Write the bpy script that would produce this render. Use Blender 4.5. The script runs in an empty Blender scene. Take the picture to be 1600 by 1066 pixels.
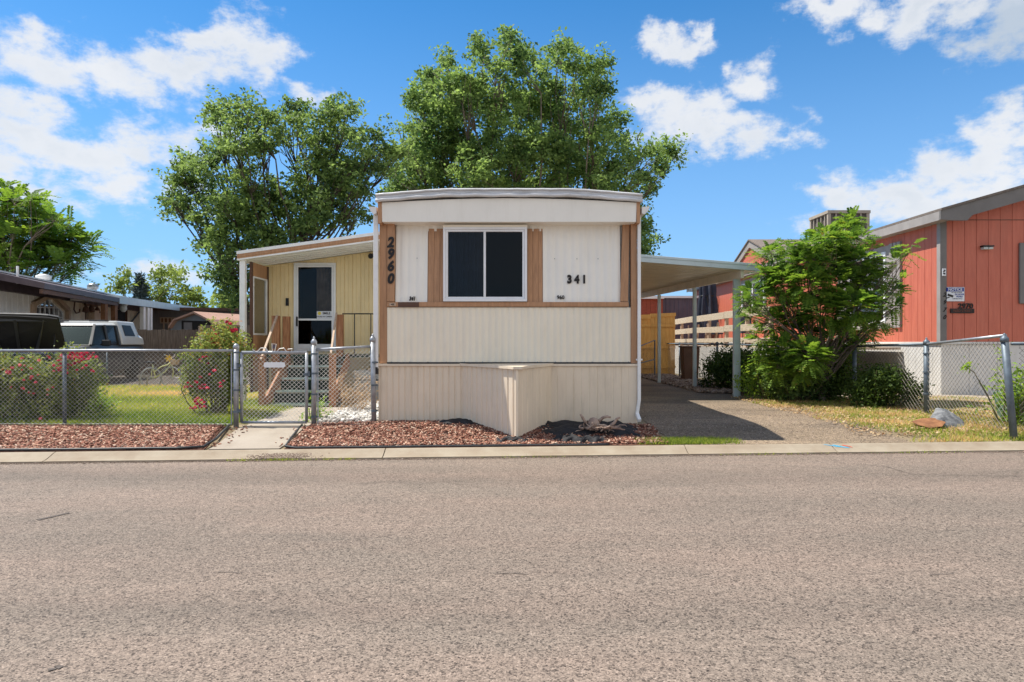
import bpy, math, random
import numpy as np
from mathutils import Vector, Matrix
random.seed(7); rng = np.random.default_rng(7)
R = math.radians
scene = bpy.context.scene
COL = scene.collection

# ---------------------------------------------------------------- camera
F = 1067.0; CX = 800.0; CY = 535.0; EYE = 1.38
cam_d = bpy.data.cameras.new('camera'); cam = bpy.data.objects.new('camera', cam_d); COL.objects.link(cam)
cam.location = (0, 0, EYE); cam.rotation_euler = (R(90), 0, 0)
cam_d.sensor_width = 36; cam_d.lens = F/1600*36
cam_d.shift_y = (CY-533)/1600
cam_d.clip_end = 2000; cam_d.clip_start = 0.05
scene.camera = cam

# ---------------------------------------------------------------- sky and sun
SUN_EL, SUN_AZ = 61.0, 17.5            # azimuth measured from -X towards +Y
sdir = Vector((-math.cos(R(SUN_EL))*math.cos(R(SUN_AZ)), math.cos(R(SUN_EL))*math.sin(R(SUN_AZ)), math.sin(R(SUN_EL))))
world = bpy.data.worlds.new('World'); scene.world = world; world.use_nodes = True
wn = world.node_tree; wn.nodes.clear()
SKY_STRENGTH = 0.15
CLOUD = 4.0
SUN_STRENGTH = 5.0
EXPOSURE = 0.60
def build_world():
    N, L = wn.nodes, wn.links
    def nd(t, **k):
        n = N.new(t)
        for a, b in k.items(): setattr(n, a, b)
        return n
    def mth(op, a, b=None, c=None, clamp=False):
        n = nd('ShaderNodeMath', operation=op, use_clamp=clamp)
        for i, v in enumerate((a, b, c)):
            if v is None: continue
            if isinstance(v, (int, float)): n.inputs[i].default_value = v
            else: L.new(v, n.inputs[i])
        return n.outputs[0]
    out = nd('ShaderNodeOutputWorld'); bg = nd('ShaderNodeBackground')
    sky = nd('ShaderNodeTexSky', sky_type='NISHITA', sun_disc=False)
    sky.sun_elevation = R(SUN_EL); sky.sun_rotation = math.atan2(sdir.x, sdir.y)
    sky.air_density = 1.0; sky.dust_density = 0.6; sky.ozone_density = 1.6; sky.altitude = 1600
    hsv = nd('ShaderNodeHueSaturation'); hsv.inputs['Saturation'].default_value = 1.18; hsv.inputs['Hue'].default_value = 0.487
    hsv.inputs['Value'].default_value = 1.0
    L.new(sky.outputs[0], hsv.inputs['Color'])
    grade = nd('ShaderNodeMixRGB', blend_type='MULTIPLY'); grade.inputs[0].default_value = 1; L.new(hsv.outputs[0], grade.inputs[1]); grade.inputs[2].default_value = (.32, .62, .82, 1)
    tohaze = True
    hz_mix = nd('ShaderNodeMixRGB'); L.new(grade.outputs[0], hz_mix.inputs[1]); hz_mix.inputs[2].default_value = (1.75, 2.75, 4.3, 1)
    tc = nd('ShaderNodeTexCoord'); sep = nd('ShaderNodeSeparateXYZ'); L.new(tc.outputs['Generated'], sep.inputs[0])
    x, y, z = sep.outputs
    az = mth('ARCTAN2', x, y)
    hyp = mth('SQRT', mth('ADD', mth('MULTIPLY', x, x), mth('MULTIPLY', y, y)))
    el = mth('ARCTAN2', z, hyp)
    hzf = mth('POWER', mth('MULTIPLY_ADD', el, -1.9, 1.0, clamp=True), 1.5); L.new(mth('MULTIPLY', hzf, .9), hz_mix.inputs[0])
    comb = nd('ShaderNodeCombineXYZ'); L.new(az, comb.inputs[0]); L.new(el, comb.inputs[1])
    # domain warp in direction space
    nz = nd('ShaderNodeTexNoise'); nz.inputs['Scale'].default_value = 9; nz.inputs['Detail'].default_value = 6; nz.inputs['Roughness'].default_value = .6
    L.new(comb.outputs[0], nz.inputs['Vector'])
    vs = nd('ShaderNodeVectorMath', operation='SUBTRACT'); L.new(nz.outputs['Color'], vs.inputs[0]); vs.inputs[1].default_value = (.5, .5, .5)
    vm = nd('ShaderNodeVectorMath', operation='MULTIPLY'); L.new(vs.outputs[0], vm.inputs[0]); vm.inputs[1].default_value = (.19, .11, 0)
    va = nd('ShaderNodeVectorMath', operation='ADD'); L.new(comb.outputs[0], va.inputs[0]); L.new(vm.outputs[0], va.inputs[1])
    warp = va.outputs[0]
    n2 = nd('ShaderNodeTexNoise'); n2.inputs['Scale'].default_value = 22; n2.inputs['Detail'].default_value = 8; n2.inputs['Roughness'].default_value = .62
    mp = nd('ShaderNodeMapping'); mp.inputs['Scale'].default_value = (1, 1.7, 1); L.new(comb.outputs[0], mp.inputs[0]); L.new(mp.outputs[0], n2.inputs['Vector'])
    C = [ # px cx, cy, rx, ry, weight
        (60,85,150,48,1.),(190,105,130,42,1.),(300,100,110,42,1.),(385,85,70,62,1.),(350,60,55,35,1.),(410,125,45,35,.9),(30,60,60,40,.8),
        (20,200,120,80,1.05),(110,230,150,50,1.05),(230,225,120,45,.9),(60,150,60,30,.8),(200,285,130,35,.75),(320,200,60,30,.5),(0,260,120,60,.8),
        (475,143,34,16,.62),(290,425,130,28,.5),(180,310,150,26,.4),(350,410,60,18,.45),
        (1045,60,42,28,.95),(1025,72,24,22,.9),(1062,40,22,22,.9),
        (1170,118,52,32,.9),(1130,100,24,18,.6),
        (1060,185,75,42,1.1),(1110,205,90,45,1.1),(1175,220,65,38,1.),(1235,228,32,14,.6),(1030,160,45,25,.9),
        (1300,15,60,26,1.),(1360,30,60,30,1.),(1450,20,110,38,1.1),(1560,30,110,62,1.2),(1530,70,70,36,1.),(1460,50,30,20,.6),
        (1330,300,60,40,1.),(1400,290,80,45,1.1),(1480,260,90,50,1.1),(1560,220,70,60,1.2),(1600,190,60,50,1.1),(1440,320,150,40,1.),(1290,350,60,25,.6),(1560,300,100,50,1.),
        # clouds beyond the frame, for light and reflections
        (-400,150,260,90,1.),(2100,120,300,100,1.),(-900,260,300,90,.8),(2900,260,400,110,.8),
    ]
    prev = None
    for cx, cy, rx, ry, w in C:
        u = (cx-CX)/F; v = (CY-cy)/F
        a = math.atan(u); e = math.atan(v/math.hypot(1, u)); ca = math.cos(a)
        s = nd('ShaderNodeVectorMath', operation='SUBTRACT'); L.new(warp, s.inputs[0]); s.inputs[1].default_value = (a, e, 0)
        m = nd('ShaderNodeVectorMath', operation='MULTIPLY'); L.new(s.outputs[0], m.inputs[0])
        m.inputs[1].default_value = (F/(rx*1.12)/ca**2, F/(ry*1.12)/ca, 0)
        ln = nd('ShaderNodeVectorMath', operation='LENGTH'); L.new(m.outputs[0], ln.inputs[0])
        f = mth('MULTIPLY_ADD', ln.outputs['Value'], -w, w)
        prev = f if prev is None else mth('SMOOTH_MAX', prev, f, .18)
    # unseen bright cloud cover behind the camera, added as fill for shaded fronts
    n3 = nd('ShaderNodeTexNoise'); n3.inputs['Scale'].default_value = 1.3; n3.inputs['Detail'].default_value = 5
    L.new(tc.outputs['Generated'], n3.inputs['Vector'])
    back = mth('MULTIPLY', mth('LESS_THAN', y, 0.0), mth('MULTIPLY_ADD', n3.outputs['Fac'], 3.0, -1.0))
    dens = mth('ADD', prev, mth('MULTIPLY_ADD', n2.outputs['Fac'], 2.3, -1.13))
    dens = mth('MAXIMUM', dens, mth('MULTIPLY_ADD', mth('LESS_THAN', y, 0.0), 10, -10.0001)) if False else dens
    mr = nd('ShaderNodeMapRange', interpolation_type='SMOOTHERSTEP'); L.new(dens, mr.inputs['Value'])
    mr.inputs['From Min'].default_value = -.12; mr.inputs['From Max'].default_value = .92
    m1 = mth('MULTIPLY', mr.outputs[0], .93)
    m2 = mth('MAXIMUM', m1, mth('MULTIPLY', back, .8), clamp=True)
    # cloud shade: thicker = a little greyer
    n4 = nd('ShaderNodeTexNoise'); n4.inputs['Scale'].default_value = 12; n4.inputs['Detail'].default_value = 6
    mp4 = nd('ShaderNodeMapping'); mp4.inputs['Location'].default_value = (3, .03, 0); L.new(comb.outputs[0], mp4.inputs[0]); L.new(mp4.outputs[0], n4.inputs['Vector'])
    shade = mth('MULTIPLY', mth('MULTIPLY_ADD', n4.outputs['Fac'], 1.4, -.35, clamp=True), mth('MULTIPLY_ADD', dens, 1.1, -.25, clamp=True))
    # the heavy cloud at the upper right is grey
    g = nd('ShaderNodeVectorMath', operation='SUBTRACT'); L.new(warp, g.inputs[0])
    u = (1580-CX)/F; g.inputs[1].default_value = (math.atan(u), math.atan((CY-55)/F/math.hypot(1, u)), 0)
    gm = nd('ShaderNodeVectorMath', operation='MULTIPLY'); L.new(g.outputs[0], gm.inputs[0]); gm.inputs[1].default_value = (8.5, 12, 0)
    gl = nd('ShaderNodeVectorMath', operation='LENGTH'); L.new(gm.outputs[0], gl.inputs[0])
    shade = mth('MAXIMUM', mth('MULTIPLY', shade, .8), mth('MULTIPLY_ADD', gl.outputs['Value'], -1.5, 1.5, clamp=True))
    cc = nd('ShaderNodeMixRGB'); L.new(shade, cc.inputs[0])
    cc.inputs[1].default_value = (CLOUD, CLOUD*1.01, CLOUD*1.03, 1); cc.inputs[2].default_value = (CLOUD*.60, CLOUD*.69, CLOUD*.80, 1)
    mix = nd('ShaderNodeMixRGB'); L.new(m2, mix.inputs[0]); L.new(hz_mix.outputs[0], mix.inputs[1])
    bk = nd('ShaderNodeMixRGB'); L.new(mth('LESS_THAN', y, 0.0), bk.inputs[0]); L.new(cc.outputs[0], bk.inputs[1]); bk.inputs[2].default_value = (CLOUD*1.6, CLOUD*1.43, CLOUD*1.17, 1); L.new(bk.outputs[0], mix.inputs[2])  # added fill behind the camera: brighter and warmer than the visible clouds
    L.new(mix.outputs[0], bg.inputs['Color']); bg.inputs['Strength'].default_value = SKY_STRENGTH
    L.new(bg.outputs[0], out.inputs[0])

build_world()
sl = bpy.data.lights.new('sun', 'SUN'); sl.energy = SUN_STRENGTH; sl.angle = R(.5); sl.color = (1, .94, .84)
so = bpy.data.objects.new('sun', sl); COL.objects.link(so); so.rotation_euler = sdir.to_track_quat('Z', 'Y').to_euler()
so.location = (-10, 5, 20)
scene.view_settings.view_transform = 'Standard'; scene.view_settings.look = 'None'
scene.view_settings.exposure = EXPOSURE; scene.view_settings.gamma = 1
scene.render.engine = 'CYCLES'
scene.cycles.max_bounces = 8; scene.cycles.transparent_max_bounces = 12

# ---------------------------------------------------------------- helpers
def P(px, py, d):
    return Vector(((px-CX)/F*d, d, EYE-(py-CY)/F*d))
def hit(px, py, p0, n):
    r = Vector(((px-CX)/F, 1, -(py-CY)/F)); o = Vector((0, 0, EYE))
    t = (Vector(p0)-o).dot(Vector(n))/r.dot(Vector(n)); return o+r*t
def tag(o, label=None, cat=None, group=None, kind=None):
    if label: o['label'] = label
    if cat: o['category'] = cat
    if group: o['group'] = group
    if kind: o['kind'] = kind
    return o
def thing(name, label, cat, loc=(0, 0, 0), rz=0, group=None):
    o = bpy.data.objects.new(name, None); COL.objects.link(o); o.location = loc; o.rotation_euler = (0, 0, rz)
    o.empty_display_size = .2
    bpy.context.view_layer.update() if False else None
    return tag(o, label, cat, group)
def world_inv(o):
    m = Matrix.Identity(4); chain = []
    while o: chain.append(o); o = o.parent
    for c in reversed(chain): m = m @ Matrix.LocRotScale(c.location, c.rotation_euler, c.scale)
    return m.inverted()
class MB:
    """collects faces; vertices in world coordinates unless built with local=True"""
    def __init__(s): s.v = []; s.f = []
    def poly(s, pts):
        b = len(s.v); s.v += [tuple(p) for p in pts]; s.f.append(tuple(range(b, b+len(pts)))); return s
    def hexa(s, a, b):   # two quads (lists of 4 points)
        o = len(s.v); s.v += [tuple(p) for p in a]+[tuple(p) for p in b]
        for q in ((3,2,1,0),(4,5,6,7),(0,1,5,4),(1,2,6,5),(2,3,7,6),(3,0,4,7)): s.f.append(tuple(o+i for i in q))
        return s
    def box(s, x0, x1, y0, y1, z0, z1):
        return s.hexa([(x0,y0,z0),(x1,y0,z0),(x1,y1,z0),(x0,y1,z0)], [(x0,y0,z1),(x1,y0,z1),(x1,y1,z1),(x0,y1,z1)])
    def obox(s, c, ax, ay, az):   # centre + half vectors
        c = Vector(c); ax = Vector(ax); ay = Vector(ay); az = Vector(az)
        return s.hexa([c-ax-ay-az, c+ax-ay-az, c+ax+ay-az, c-ax+ay-az], [c-ax-ay+az, c+ax-ay+az, c+ax+ay+az, c-ax+ay+az])
    def prism(s, poly, n):        # planar polygon extruded by vector n
        n = Vector(n); k = len(poly); o = len(s.v)
        s.v += [tuple(p) for p in poly]+[tuple(Vector(p)+n) for p in poly]
        s.f.append(tuple(o+i for i in range(k))[::-1]); s.f.append(tuple(o+k+i for i in range(k)))
        for i in range(k): j = (i+1) % k; s.f.append((o+i, o+j, o+k+j, o+k+i))
        return s
    def beam(s, a, b, w, h, up=(0,0,1)):
        a = Vector(a); b = Vector(b); d = (b-a).normalized(); up = Vector(up)
        r = d.cross(up).normalized(); u = r.cross(d).normalized()
        r *= w/2; u *= h/2
        return s.hexa([a-r-u, a+r-u, a+r+u, a-r+u], [b-r-u, b+r-u, b+r+u, b-r+u])
    def tube(s, pts, rad, n=8, cap=True):
        pts = [Vector(p) for p in pts]
        if not hasattr(rad, '__len__'): rad = [rad]*len(pts)
        o = len(s.v); up = Vector((0, 0, 1)); prevr = None
        for i, p in enumerate(pts):
            d = (pts[min(i+1, len(pts)-1)]-pts[max(i-1, 0)]).normalized()
            if prevr is None:
                r = d.cross(up)
                if r.length < 1e-3: r = d.cross(Vector((1, 0, 0)))
            else: r = prevr-d*prevr.dot(d)
            r.normalize(); prevr = r; q = d.cross(r)
            for k in range(n):
                t = 2*math.pi*k/n; s.v.append(tuple(p+(r*math.cos(t)+q*math.sin(t))*rad[i]))
        for i in range(len(pts)-1):
            for k in range(n):
                a = o+i*n+k; b = o+i*n+(k+1) % n; s.f.append((a, b, b+n, a+n))
        if cap:
            s.f.append(tuple(o+k for k in range(n))[::-1]); s.f.append(tuple(o+(len(pts)-1)*n+k for k in range(n)))
        return s
    def cyl(s, c, r, h, n=20, axis=(0,0,1)):
        c = Vector(c); a = Vector(axis).normalized()*h; return s.tube([c, c+a], r, n)
    def lathe(s, c, prof, n=16, axis='z'):
        c = Vector(c); o = len(s.v)
        for r, h in prof:
            for k in range(n):
                t = 2*math.pi*k/n
                q = (r*math.cos(t), r*math.sin(t), h) if axis == 'z' else ((h, r*math.cos(t), r*math.sin(t)) if axis == 'x' else (r*math.cos(t), h, r*math.sin(t)))
                s.v.append(tuple(c+Vector(q)))
        for i in range(len(prof)-1):
            for k in range(n):
                a = o+i*n+k; b = o+i*n+(k+1) % n; s.f.append((a, b, b+n, a+n))
        s.f.append(tuple(o+k for k in range(n))[::-1]); s.f.append(tuple(o+(len(prof)-1)*n+k for k in range(n)))
        return s
    def torus(s, c, Rr, r, axis, n=28, m=6):
        c = Vector(c); a = Vector(axis).normalized(); u = a.orthogonal().normalized(); w = a.cross(u); o = len(s.v)
        for i in range(n):
            t = 2*math.pi*i/n; e = u*math.cos(t)+w*math.sin(t)
            for j in range(m):
                q = 2*math.pi*j/m; s.v.append(tuple(c+e*(Rr+r*math.cos(q))+a*r*math.sin(q)))
        for i in range(n):
            for j in range(m):
                s.f.append((o+i*m+j, o+((i+1) % n)*m+j, o+((i+1) % n)*m+(j+1) % m, o+i*m+(j+1) % m))
        return s
    def ribs(s, O, U, N, width, zbot, ztop, prof, pitch):
        """siding sheet: O origin, U horizontal unit, N outward unit; prof = [(fraction, offset)...] per pitch"""
        O = Vector(O); U = Vector(U).normalized(); N = Vector(N).normalized()
        zb = zbot if callable(zbot) else (lambda u: zbot); zt = ztop if callable(ztop) else (lambda u: ztop)
        pts = []; k = 0
        while k*pitch < width:
            for fr, off in prof:
                u = (k+fr)*pitch
                if u <= width: pts.append((u, off))
            k += 1
        if pts[-1][0] < width-1e-4: pts.append((width, pts[-1][1]))
        o = len(s.v)
        for u, off in pts:
            p = O+U*u+N*off; s.v.append((p.x, p.y, zb(u))); s.v.append((p.x, p.y, zt(u)))
        for i in range(len(pts)-1):
            a = o+2*i; s.f.append((a, a+2, a+3, a+1))
        return s
    def build(s, name, m, parent=None, local=False, smooth=False, bevel=0, solid=0):
        me = bpy.data.meshes.new(name); vs = s.v
        if parent is not None and not local:
            M = world_inv(parent); vs = [tuple(M @ Vector(p)) for p in s.v]
        me.from_pydata(vs, [], s.f); me.update()
        o = bpy.data.objects.new(name, me); COL.objects.link(o); me.materials.append(m)
        if parent is not None: o.parent = parent
        if smooth:
            for p in me.polygons: p.use_smooth = True
        if solid:
            md = o.modifiers.new('solid', 'SOLIDIFY'); md.thickness = solid; md.offset = 0
        if bevel:
            md = o.modifiers.new('bevel', 'BEVEL'); md.width = bevel; md.segments = 2; md.limit_method = 'ANGLE'; md.angle_limit = R(40)
        return o
def np_mesh(name, V, nf, fsz, m, parent=None, tint=None, smooth=False):
    """V (n,3) verts, faces sequential with fsz verts each"""
    me = bpy.data.meshes.new(name); V = np.asarray(V, dtype=np.float32)
    if parent is not None:
        M = np.array(world_inv(parent)); V = (V @ M[:3, :3].T + M[:3, 3]).astype(np.float32)
    me.vertices.add(len(V)); me.vertices.foreach_set('co', V.ravel())
    me.loops.add(nf*fsz); me.loops.foreach_set('vertex_index', np.arange(nf*fsz, dtype=np.int32))
    me.polygons.add(nf); me.polygons.foreach_set('loop_start', np.arange(0, nf*fsz, fsz, dtype=np.int32))
    me.polygons.foreach_set('loop_total', np.full(nf, fsz, dtype=np.int32))
    me.update(calc_edges=True)
    if tint is not None:
        at = me.attributes.new('tint', 'FLOAT', 'POINT'); at.data.foreach_set('value', np.asarray(tint, dtype=np.float32))
    me.materials.append(m)
    o = bpy.data.objects.new(name, me); COL.objects.link(o)
    if parent is not None: o.parent = parent
    return o
def idx_mesh(name, V, Fq, m, parent=None, tint=None):
    me = bpy.data.meshes.new(name); V = np.asarray(V, dtype=np.float32); Fq = np.asarray(Fq, dtype=np.int32); nf, k = Fq.shape
    if parent is not None:
        M = np.array(world_inv(parent)); V = (V @ M[:3, :3].T + M[:3, 3]).astype(np.float32)
    me.vertices.add(len(V)); me.vertices.foreach_set('co', V.ravel())
    me.loops.add(nf*k); me.loops.foreach_set('vertex_index', Fq.ravel())
    me.polygons.add(nf); me.polygons.foreach_set('loop_start', np.arange(0, nf*k, k, dtype=np.int32))
    me.polygons.foreach_set('loop_total', np.full(nf, k, dtype=np.int32)); me.update(calc_edges=True)
    if tint is not None:
        at = me.attributes.new('tint', 'FLOAT', 'POINT'); at.data.foreach_set('value', np.asarray(tint, dtype=np.float32))
    me.materials.append(m); o = bpy.data.objects.new(name, me); COL.objects.link(o)
    if parent is not None: o.parent = parent
    return o
def text(name, s, size, center, m, parent, U=(1,0,0), V=(0,0,1), ext=.003, shear=0, sx=1, bold=0):
    cu = bpy.data.curves.new(name, 'FONT'); cu.body = s; cu.size = size; cu.extrude = ext; cu.align_x = 'CENTER'; cu.align_y = 'CENTER'
    cu.shear = shear; cu.offset = bold; cu.resolution_u = 3
    t = bpy.data.objects.new('tmp', cu); COL.objects.link(t)
    dg = bpy.context.evaluated_depsgraph_get(); me = bpy.data.meshes.new_from_object(t.evaluated_get(dg)); bpy.data.objects.remove(t)
    U = Vector(U).normalized(); V = Vector(V).normalized(); W = U.cross(V)
    M = Matrix((( U.x*sx, V.x, W.x, center[0]), (U.y*sx, V.y, W.y, center[1]), (U.z*sx, V.z, W.z, center[2]), (0, 0, 0, 1)))
    me.transform(world_inv(parent) @ M if parent else M)
    me.materials.clear(); me.materials.append(m); me.name = name
    o = bpy.data.objects.new(name, me); COL.objects.link(o)
    if parent: o.parent = parent
    return o
def dup(root, loc=None, rz=None, label=None, group=None):
    r = root.copy(); COL.objects.link(r)
    if loc is not None: r.location = loc
    if rz is not None: r.rotation_euler = (0, 0, rz)
    if label: r['label'] = label
    if group: r['group'] = group
    for ch in list(root.children):
        c = ch.copy(); COL.objects.link(c); c.parent = r
        for g in list(ch.children):
            d = g.copy(); COL.objects.link(d); d.parent = c
    return r

# ---------------------------------------------------------------- materials
def srgb(r, g, b):
    f = lambda c: (c/255/12.92) if c <= 10 else ((c/255+.055)/1.055)**2.4
    return (f(r), f(g), f(b))
def pm(name, col, rough=.6, var=.12, scale=3., bump=0., bscale=60., metal=0., spec=.4, col2=None, thr=(.35,.65), stretch=(1,1,1), dirt=None, dirt_amt=.5, dirt_scale=1.5, dirt_stretch=(1,1,1)):
    m = bpy.data.materials.new(name); m.use_nodes = True; N = m.node_tree.nodes; L = m.node_tree.links
    b = N['Principled BSDF']; b.inputs['Roughness'].default_value = rough; b.inputs['Metallic'].default_value = metal
    b.inputs['Specular IOR Level'].default_value = spec
    tc = N.new('ShaderNodeTexCoord'); mp = N.new('ShaderNodeMapping'); mp.inputs['Scale'].default_value = stretch
    gm = N.new('ShaderNodeNewGeometry'); L.new(gm.outputs['Position'], mp.inputs[0])
    nz = N.new('ShaderNodeTexNoise'); nz.inputs['Scale'].default_value = scale; nz.inputs['Detail'].default_value = 6; nz.inputs['Roughness'].default_value = .62
    L.new(mp.outputs[0], nz.inputs['Vector'])
    cr = N.new('ShaderNodeValToRGB'); L.new(nz.outputs['Fac'], cr.inputs[0])
    c2 = col2 if col2 else tuple(c*(1+var) for c in col); c1 = col if col2 else tuple(c*(1-var) for c in col)
    cr.color_ramp.elements[0].position = thr[0]; cr.color_ramp.elements[1].position = thr[1]
    cr.color_ramp.elements[0].color = (*c1, 1); cr.color_ramp.elements[1].color = (*[min(1, c) for c in c2], 1)
    out = cr.outputs[0]
    if dirt:
        mp2 = N.new('ShaderNodeMapping'); mp2.inputs['Scale'].default_value = dirt_stretch; L.new(gm.outputs['Position'], mp2.inputs[0])
        n2 = N.new('ShaderNodeTexNoise'); n2.inputs['Scale'].default_value = dirt_scale; n2.inputs['Detail'].default_value = 9; n2.inputs['Roughness'].default_value = .72
        L.new(mp2.outputs[0], n2.inputs['Vector'])
        r2 = N.new('ShaderNodeMapRange'); L.new(n2.outputs['Fac'], r2.inputs['Value']); r2.inputs['From Min'].default_value = .5; r2.inputs['From Max'].default_value = .72
        r2.inputs['To Max'].default_value = dirt_amt
        mx = N.new('ShaderNodeMixRGB'); L.new(r2.outputs[0], mx.inputs[0]); L.new(out, mx.inputs[1]); mx.inputs[2].default_value = (*dirt, 1); out = mx.outputs[0]
    L.new(out, b.inputs['Base Color'])
    if bump:
        n3 = N.new('ShaderNodeTexNoise'); n3.inputs['Scale'].default_value = bscale; n3.inputs['Detail'].default_value = 5; L.new(mp.outputs[0], n3.inputs['Vector'])
        bp = N.new('ShaderNodeBump'); bp.inputs['Strength'].default_value = bump; bp.inputs['Distance'].default_value = .01
        L.new(n3.outputs['Fac'], bp.inputs['Height']); L.new(bp.outputs[0], b.inputs['Normal'])
    return m
def leafmat(name, dark, light, trans=.35, rough=.6, spec=.18, third=None):
    m = bpy.data.materials.new(name); m.use_nodes = True; N = m.node_tree.nodes; L = m.node_tree.links
    b = N['Principled BSDF']; b.inputs['Roughness'].default_value = rough; b.inputs['Specular IOR Level'].default_value = spec
    at = N.new('ShaderNodeAttribute'); at.attribute_name = 'tint'
    cr = N.new('ShaderNodeValToRGB'); L.new(at.outputs['Fac'], cr.inputs[0])
    cr.color_ramp.elements[0].color = (*dark, 1); cr.color_ramp.elements[1].color = (*light, 1)
    if third:
        cr.color_ramp.elements[1].position = .85; e = cr.color_ramp.elements.new(1.0); e.color = (*third, 1)
    L.new(cr.outputs[0], b.inputs['Base Color'])
    tr = N.new('ShaderNodeBsdfTranslucent'); hs = N.new('ShaderNodeHueSaturation'); hs.inputs['Hue'].default_value = .485; hs.inputs['Value'].default_value = 1.9
    hs.inputs['Saturation'].default_value = 1.1
    L.new(cr.outputs[0], hs.inputs['Color']); L.new(hs.outputs[0], tr.inputs['Color'])
    mx = N.new('ShaderNodeMixShader'); mx.inputs[0].default_value = trans; L.new(b.outputs[0], mx.inputs[1]); L.new(tr.outputs[0], mx.inputs[2])
    L.new(mx.outputs[0], N['Material Output'].inputs['Surface'])
    return m
def glassmat(name, tint=(.6,.65,.7), see=.5, rough=.03):
    m = bpy.data.materials.new(name); m.use_nodes = True; N = m.node_tree.nodes; L = m.node_tree.links; N.remove(N['Principled BSDF']); fk_ = 1 if see > .02 else .45
    t = N.new('ShaderNodeBsdfTransparent'); t.inputs[0].default_value = (*tint, 1)
    g = N.new('ShaderNodeBsdfGlossy'); g.inputs['Roughness'].default_value = rough
    gm = N.new('ShaderNodeNewGeometry'); nz = N.new('ShaderNodeTexNoise'); nz.inputs['Scale'].default_value = 2.5; L.new(gm.outputs['Position'], nz.inputs['Vector'])
    bp = N.new('ShaderNodeBump'); bp.inputs['Strength'].default_value = .15; bp.inputs['Distance'].default_value = .02; L.new(nz.outputs['Fac'], bp.inputs['Height']); L.new(bp.outputs[0], g.inputs['Normal'])
    lw = N.new('ShaderNodeFresnel'); lw.inputs['IOR'].default_value = 1.5
    ad = N.new('ShaderNodeMath'); ad.operation = 'MULTIPLY_ADD'; L.new(lw.outputs[0], ad.inputs[0]); ad.inputs[1].default_value = fk_; ad.inputs[2].default_value = see
    mx = N.new('ShaderNodeMixShader'); L.new(ad.outputs[0], mx.inputs[0]); L.new(t.outputs[0], mx.inputs[1]); L.new(g.outputs[0], mx.inputs[2])
    L.new(mx.outputs[0], N['Material Output'].inputs['Surface']); return m

M = {}
M['white_siding'] = pm('white_siding', (.86,.83,.76), .38, .03, 1.5, dirt=(.6,.55,.46), dirt_amt=.2, dirt_scale=2, dirt_stretch=(4,4,.5))
M['cream_siding'] = pm('cream_siding', (.84,.77,.63), .42, .03, 1.5, dirt=(.55,.48,.38), dirt_amt=.22, dirt_scale=2, dirt_stretch=(4,4,.5))
M['skirt'] = pm('skirt', (.74,.63,.49), .42, .05, 1.3, dirt=(.42,.35,.26), dirt_amt=.35, dirt_scale=2.5, dirt_stretch=(4,4,.6))
M['yellow_siding'] = pm('yellow_siding', (.80,.64,.36), .5, .06, 1.5, dirt=(.5,.38,.2), dirt_amt=.3, dirt_stretch=(4,4,.5))
M['brown_trim'] = pm('brown_trim', (.45,.245,.13), .55, .12, 4, bump=.15, stretch=(6,6,.5), dirt=(.22,.11,.06), dirt_amt=.5, dirt_scale=6, dirt_stretch=(5,5,.5))
M['dark_brown'] = pm('dark_brown', (.11,.055,.035), .6, .15, 4)
M['white_metal'] = pm('white_metal', (.80,.80,.79), .4, .05, 2, dirt=(.4,.38,.35), dirt_amt=.25, dirt_scale=5)
M['roof_metal'] = pm('roof_metal', (.62,.62,.63), .45, .08, 2, dirt=(.28,.27,.26), dirt_amt=.7, dirt_scale=4, dirt_stretch=(.6,3,3))
M['window_frame'] = pm('window_frame', (.8,.81,.83), .4, .03, 2, dirt=(.5,.5,.5), dirt_amt=.2, dirt_scale=6)
M['galv'] = pm('galvanised', (.34,.36,.39), .42, .18, 9, metal=.55, dirt=(.15,.14,.14), dirt_amt=.4, dirt_scale=12)
M['galv_dark'] = pm('dark_galvanised', (.12,.15,.18), .5, .2, 9, metal=.35)
M['wire'] = pm('wire', (.66,.65,.61), .45, .12, 9, metal=.15)
M['wire_mid'] = pm('wire_mid', (.42,.42,.39), .5, .15, 9, metal=.2)
M['wire_dark'] = pm('rusty_wire', (.16,.14,.12), .6, .2, 9, metal=.3)
M['black'] = pm('black_paint', (.015,.014,.014), .45, .2, 5)
M['black_soft'] = pm('black_plastic', (.02,.02,.023), .6, .3, 6, bump=.3, bscale=30)
M['number_black'] = pm('number_black', (.012,.008,.008), .5, .1, 5)
M['blue_tint'] = pm('sign_blue', (.02,.035,.25), .4, .05, 5)
M['sign_white'] = pm('sign_white', (.7,.72,.76), .4, .04, 5)
M['sign_yellow'] = pm('sign_yellow', (.75,.6,.08), .4, .04, 5)
M['glass'] = glassmat('glass', (.62,.59,.56), .0)
M['glass_dark'] = glassmat('dark_glass', (.2,.22,.25), .0)
M['glass_bright'] = glassmat('sky_glass', (.45,.5,.5), .28, .12)
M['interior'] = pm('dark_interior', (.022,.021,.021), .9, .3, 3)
M['curtain_blue'] = pm('blue_curtain', (.025,.055,.15), .9, .3, 5)
M['curtain_grey'] = pm('grey_curtain', (.5,.48,.46), .9, .2, 5)
M['blinds'] = pm('blinds', (.5,.52,.5), .7, .05, 5)
M['wood_stain'] = pm('stained_wood', (.22,.085,.035), .6, .3, 5, bump=.3, stretch=(9,9,.8), col2=(.42,.2,.095))
M['wood_light'] = pm('worn_wood', (.45,.33,.24), .7, .2, 6, bump=.3, stretch=(5,5,1))
M['deck_board'] = pm('deck_board', (.42,.34,.25), .75, .2, 5, bump=.3, stretch=(5,1.2,5), col2=(.58,.5,.38))
M['fence_yellow'] = pm('yellow_fence', (.56,.3,.07), .65, .15, 5, stretch=(8,8,.7), col2=(.68,.4,.12))
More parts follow.
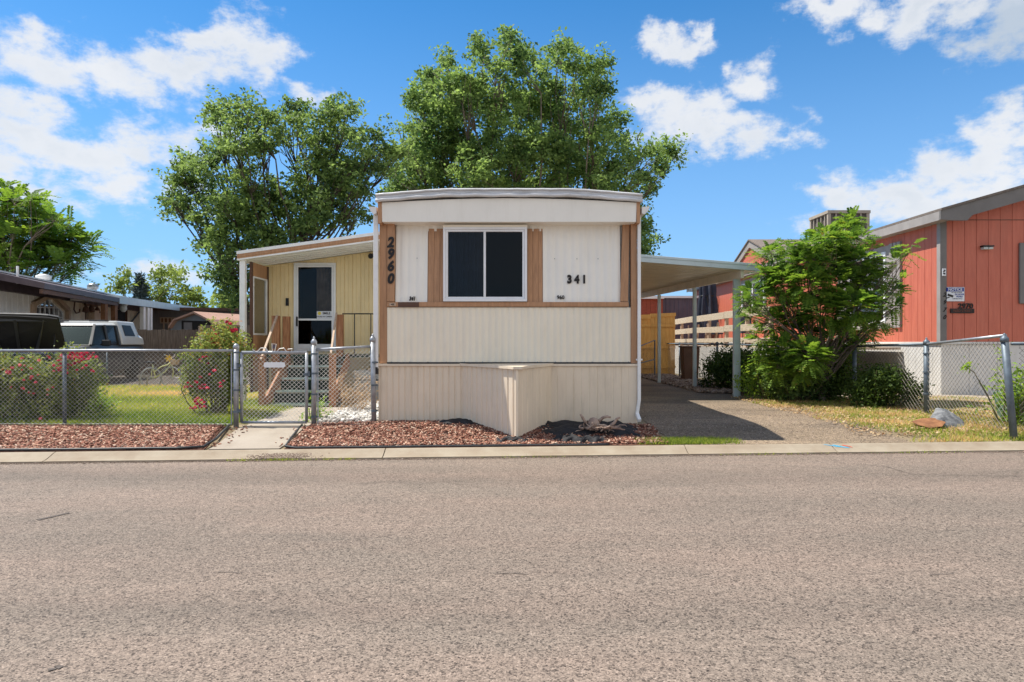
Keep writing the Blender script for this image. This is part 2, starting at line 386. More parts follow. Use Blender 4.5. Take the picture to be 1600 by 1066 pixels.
M['fence_brown'] = pm('brown_fence', (.075,.055,.04), .8, .2, 5, bump=.3, stretch=(8,8,.6), col2=(.19,.145,.11))
M['green_step'] = pm('green_step', (.02,.055,.04), .6, .2, 6, col2=(.04,.085,.065))
M['step_edge'] = pm('worn_step_edge', (.36,.46,.43), .5, .2, 9)
M['dark_green'] = pm('dark_green', (.008,.022,.014), .7, .2, 6)
M['concrete_block'] = pm('concrete_block', (.42,.42,.4), .85, .12, 6, bump=.3, dirt=(.25,.23,.2), dirt_amt=.4)
M['red_siding'] = pm('red_siding', (.47,.12,.075), .5, .07, 2.2, bump=.15, stretch=(6,6,.6), col2=(.55,.155,.098), dirt=(.36,.13,.09), dirt_amt=.35, dirt_scale=1.6, dirt_stretch=(1,1,.4))
M['grey_trim'] = pm('grey_trim', (.17,.16,.155), .6, .08, 3)
M['fascia_light'] = pm('light_fascia', (.30,.275,.26), .6, .1, 3)
M['white_skirt'] = pm('white_skirt', (.62,.61,.59), .5, .05, 2, dirt=(.4,.36,.3), dirt_amt=.3, dirt_stretch=(3,3,.6))
M['shingle'] = pm('shingle', (.13,.105,.09), .9, .2, 12, bump=.5, col2=(.2,.165,.14))
M['carport'] = pm('carport_metal', (.58,.66,.67), .38, .06, 2, dirt=(.3,.33,.33), dirt_amt=.4)
M['carport_soffit'] = pm('carport_soffit', (.80,.70,.54), .35, .05, 2, dirt=(.5,.42,.3), dirt_amt=.4, dirt_stretch=(.5,4,1))
M['purple_brown'] = pm('purple_brown_metal', (.10,.075,.085), .5, .12, 3)
M['house_white'] = pm('old_white_siding', (.84,.84,.83), .5, .06, 2, dirt=(.4,.36,.3), dirt_amt=.4, dirt_stretch=(3,3,.6))
M['house_cream'] = pm('old_cream_siding', (.66,.58,.45), .55, .07, 2, dirt=(.35,.28,.2), dirt_amt=.4)
M['house_grey'] = pm('grey_board', (.19,.18,.18), .7, .12, 3, stretch=(4,4,.6))
M['wood_post'] = pm('brown_post', (.2,.09,.04), .6, .2, 5)
M['shed_grey'] = pm('shed_grey', (.2,.22,.24), .6, .1, 3)
M['shed_roof'] = pm('shed_roof', (.45,.27,.2), .7, .12, 3)
M['navy_cloth'] = pm('navy_canvas', (.025,.03,.05), .85, .25, 5)
M['plum'] = pm('plum_wall', (.12,.1,.13), .7, .1, 3)
M['red_wood'] = pm('red_wood', (.3,.06,.03), .6, .2, 4, stretch=(1,1,5))
M['bark'] = pm('bark', (.10,.075,.055), .9, .3, 6, bump=.8, bscale=25, stretch=(3,3,.8), col2=(.2,.16,.125))
M['bark_dark'] = pm('dark_bark', (.05,.04,.032), .9, .3, 6, bump=.8, bscale=25, stretch=(3,3,.8), col2=(.11,.09,.07))
M['bark_grey'] = pm('grey_bark', (.13,.11,.095), .9, .3, 6, bump=.8, bscale=25, stretch=(3,3,.8), col2=(.25,.22,.19))
M['stem'] = pm('stem', (.12,.11,.05), .8, .3, 9)
M['dry_stem'] = pm('dry_stem', (.42,.29,.17), .8, .3, 9)
M['rock_grey'] = pm('grey_rock', (.09,.095,.105), .85, .3, 9, bump=.7, bscale=25, col2=(.24,.245,.25))
M['rock_rust'] = pm('rust_rock', (.14,.055,.025), .8, .3, 4, bump=.7, bscale=20, col2=(.36,.17,.07))
M['rock_pink'] = pm('pink_rock', (.4,.26,.2), .85, .2, 5, bump=.5)
M['root_wood'] = pm('root_wood', (.22,.15,.12), .8, .3, 8, bump=.5, bscale=40, col2=(.5,.38,.3))
M['chrome'] = pm('chrome', (.5,.5,.5), .25, .1, 5, metal=.9)
M['tyre'] = pm('tyre', (.015,.015,.015), .8, .2, 9)
M['car_white'] = pm('car_white', (.62,.63,.62), .3, .04, 3, dirt=(.45,.38,.3), dirt_amt=.4)
M['car_grey'] = pm('car_grey', (.06,.06,.06), .35, .1, 3)
M['car_silver'] = pm('car_silver', (.07,.08,.10), .25, .08, 3)
M['car_glass'] = pm('car_glass', (.012,.012,.013), .22, .2, 3, spec=.25)
M['windscreen'] = glassmat('windscreen', (.3,.36,.37), .0, .08)
M['blue_tarp'] = pm('blue_tarp', (.01,.06,.42), .45, .2, 5, bump=.5, bscale=8)
M['bike_paint'] = pm('bicycle_paint', (.62,.64,.3), .4, .1, 5)
M['edging'] = pm('plastic_edging', (.03,.033,.037), .5, .2, 6)
M['green_tote'] = pm('green_tote', (.12,.2,.14), .5, .1, 5)
M['beige_metal'] = pm('cooler_metal', (.36,.31,.25), .6, .1, 3)
M['dark_louvre'] = pm('dark_louvre', (.12,.1,.09), .7, .1, 3)
M['flower_red'] = leafmat('rose_petals', (.28,.004,.02), (.72,.03,.09), .2, .5, .2)
M['flower_pink'] = leafmat('pink_petals', (.4,.03,.05), (.75,.12,.14), .2, .5, .2)
M['flower_yellow'] = pm('yellow_flower', (.7,.45,.03), .6, .2, 9)
M['leaf_maple'] = leafmat('maple_leaf', (.026,.068,.022), (.26,.38,.115), .38)
M['leaf_ash'] = leafmat('ash_leaf', (.022,.058,.02), (.25,.36,.11), .38)
M['leaf_ailanthus'] = leafmat('long_leaf', (.035,.10,.018), (.24,.36,.06), .4)
M['leaf_locust'] = leafmat('feathery_leaf', (.045,.115,.022), (.22,.34,.06), .42, third=(.30,.18,.05))
M['leaf_rose'] = leafmat('rose_leaf', (.035,.075,.02), (.30,.35,.09), .3, .55, .2, third=(.34,.15,.06))
M['leaf_bush'] = leafmat('bush_leaf', (.02,.045,.01), (.11,.17,.035), .28)
M['leaf_bright'] = leafmat('bright_leaf', (.10,.19,.03), (.33,.46,.08), .38)
M['leaf_spruce'] = leafmat('spruce_needle', (.03,.05,.055), (.10,.14,.15), .1)
M['leaf_far'] = leafmat('far_leaf', (.06,.11,.03), (.30,.38,.10), .34)
M['dead_leaf'] = leafmat('dry_leaf', (.25,.15,.07), (.55,.42,.25), .2)
# ================================================================ GROUND
def yk(x): return 8.156+.0701*x            # front line of the kerb
def sstep(t): t = min(1, max(0, t)); return t*t*(3-2*t)
def gz(x, y):
    dd = y-(yk(x)+.23)
    if dd < 0: return -.03 if dd < -.02 else .085
    z = .088+.115*sstep(dd/1.25)
    z += .05*math.exp(-((x+1.3)/1.1)**2-((y-9.35)/.45)**2)       # mulch heaped against the skirting
    if y > 11: z += .012*math.sin(x*1.3)*math.sin(y*.7)
    return z
def asphalt(name, base, dark, lightc, sc=170, patch=(.33,.27,.24), pits=True):
    m = bpy.data.materials.new(name); m.use_nodes = True; N = m.node_tree.nodes; L = m.node_tree.links; b = N['Principled BSDF']
    b.inputs['Roughness'].default_value = .82; b.inputs['Specular IOR Level'].default_value = .3
    g = N.new('ShaderNodeNewGeometry')
    def noise(s, d=6, r=.6, st=(1,1,1)):
        mp = N.new('ShaderNodeMapping'); mp.inputs['Scale'].default_value = st; L.new(g.outputs['Position'], mp.inputs[0])
        n = N.new('ShaderNodeTexNoise'); n.inputs['Scale'].default_value = s; n.inputs['Detail'].default_value = d; n.inputs['Roughness'].default_value = r; L.new(mp.outputs[0], n.inputs['Vector']); return n.outputs['Fac']
    def ramp(f, a, c, p=(.4,.6)):
        r = N.new('ShaderNodeValToRGB'); L.new(f, r.inputs[0]); r.color_ramp.elements[0].position = p[0]; r.color_ramp.elements[1].position = p[1]
        r.color_ramp.elements[0].color = (*a, 1); r.color_ramp.elements[1].color = (*c, 1); return r.outputs[0]
    def mixc(f, a, c, bt='MIX'):
        x = N.new('ShaderNodeMixRGB'); x.blend_type = bt
        if isinstance(f, float): x.inputs[0].default_value = f
        else: L.new(f, x.inputs[0])
        for i, q in ((1, a), (2, c)):
            if isinstance(q, tuple): x.inputs[i].default_value = (*q, 1)
            else: L.new(q, x.inputs[i])
        return x.outputs[0]
    big = ramp(noise(.6, 8, .72, (.35,1.1,1)), tuple(c*.86 for c in base), patch, (.40,.60))
    big = mixc(.55, big, ramp(noise(.55, 4, .6, (.06,1.1,1)), tuple(c*.80 for c in base), tuple(c*1.22 for c in base), (.38,.62)))
    # aggregate: two sizes of stones, each with its own tone
    col = big
    for s_, amt in ((sc*.34, .22), (sc*.72, .8), (sc*1.3, .8)):
        v = N.new('ShaderNodeTexVoronoi'); v.inputs['Scale'].default_value = s_; L.new(g.outputs['Position'], v.inputs['Vector'])
        bw = N.new('ShaderNodeSeparateColor'); L.new(v.outputs['Color'], bw.inputs[0])
        r = N.new('ShaderNodeValToRGB'); L.new(bw.outputs[0], r.inputs[0]); e = r.color_ramp.elements
        e[0].color = (.12, .11, .11, 1); e[1].color = (1.0, 1.0, 1.0, 1); e[0].position = 0; e[1].position = 1
        for p_, k_ in ((.09, .22), (.2, .52), (.5, .66), (.8, .74), (.95, .86)): q = e.new(p_); q.color = (k_, k_*.985, k_*.96, 1)
        up_ = N.new('ShaderNodeVectorMath'); up_.operation = 'SCALE'; L.new(r.outputs[0], up_.inputs[0]); up_.inputs['Scale'].default_value = 1.55
        col = mixc(amt, col, up_.outputs[0], 'MULTIPLY')
    # dark stains and tyre-worn bands running along the road
    st = N.new('ShaderNodeMapRange'); L.new(noise(1.2, 9, .75, (.35,1.6,1)), st.inputs['Value']); st.inputs['From Min'].default_value = .56; st.inputs['From Max'].default_value = .75; st.inputs['To Max'].default_value = .35
    col = mixc(st.outputs[0], col, tuple(c*.5 for c in base))
    # sparse dark pits
    v = N.new('ShaderNodeTexVoronoi'); v.inputs['Scale'].default_value = 5; L.new(g.outputs['Position'], v.inputs['Vector'])
    pr = N.new('ShaderNodeMapRange'); L.new(v.outputs['Distance'], pr.inputs['Value']); pr.inputs['From Min'].default_value = .045; pr.inputs['From Max'].default_value = .02; pr.inputs['To Max'].default_value = .8 if pits else 0
    col = mixc(pr.outputs[0], col, (.04,.035,.03))
    L.new(col, b.inputs['Base Color'])
    bp = N.new('ShaderNodeBump'); bp.inputs['Strength'].default_value = .3; bp.inputs['Distance'].default_value = .005
    v = N.new('ShaderNodeTexVoronoi'); v.inputs['Scale'].default_value = sc*.6; L.new(g.outputs['Position'], v.inputs['Vector'])
    L.new(v.outputs['Distance'], bp.inputs['Height']); L.new(bp.outputs[0], b.inputs['Normal'])
    return m
M['road'] = asphalt('road_asphalt', (.188,.156,.131), (.014,.012,.011), (.38,.32,.26), 135, (.245,.182,.150))
M['drive'] = asphalt('driveway_asphalt', (.15,.12,.09), (.02,.016,.013), (.4,.33,.26), 100, (.42,.32,.22), pits=False)
M['kerb'] = pm('kerb_concrete', (.26,.205,.145), .85, .12, 3, bump=.4, bscale=90, col2=(.33,.28,.21), dirt=(.28,.22,.16), dirt_amt=.6, dirt_scale=2.2)
M['walk'] = pm('walk_concrete', (.28,.235,.185), .85, .1, 2, bump=.35, bscale=90, col2=(.35,.305,.25), dirt=(.33,.28,.23), dirt_amt=.5, dirt_scale=3)
M['earth'] = pm('dry_earth', (.16,.12,.07), .95, .2, 1.2, bump=.7, bscale=30, col2=(.30,.24,.15), dirt=(.1,.14,.04), dirt_amt=.8, dirt_scale=1)
M['mulch_base'] = pm('mulch_base', (.07,.03,.02), .95, .3, 25, bump=1, bscale=40, col2=(.2,.09,.06))
M['lawn_base'] = pm('lawn_base', (.20,.21,.05), .95, .3, 2.2, bump=.8, bscale=40, col2=(.42,.34,.15))
M['white_gravel'] = pm('white_gravel', (.45,.43,.4), .9, .2, 30, bump=1, bscale=60)
M['dirt_lot'] = pm('dirt_lot', (.06,.05,.04), .95, .2, 2, bump=.5, bscale=30, col2=(.11,.09,.075))
xs = sorted(set([-300,-150,-80,-45,-30]+[round(-22+.5*i, 3) for i in range(89)]+[30,45,80,150,300]))
def ground():
    ys = [-120,-60,-20,0]; v = []; cols = []
    for x in xs:
        k = yk(x) if abs(x) < 60 else 8
        yy = ys+[k-.3, k+.15, k+.231, k+.45, k+.7, k+.95, k+1.2, k+1.48]+[k+1.48+(i+1)*.35*(1.09**i) for i in range(30)]
        yy += [150, 300, 700]
        cols.append(len(yy)); v += [(x, y, (gz(x, y) if y < 60 else .2) if y >= k+.16 else -.03) for y in yy]
    n = cols[0]; f = []
    for i in range(len(xs)-1):
        for j in range(n-1): a = i*n+j; f.append((a, a+n, a+n+1, a+1))
    b = MB(); b.v = v; b.f = f; return b.build('ground', M['earth'])
tag(ground(), 'dry earth yard ground behind the kerb', kind='structure')
b = MB(); N_ = 48
for i in range(N_):
    x0 = -60+120*i/N_; x1 = -60+120*(i+1)/N_
    b.poly([(x0, -8, 0), (x1, -8, 0), (x1, yk(x1)+.03, 0), (x0, yk(x0)+.03, 0)])
tag(b.build('road', M['road']), 'worn pinkish grey asphalt street', kind='structure')
# kerb in cast lengths with joints between them
def kerb():
    b = MB(); prof = [(0, -.02), (0, .022), (.05, .03), (.13, .06), (.19, .088), (.23, .096), (.245, -.02)]
    joints = [-60, -30, -14, -5.35, -.03-1.5, .45+1.7, 4.03, 7.4, 13, 30, 60]
    for a, c in zip(joints[:-1], joints[1:]):
        n = max(2, int((c-a)/.6)); o = len(b.v)
        for i in range(n+1):
            x = a+.006+(c-a-.012)*i/n
            wob = .004*math.sin(x*5)+.003*math.sin(x*13)
            for dy, z in prof: b.v.append((x, yk(x)+dy+(wob if dy < .01 else 0), z))
        m = len(prof)
        for i in range(n):
            for j in range(m-1): q = o+i*m+j; b.f.append((q, q+m, q+m+1, q+1))
        b.f.append(tuple(o+j for j in range(m))); b.f.append(tuple(o+n*m+j for j in range(m))[::-1])
    return b.build('kerb', M['kerb'])
tag(kerb(), 'low pale concrete rollover kerb along the street', kind='structure')
def sheet(name, FL, FR, BR, BL, m, off, nu=24, nv=24, kind='structure', label=None, edge=True, kf=False, wob=0):
    b = MB()
    for j in range(nv+1):
        t = j/nv
        for i in range(nu+1):
            s = i/nu
            x = (FL[0]*(1-s)+FR[0]*s)*(1-t)+(BL[0]*(1-s)+BR[0]*s)*t; y = (FL[1]*(1-s)+FR[1]*s)*(1-t)+(BL[1]*(1-s)+BR[1]*s)*t
            if kf and j == 0: y = yk(x)+.246
            if wob and i in (0, nu): x += wob*(math.sin(y*3.1)+.6*math.sin(y*7.7+1))
            if wob and j in (nv,): y += wob*(math.sin(x*3.1)+.6*math.sin(x*7.7+1))
            b.v.append((x, y, gz(x, y)+off))
    for j in range(nv):
        for i in range(nu): a = j*(nu+1)+i; b.f.append((a, a+1, a+nu+2, a+nu+1))
    if edge:      # a skirt so the slab has thickness
        ring = list(range(nu+1))+[j*(nu+1)+nu for j in range(1, nv+1)]+[nv*(nu+1)+i for i in range(nu-1, -1, -1)]+[j*(nu+1) for j in range(nv-1, 0, -1)]
        o = len(b.v); b.v += [(b.v[r][0], b.v[r][1], b.v[r][2]-.06) for r in ring]; k = len(ring)
        for i in range(k): j = (i+1) % k; b.f.append((ring[i], o+i, o+j, ring[j]))
    return tag(b.build(name, m), label, kind=kind)
Y0 = lambda x: (x, yk(x)+.246)
sheet('walkway', Y0(-3.62), Y0(-2.80), (-2.86, 12.1), (-3.9, 12.1), M['walk'], .018, 12, 40, label='pale concrete path from the kerb through the gate to the steps', kf=True)
sheet('driveway', Y0(2.0), Y0(5.1), (4.55, 26), (1.78, 26), M['drive'], .008, 30, 60, label='rough asphalt driveway under the carport', kf=True, wob=.06)
sheet('mulch_bed', Y0(-9), Y0(-3.68), (-3.98, 9.5), (-9, 9.5), M['mulch_base'], .012, 40, 14, label='dark soil of the mulch bed left of the path', kf=True)
sheet('mulch_bed', Y0(-2.74), Y0(1.95), (1.95, 9.66), (-2.74, 9.62), M['mulch_base'], .012, 40, 14, label='dark soil of the mulch bed before the mobile home', kf=True)
sheet('lawn', (-9.5, 9.52), (-4.0, 9.52), (-5.4, 18.3), (-12.5, 18.3), M['lawn_base'], .008, 24, 30, label='patchy ground of the fenced front lawn', wob=.05)
sheet('gravel_patch', (-2.8, 9.6), (-1.9, 9.6), (-1.9, 13), (-2.8, 13), M['white_gravel'], .01, 8, 16, label='pale gravel strip between the path and the mobile home')
sheet('parking_lot', (-24, 18.4), (-5.5, 18.4), (-7, 45), (-30, 45), M['dirt_lot'], .01, 30, 30, label='bare dirt and asphalt parking area by the left house')
sheet('concrete_slab', (6.85, 11.6), (16, 11.6), (16, 14.9), (6.85, 14.9), M['walk'], .03, 20, 8, label='concrete strip at the foot of the red house')

# ---- loose stuff on the ground
def rot_rand(n, flat=1.0):
    """n random rotation frames, flat>0 keeps normals near +Z"""
    a = rng.uniform(0, 2*np.pi, n); tx = rng.normal(0, flat, n); ty = rng.normal(0, flat, n)
    nrm = np.stack([tx, ty, np.ones(n)], 1); nrm /= np.linalg.norm(nrm, axis=1)[:, None]
    u = np.stack([np.cos(a), np.sin(a), np.zeros(n)], 1); u -= nrm*(u*nrm).sum(1)[:, None]; u /= np.linalg.norm(u, axis=1)[:, None]
    return u, np.cross(nrm, u), nrm
BOXF = np.array([(0,3,2,1),(4,5,6,7),(0,1,5,4),(1,2,6,5),(2,3,7,6),(3,0,4,7)])
def chips(name, pts, size, m, flat=.45, ratio=(.25,.6), thick=.18, label=None, cat=None):
    n = len(pts); u, v, w = rot_rand(n, flat); L_ = size*rng.uniform(.4, 1.3, n); W = L_*rng.uniform(*ratio, n); T = size*thick*rng.uniform(.5, 1.2, n)
    u = u*L_[:, None]/2; v = v*W[:, None]/2; w = w*T[:, None]/2; c = pts+np.array([0, 0, 1])*(T[:, None]*.6)
    sg = [(-1,-1,-1),(1,-1,-1),(1,1,-1),(-1,1,-1),(-1,-1,1),(1,-1,1),(1,1,1),(-1,1,1)]
    V = np.stack([c+u*a*rng.uniform(.6,1,(n,1))+v*b*rng.uniform(.5,1,(n,1))+w*e for a, b, e in sg], 1).reshape(-1, 3)
    Fq = (np.arange(n)[:, None, None]*8+BOXF[None]).reshape(-1, 4)
    o = idx_mesh(name, V, Fq, m, tint=np.repeat(rng.uniform(0, 1, n), 8)); return tag(o, label, cat, kind='stuff')
def tintmat(name, stops, rough=.85):
    m = bpy.data.materials.new(name); m.use_nodes = True; N = m.node_tree.nodes; L = m.node_tree.links; b = N['Principled BSDF']; b.inputs['Roughness'].default_value = rough
    at = N.new('ShaderNodeAttribute'); at.attribute_name = 'tint'; cr = N.new('ShaderNodeValToRGB'); L.new(at.outputs['Fac'], cr.inputs[0]); e = cr.color_ramp.elements
    e[0].position, e[1].position = stops[0][0], stops[-1][0]; e[0].color = (*stops[0][1], 1); e[1].color = (*stops[-1][1], 1)
    for p, c in stops[1:-1]: q = e.new(p); q.color = (*c, 1)
    g = N.new('ShaderNodeNewGeometry'); nz = N.new('ShaderNodeTexNoise'); nz.inputs['Scale'].default_value = 60; L.new(g.outputs['Position'], nz.inputs['Vector'])
    mx = N.new('ShaderNodeMixRGB'); mx.blend_type = 'MULTIPLY'; mx.inputs[0].default_value = .5; L.new(cr.outputs[0], mx.inputs[1]); L.new(nz.outputs['Fac'], mx.inputs[2])
    L.new(mx.outputs[0], b.inputs['Base Color']); return m
M['mulch'] = tintmat('mulch_chip', [(0,(.07,.03,.02)),(.3,(.26,.09,.055)),(.6,(.42,.18,.115)),(.85,(.60,.36,.25)),(1,(.78,.62,.48))])
M['pebble'] = tintmat('pebble', [(0,(.35,.32,.28)),(.5,(.65,.62,.57)),(1,(.85,.83,.8))])
M['gravel_brown'] = tintmat('brown_gravel', [(0,(.15,.1,.07)),(.5,(.33,.24,.18)),(1,(.55,.45,.38))])
def scatter(x0, x1, ya, yb, n, off=.015, heap=.02):
    x = rng.uniform(x0, x1, n); lo = np.array([ya(a) if callable(ya) else ya for a in x]); hi = np.array([yb(a) if callable(yb) else yb for a in x]); y = rng.uniform(lo, hi)
    z = np.array([gz(a, c) for a, c in zip(x, y)])+off+rng.uniform(0, heap, n); return np.stack([x, y, z], 1)
pl = scatter(-7.2, -3.70, lambda x: yk(x)+.29, 9.42, 17000); pl = pl[pl[:, 0] < -3.72-.22*(pl[:, 1]-8.2)]
chips('wood_mulch', pl, .05, M['mulch'], label='reddish wood mulch in the bed left of the path', cat='mulch')
pr_ = scatter(-2.76, 1.95, lambda x: yk(x)+.29, 9.62, 20000)
pr_ = pr_[~((pr_[:, 0] > .75) & (rng.uniform(0, 1, len(pr_)) < .45))]
chips('wood_mulch', pr_, .05, M['mulch'], label='reddish wood mulch in the bed before the mobile home', cat='mulch')
chips('white_pebbles', scatter(-2.76, -1.92, 9.62, 12.8, 1800, .01, .05), .07, M['pebble'], .4, (.5,.9), .5, label='pale pebbles beside the gate fence', cat='pebbles')
chips('stone_gravel', scatter(4.3, 5.6, 15.5, 24.5, 3500, .005, .02), .09, M['gravel_brown'], .4, (.5,.9), .45, label='brown gravel along the far edge of the driveway', cat='gravel')
pg = scatter(1.9, 5.2, lambda x: yk(x)+.26, lambda x: yk(x)+4.5, 7000, .003, .002)
chips('driveway_grit', pg, .014, M['gravel_brown'], .4, (.5,.9), .5, label='fine loose grit on the driveway mouth', cat='grit')
M['grass'] = leafmat('grass_blade', (.07,.14,.02), (.34,.38,.09), .45, .6, .2, third=(.58,.43,.21))
def lfn(x, y, k=1.0, p=0): return .5+.25*np.sin(x*1.7*k+p)*np.cos(y*1.3*k+p)+.25*np.sin(x*.6*k+y*1.9*k+p*2)
def blades(name, pts, h, w, m, tint, label, cat='grass'):
    n = len(pts); a = rng.uniform(0, 2*np.pi, n); H = h*rng.uniform(.5, 1.3, n); Wd = w*rng.uniform(.6, 1.3, n)
    lean = rng.normal(0, .45, (n, 2))*H[:, None]
    d = np.stack([np.cos(a), np.sin(a), np.zeros(n)], 1)*Wd[:, None]/2
    tip = pts+np.stack([lean[:, 0], lean[:, 1], H], 1)
    V = np.stack([pts-d, pts+d, tip], 1).reshape(-1, 3)
    return tag(np_mesh(name, V, n, 3, m, tint=np.repeat(np.clip(tint, 0, 1), 3)), label, cat, kind='stuff')
def zs(x, y): return np.array([gz(a, c) for a, c in zip(x, y)])
n = 90000; y = 9.55+(rng.uniform(0, 1, n)**1.6)*8.6; x = rng.uniform(-9.2, -3.95, n)-(y-9.5)*.24*rng.uniform(0, 1, n)
t = .0+.75*lfn(x, y, 1.1)+.42*np.clip((y-11)/4, 0, 1)+rng.normal(0, .2, n)
keep = (x > -12.5)
blades('lawn_grass', np.stack([x, y, zs(x, y)+.004], 1)[keep], .075, .017, M['grass'], t[keep], 'short patchy green and yellow lawn behind the chain link fence')
n = 52000; x = rng.uniform(4.6, 9.6, n); y = rng.uniform(0, 1, n)**1.3*5.2; y = yk(x)+.28+y
edge = 5.0-.12*(y-8.5)+.25*np.sin(y*2.3)+.15*np.sin(y*7)
dens = np.clip((x-edge)/.9, 0, 1)*np.clip(.25+lfn(x, y, 2.3, 1), 0, 1)
keep = (rng.uniform(0, 1, n) < dens) & (y < 14.8)
t = .42+.75*lfn(x, y, 3, 2)+rng.normal(0, .22, n)
blades('verge_weeds', np.stack([x, y, zs(x, y)+.003], 1)[keep], .055, .016, M['grass'], t[keep], 'dry yellowing weeds on the verge right of the driveway', 'weeds')
n = 7000; x = rng.uniform(1.55, 2.95, n); y = yk(x)+.26+rng.uniform(0, .32, n)**1.0
keep = rng.uniform(0, 1, n) < np.clip((x-1.5)/.5, 0, 1)*np.clip((3.0-x)/.8, 0, 1)
blades('kerb_grass', np.stack([x, y, zs(x, y)+.003], 1)[keep], .05, .012, M['grass'], (.35+rng.normal(0, .2, n))[keep], 'tuft of bright grass behind the kerb at the driveway mouth')
x = np.concatenate([rng.normal(c, s, k) for c, s, k in ((-2.72,.12,160),(-3.1,.1,60),(-1.9,.05,40),(.2,.3,60),(3.2,.3,80),(5.0,.4,90),(-2.2,.15,50))]); n = len(x)
blades('gutter_weeds', np.stack([x, yk(x)-.01+rng.normal(0, .012, n), np.zeros(n)+.004], 1), .03, .01, M['grass'], rng.uniform(.2, .9, n), 'tiny weeds rooted in the gutter joint', 'weeds')
def litter(name, x0, x1, y0, y1, n, s, label, tm='dead_leaf', off=.02, lift=.02):
    x = rng.uniform(x0, x1, n); y = rng.uniform(y0, y1, n); p = np.stack([x, y, zs(x, y)+off+rng.uniform(0, lift, n)], 1)
    u, v, w = rot_rand(n, .5); sz = s*rng.uniform(.5, 1.3, n)[:, None]
    V = np.stack([p-u*sz, p+v*sz*.5, p+u*sz, p-v*sz*.5], 1).reshape(-1, 3)
    return tag(np_mesh(name, V, n, 4, M[tm], tint=np.repeat(rng.uniform(0, 1, n), 4)), label, 'leaf litter', kind='stuff')
litter('leaf_litter', 4.6, 9.3, 9.1, 14.5, 8000, .026, 'dry fallen leaves scattered under the feathery tree')
x = np.concatenate([rng.uniform(-3.75, -3.5, 40), rng.uniform(-2.95, -2.7, 40)]); yy_ = rng.uniform(8.3, 9.5, 80); chips('stray_chips', np.stack([x, yy_, zs(x, yy_)+.02], 1), .045, M['mulch'], label='stray mulch chips spilled on the edges of the path', cat='mulch')
x = rng.uniform(-9, 12, 5200); yy_ = yk(x)-.004-np.abs(rng.normal(0, .03, 5200)); chips('gutter_grit', np.stack([x, yy_, np.full(5200, .002)], 1), .012, M['gravel_brown'], .4, (.5,.9), .5, label='sand and grit gathered along the foot of the kerb', cat='grit')
x = rng.normal(-2.72, .16, 1500); yy_ = yk(x)+rng.uniform(.0, .16, 1500); chips('kerb_soil', np.stack([x, yy_, .022+np.clip((yy_-yk(x)-.03)/.13, 0, 1)*.04], 1), .016, M['gravel_brown'], .4, (.5,.9), .5, label='spilled brown soil on the kerb beside the path', cat='soil')
# black plastic edging round the two beds
b = MB(); pts = [(x, yk(x)+.262+.01*math.sin(x*4), gz(x, yk(x)+.3)+.03) for x in np.arange(-8.5, -3.75, .25)]
pts += [(-3.70, 8.2, .13), (-3.72, 8.6, .17), (-3.82, 9.1, .22), (-3.93, 9.5, .235)]
b.tube(pts, .016, 6)
tag(b.build('bed_edging', M['edging'], smooth=True), 'black plastic edging strip round the bed left of the path', 'garden edging', 'black edging strips of the mulch beds')
b = MB(); pts = [(-2.92, 9.5, .235), (-2.86, 9.1, .21), (-2.79, 8.6, .17), (-2.74, 8.25, .125)]+[(x, yk(x)+.262+.008*math.sin(x*5), gz(x, yk(x)+.3)+.02) for x in np.arange(-2.6, 1.3, .2)]
b.tube(pts, .014, 6)
tag(b.build('bed_edging', M['edging'], smooth=True), 'black plastic edging strip round the bed before the mobile home', 'garden edging', 'black edging strips of the mulch beds')
# spray mark on the kerb, flat paint
def onkerb(x, f):   # f 0..1 across the slope
    prof = [(0.05, .03), (.13, .06), (.19, .088), (.23, .096)]
    d = .05+f*.18
    for (a, za), (c, zc) in zip(prof[:-1], prof[1:]):
        if a <= d <= c: return (x, yk(x)+d, za+(zc-za)*(d-a)/(c-a)+.003)
    return (x, yk(x)+.22, .097)
M['spray_blue'] = pm('blue_spray', (.05,.35,.55), .8, .3, 40); M['spray_red'] = pm('red_spray', (.5,.1,.06), .8, .3, 40)
b = MB()
for (a, fa), (c, fc) in (((3.93,.85),(4.08,.6)),((4.08,.6),(4.22,.45)),((4.04,.8),(4.2,.42))):
    b.poly([onkerb(a, fa), onkerb(a+.02, fa-.12), onkerb(c+.02, fc-.12), onkerb(c, fc)])
sp = tag(b.build('utility_mark', M['spray_blue']), 'blue and red utility spray mark on the kerb top', 'paint mark')
b = MB().poly([onkerb(4.17,.75), onkerb(4.27,.5), onkerb(4.28,.38), onkerb(4.17,.62)]); b.build('red_streak', M['spray_red'], sp)
# cracks in the road: thin sunken-looking tar marks
M['tar'] = pm('tar', (.09,.075,.065), .9, .3, 20)
def crack(name, pts, w, label):
    b = MB(); pts = [Vector(p) for p in pts]
    for a, c in zip(pts[:-1], pts[1:]):
        d = (c-a).normalized(); nn = Vector((-d.y, d.x, 0))*w*rng.uniform(.5, 1)
        b.poly([a-nn, c-nn*.8, c+nn*.8, a+nn])
    return tag(b.build(name, M['tar']), label, 'crack')
def gp(px, py, z=.004): d = (EYE-z)*F/(py-CY); return ((px-CX)/F*d, d, z)
crack('road_crack', [gp(1310,723), gp(1385,729), gp(1425,741), gp(1500,743), gp(1600,744)], .006, 'thin dark crack in the road near the right kerb')
crack('tar_smear', [gp(58,812), gp(78,808), gp(108,801)], .025, 'small dark tar smear on the road at far left')
crack('road_crack', [gp(560,756), gp(610,752), gp(650,757), gp(700,751), gp(735,754)], .004, 'faint hairline crack in the road near the kerb left of centre')
crack('tar_smear', [gp(75,1047), gp(88,1044), gp(97,1040)], .018, 'small dark tar spot near the lower left of the road')
crack('road_nick', [gp(770,896), gp(800,895), gp(826,897)], .007, 'short dark nick in the asphalt near the middle')
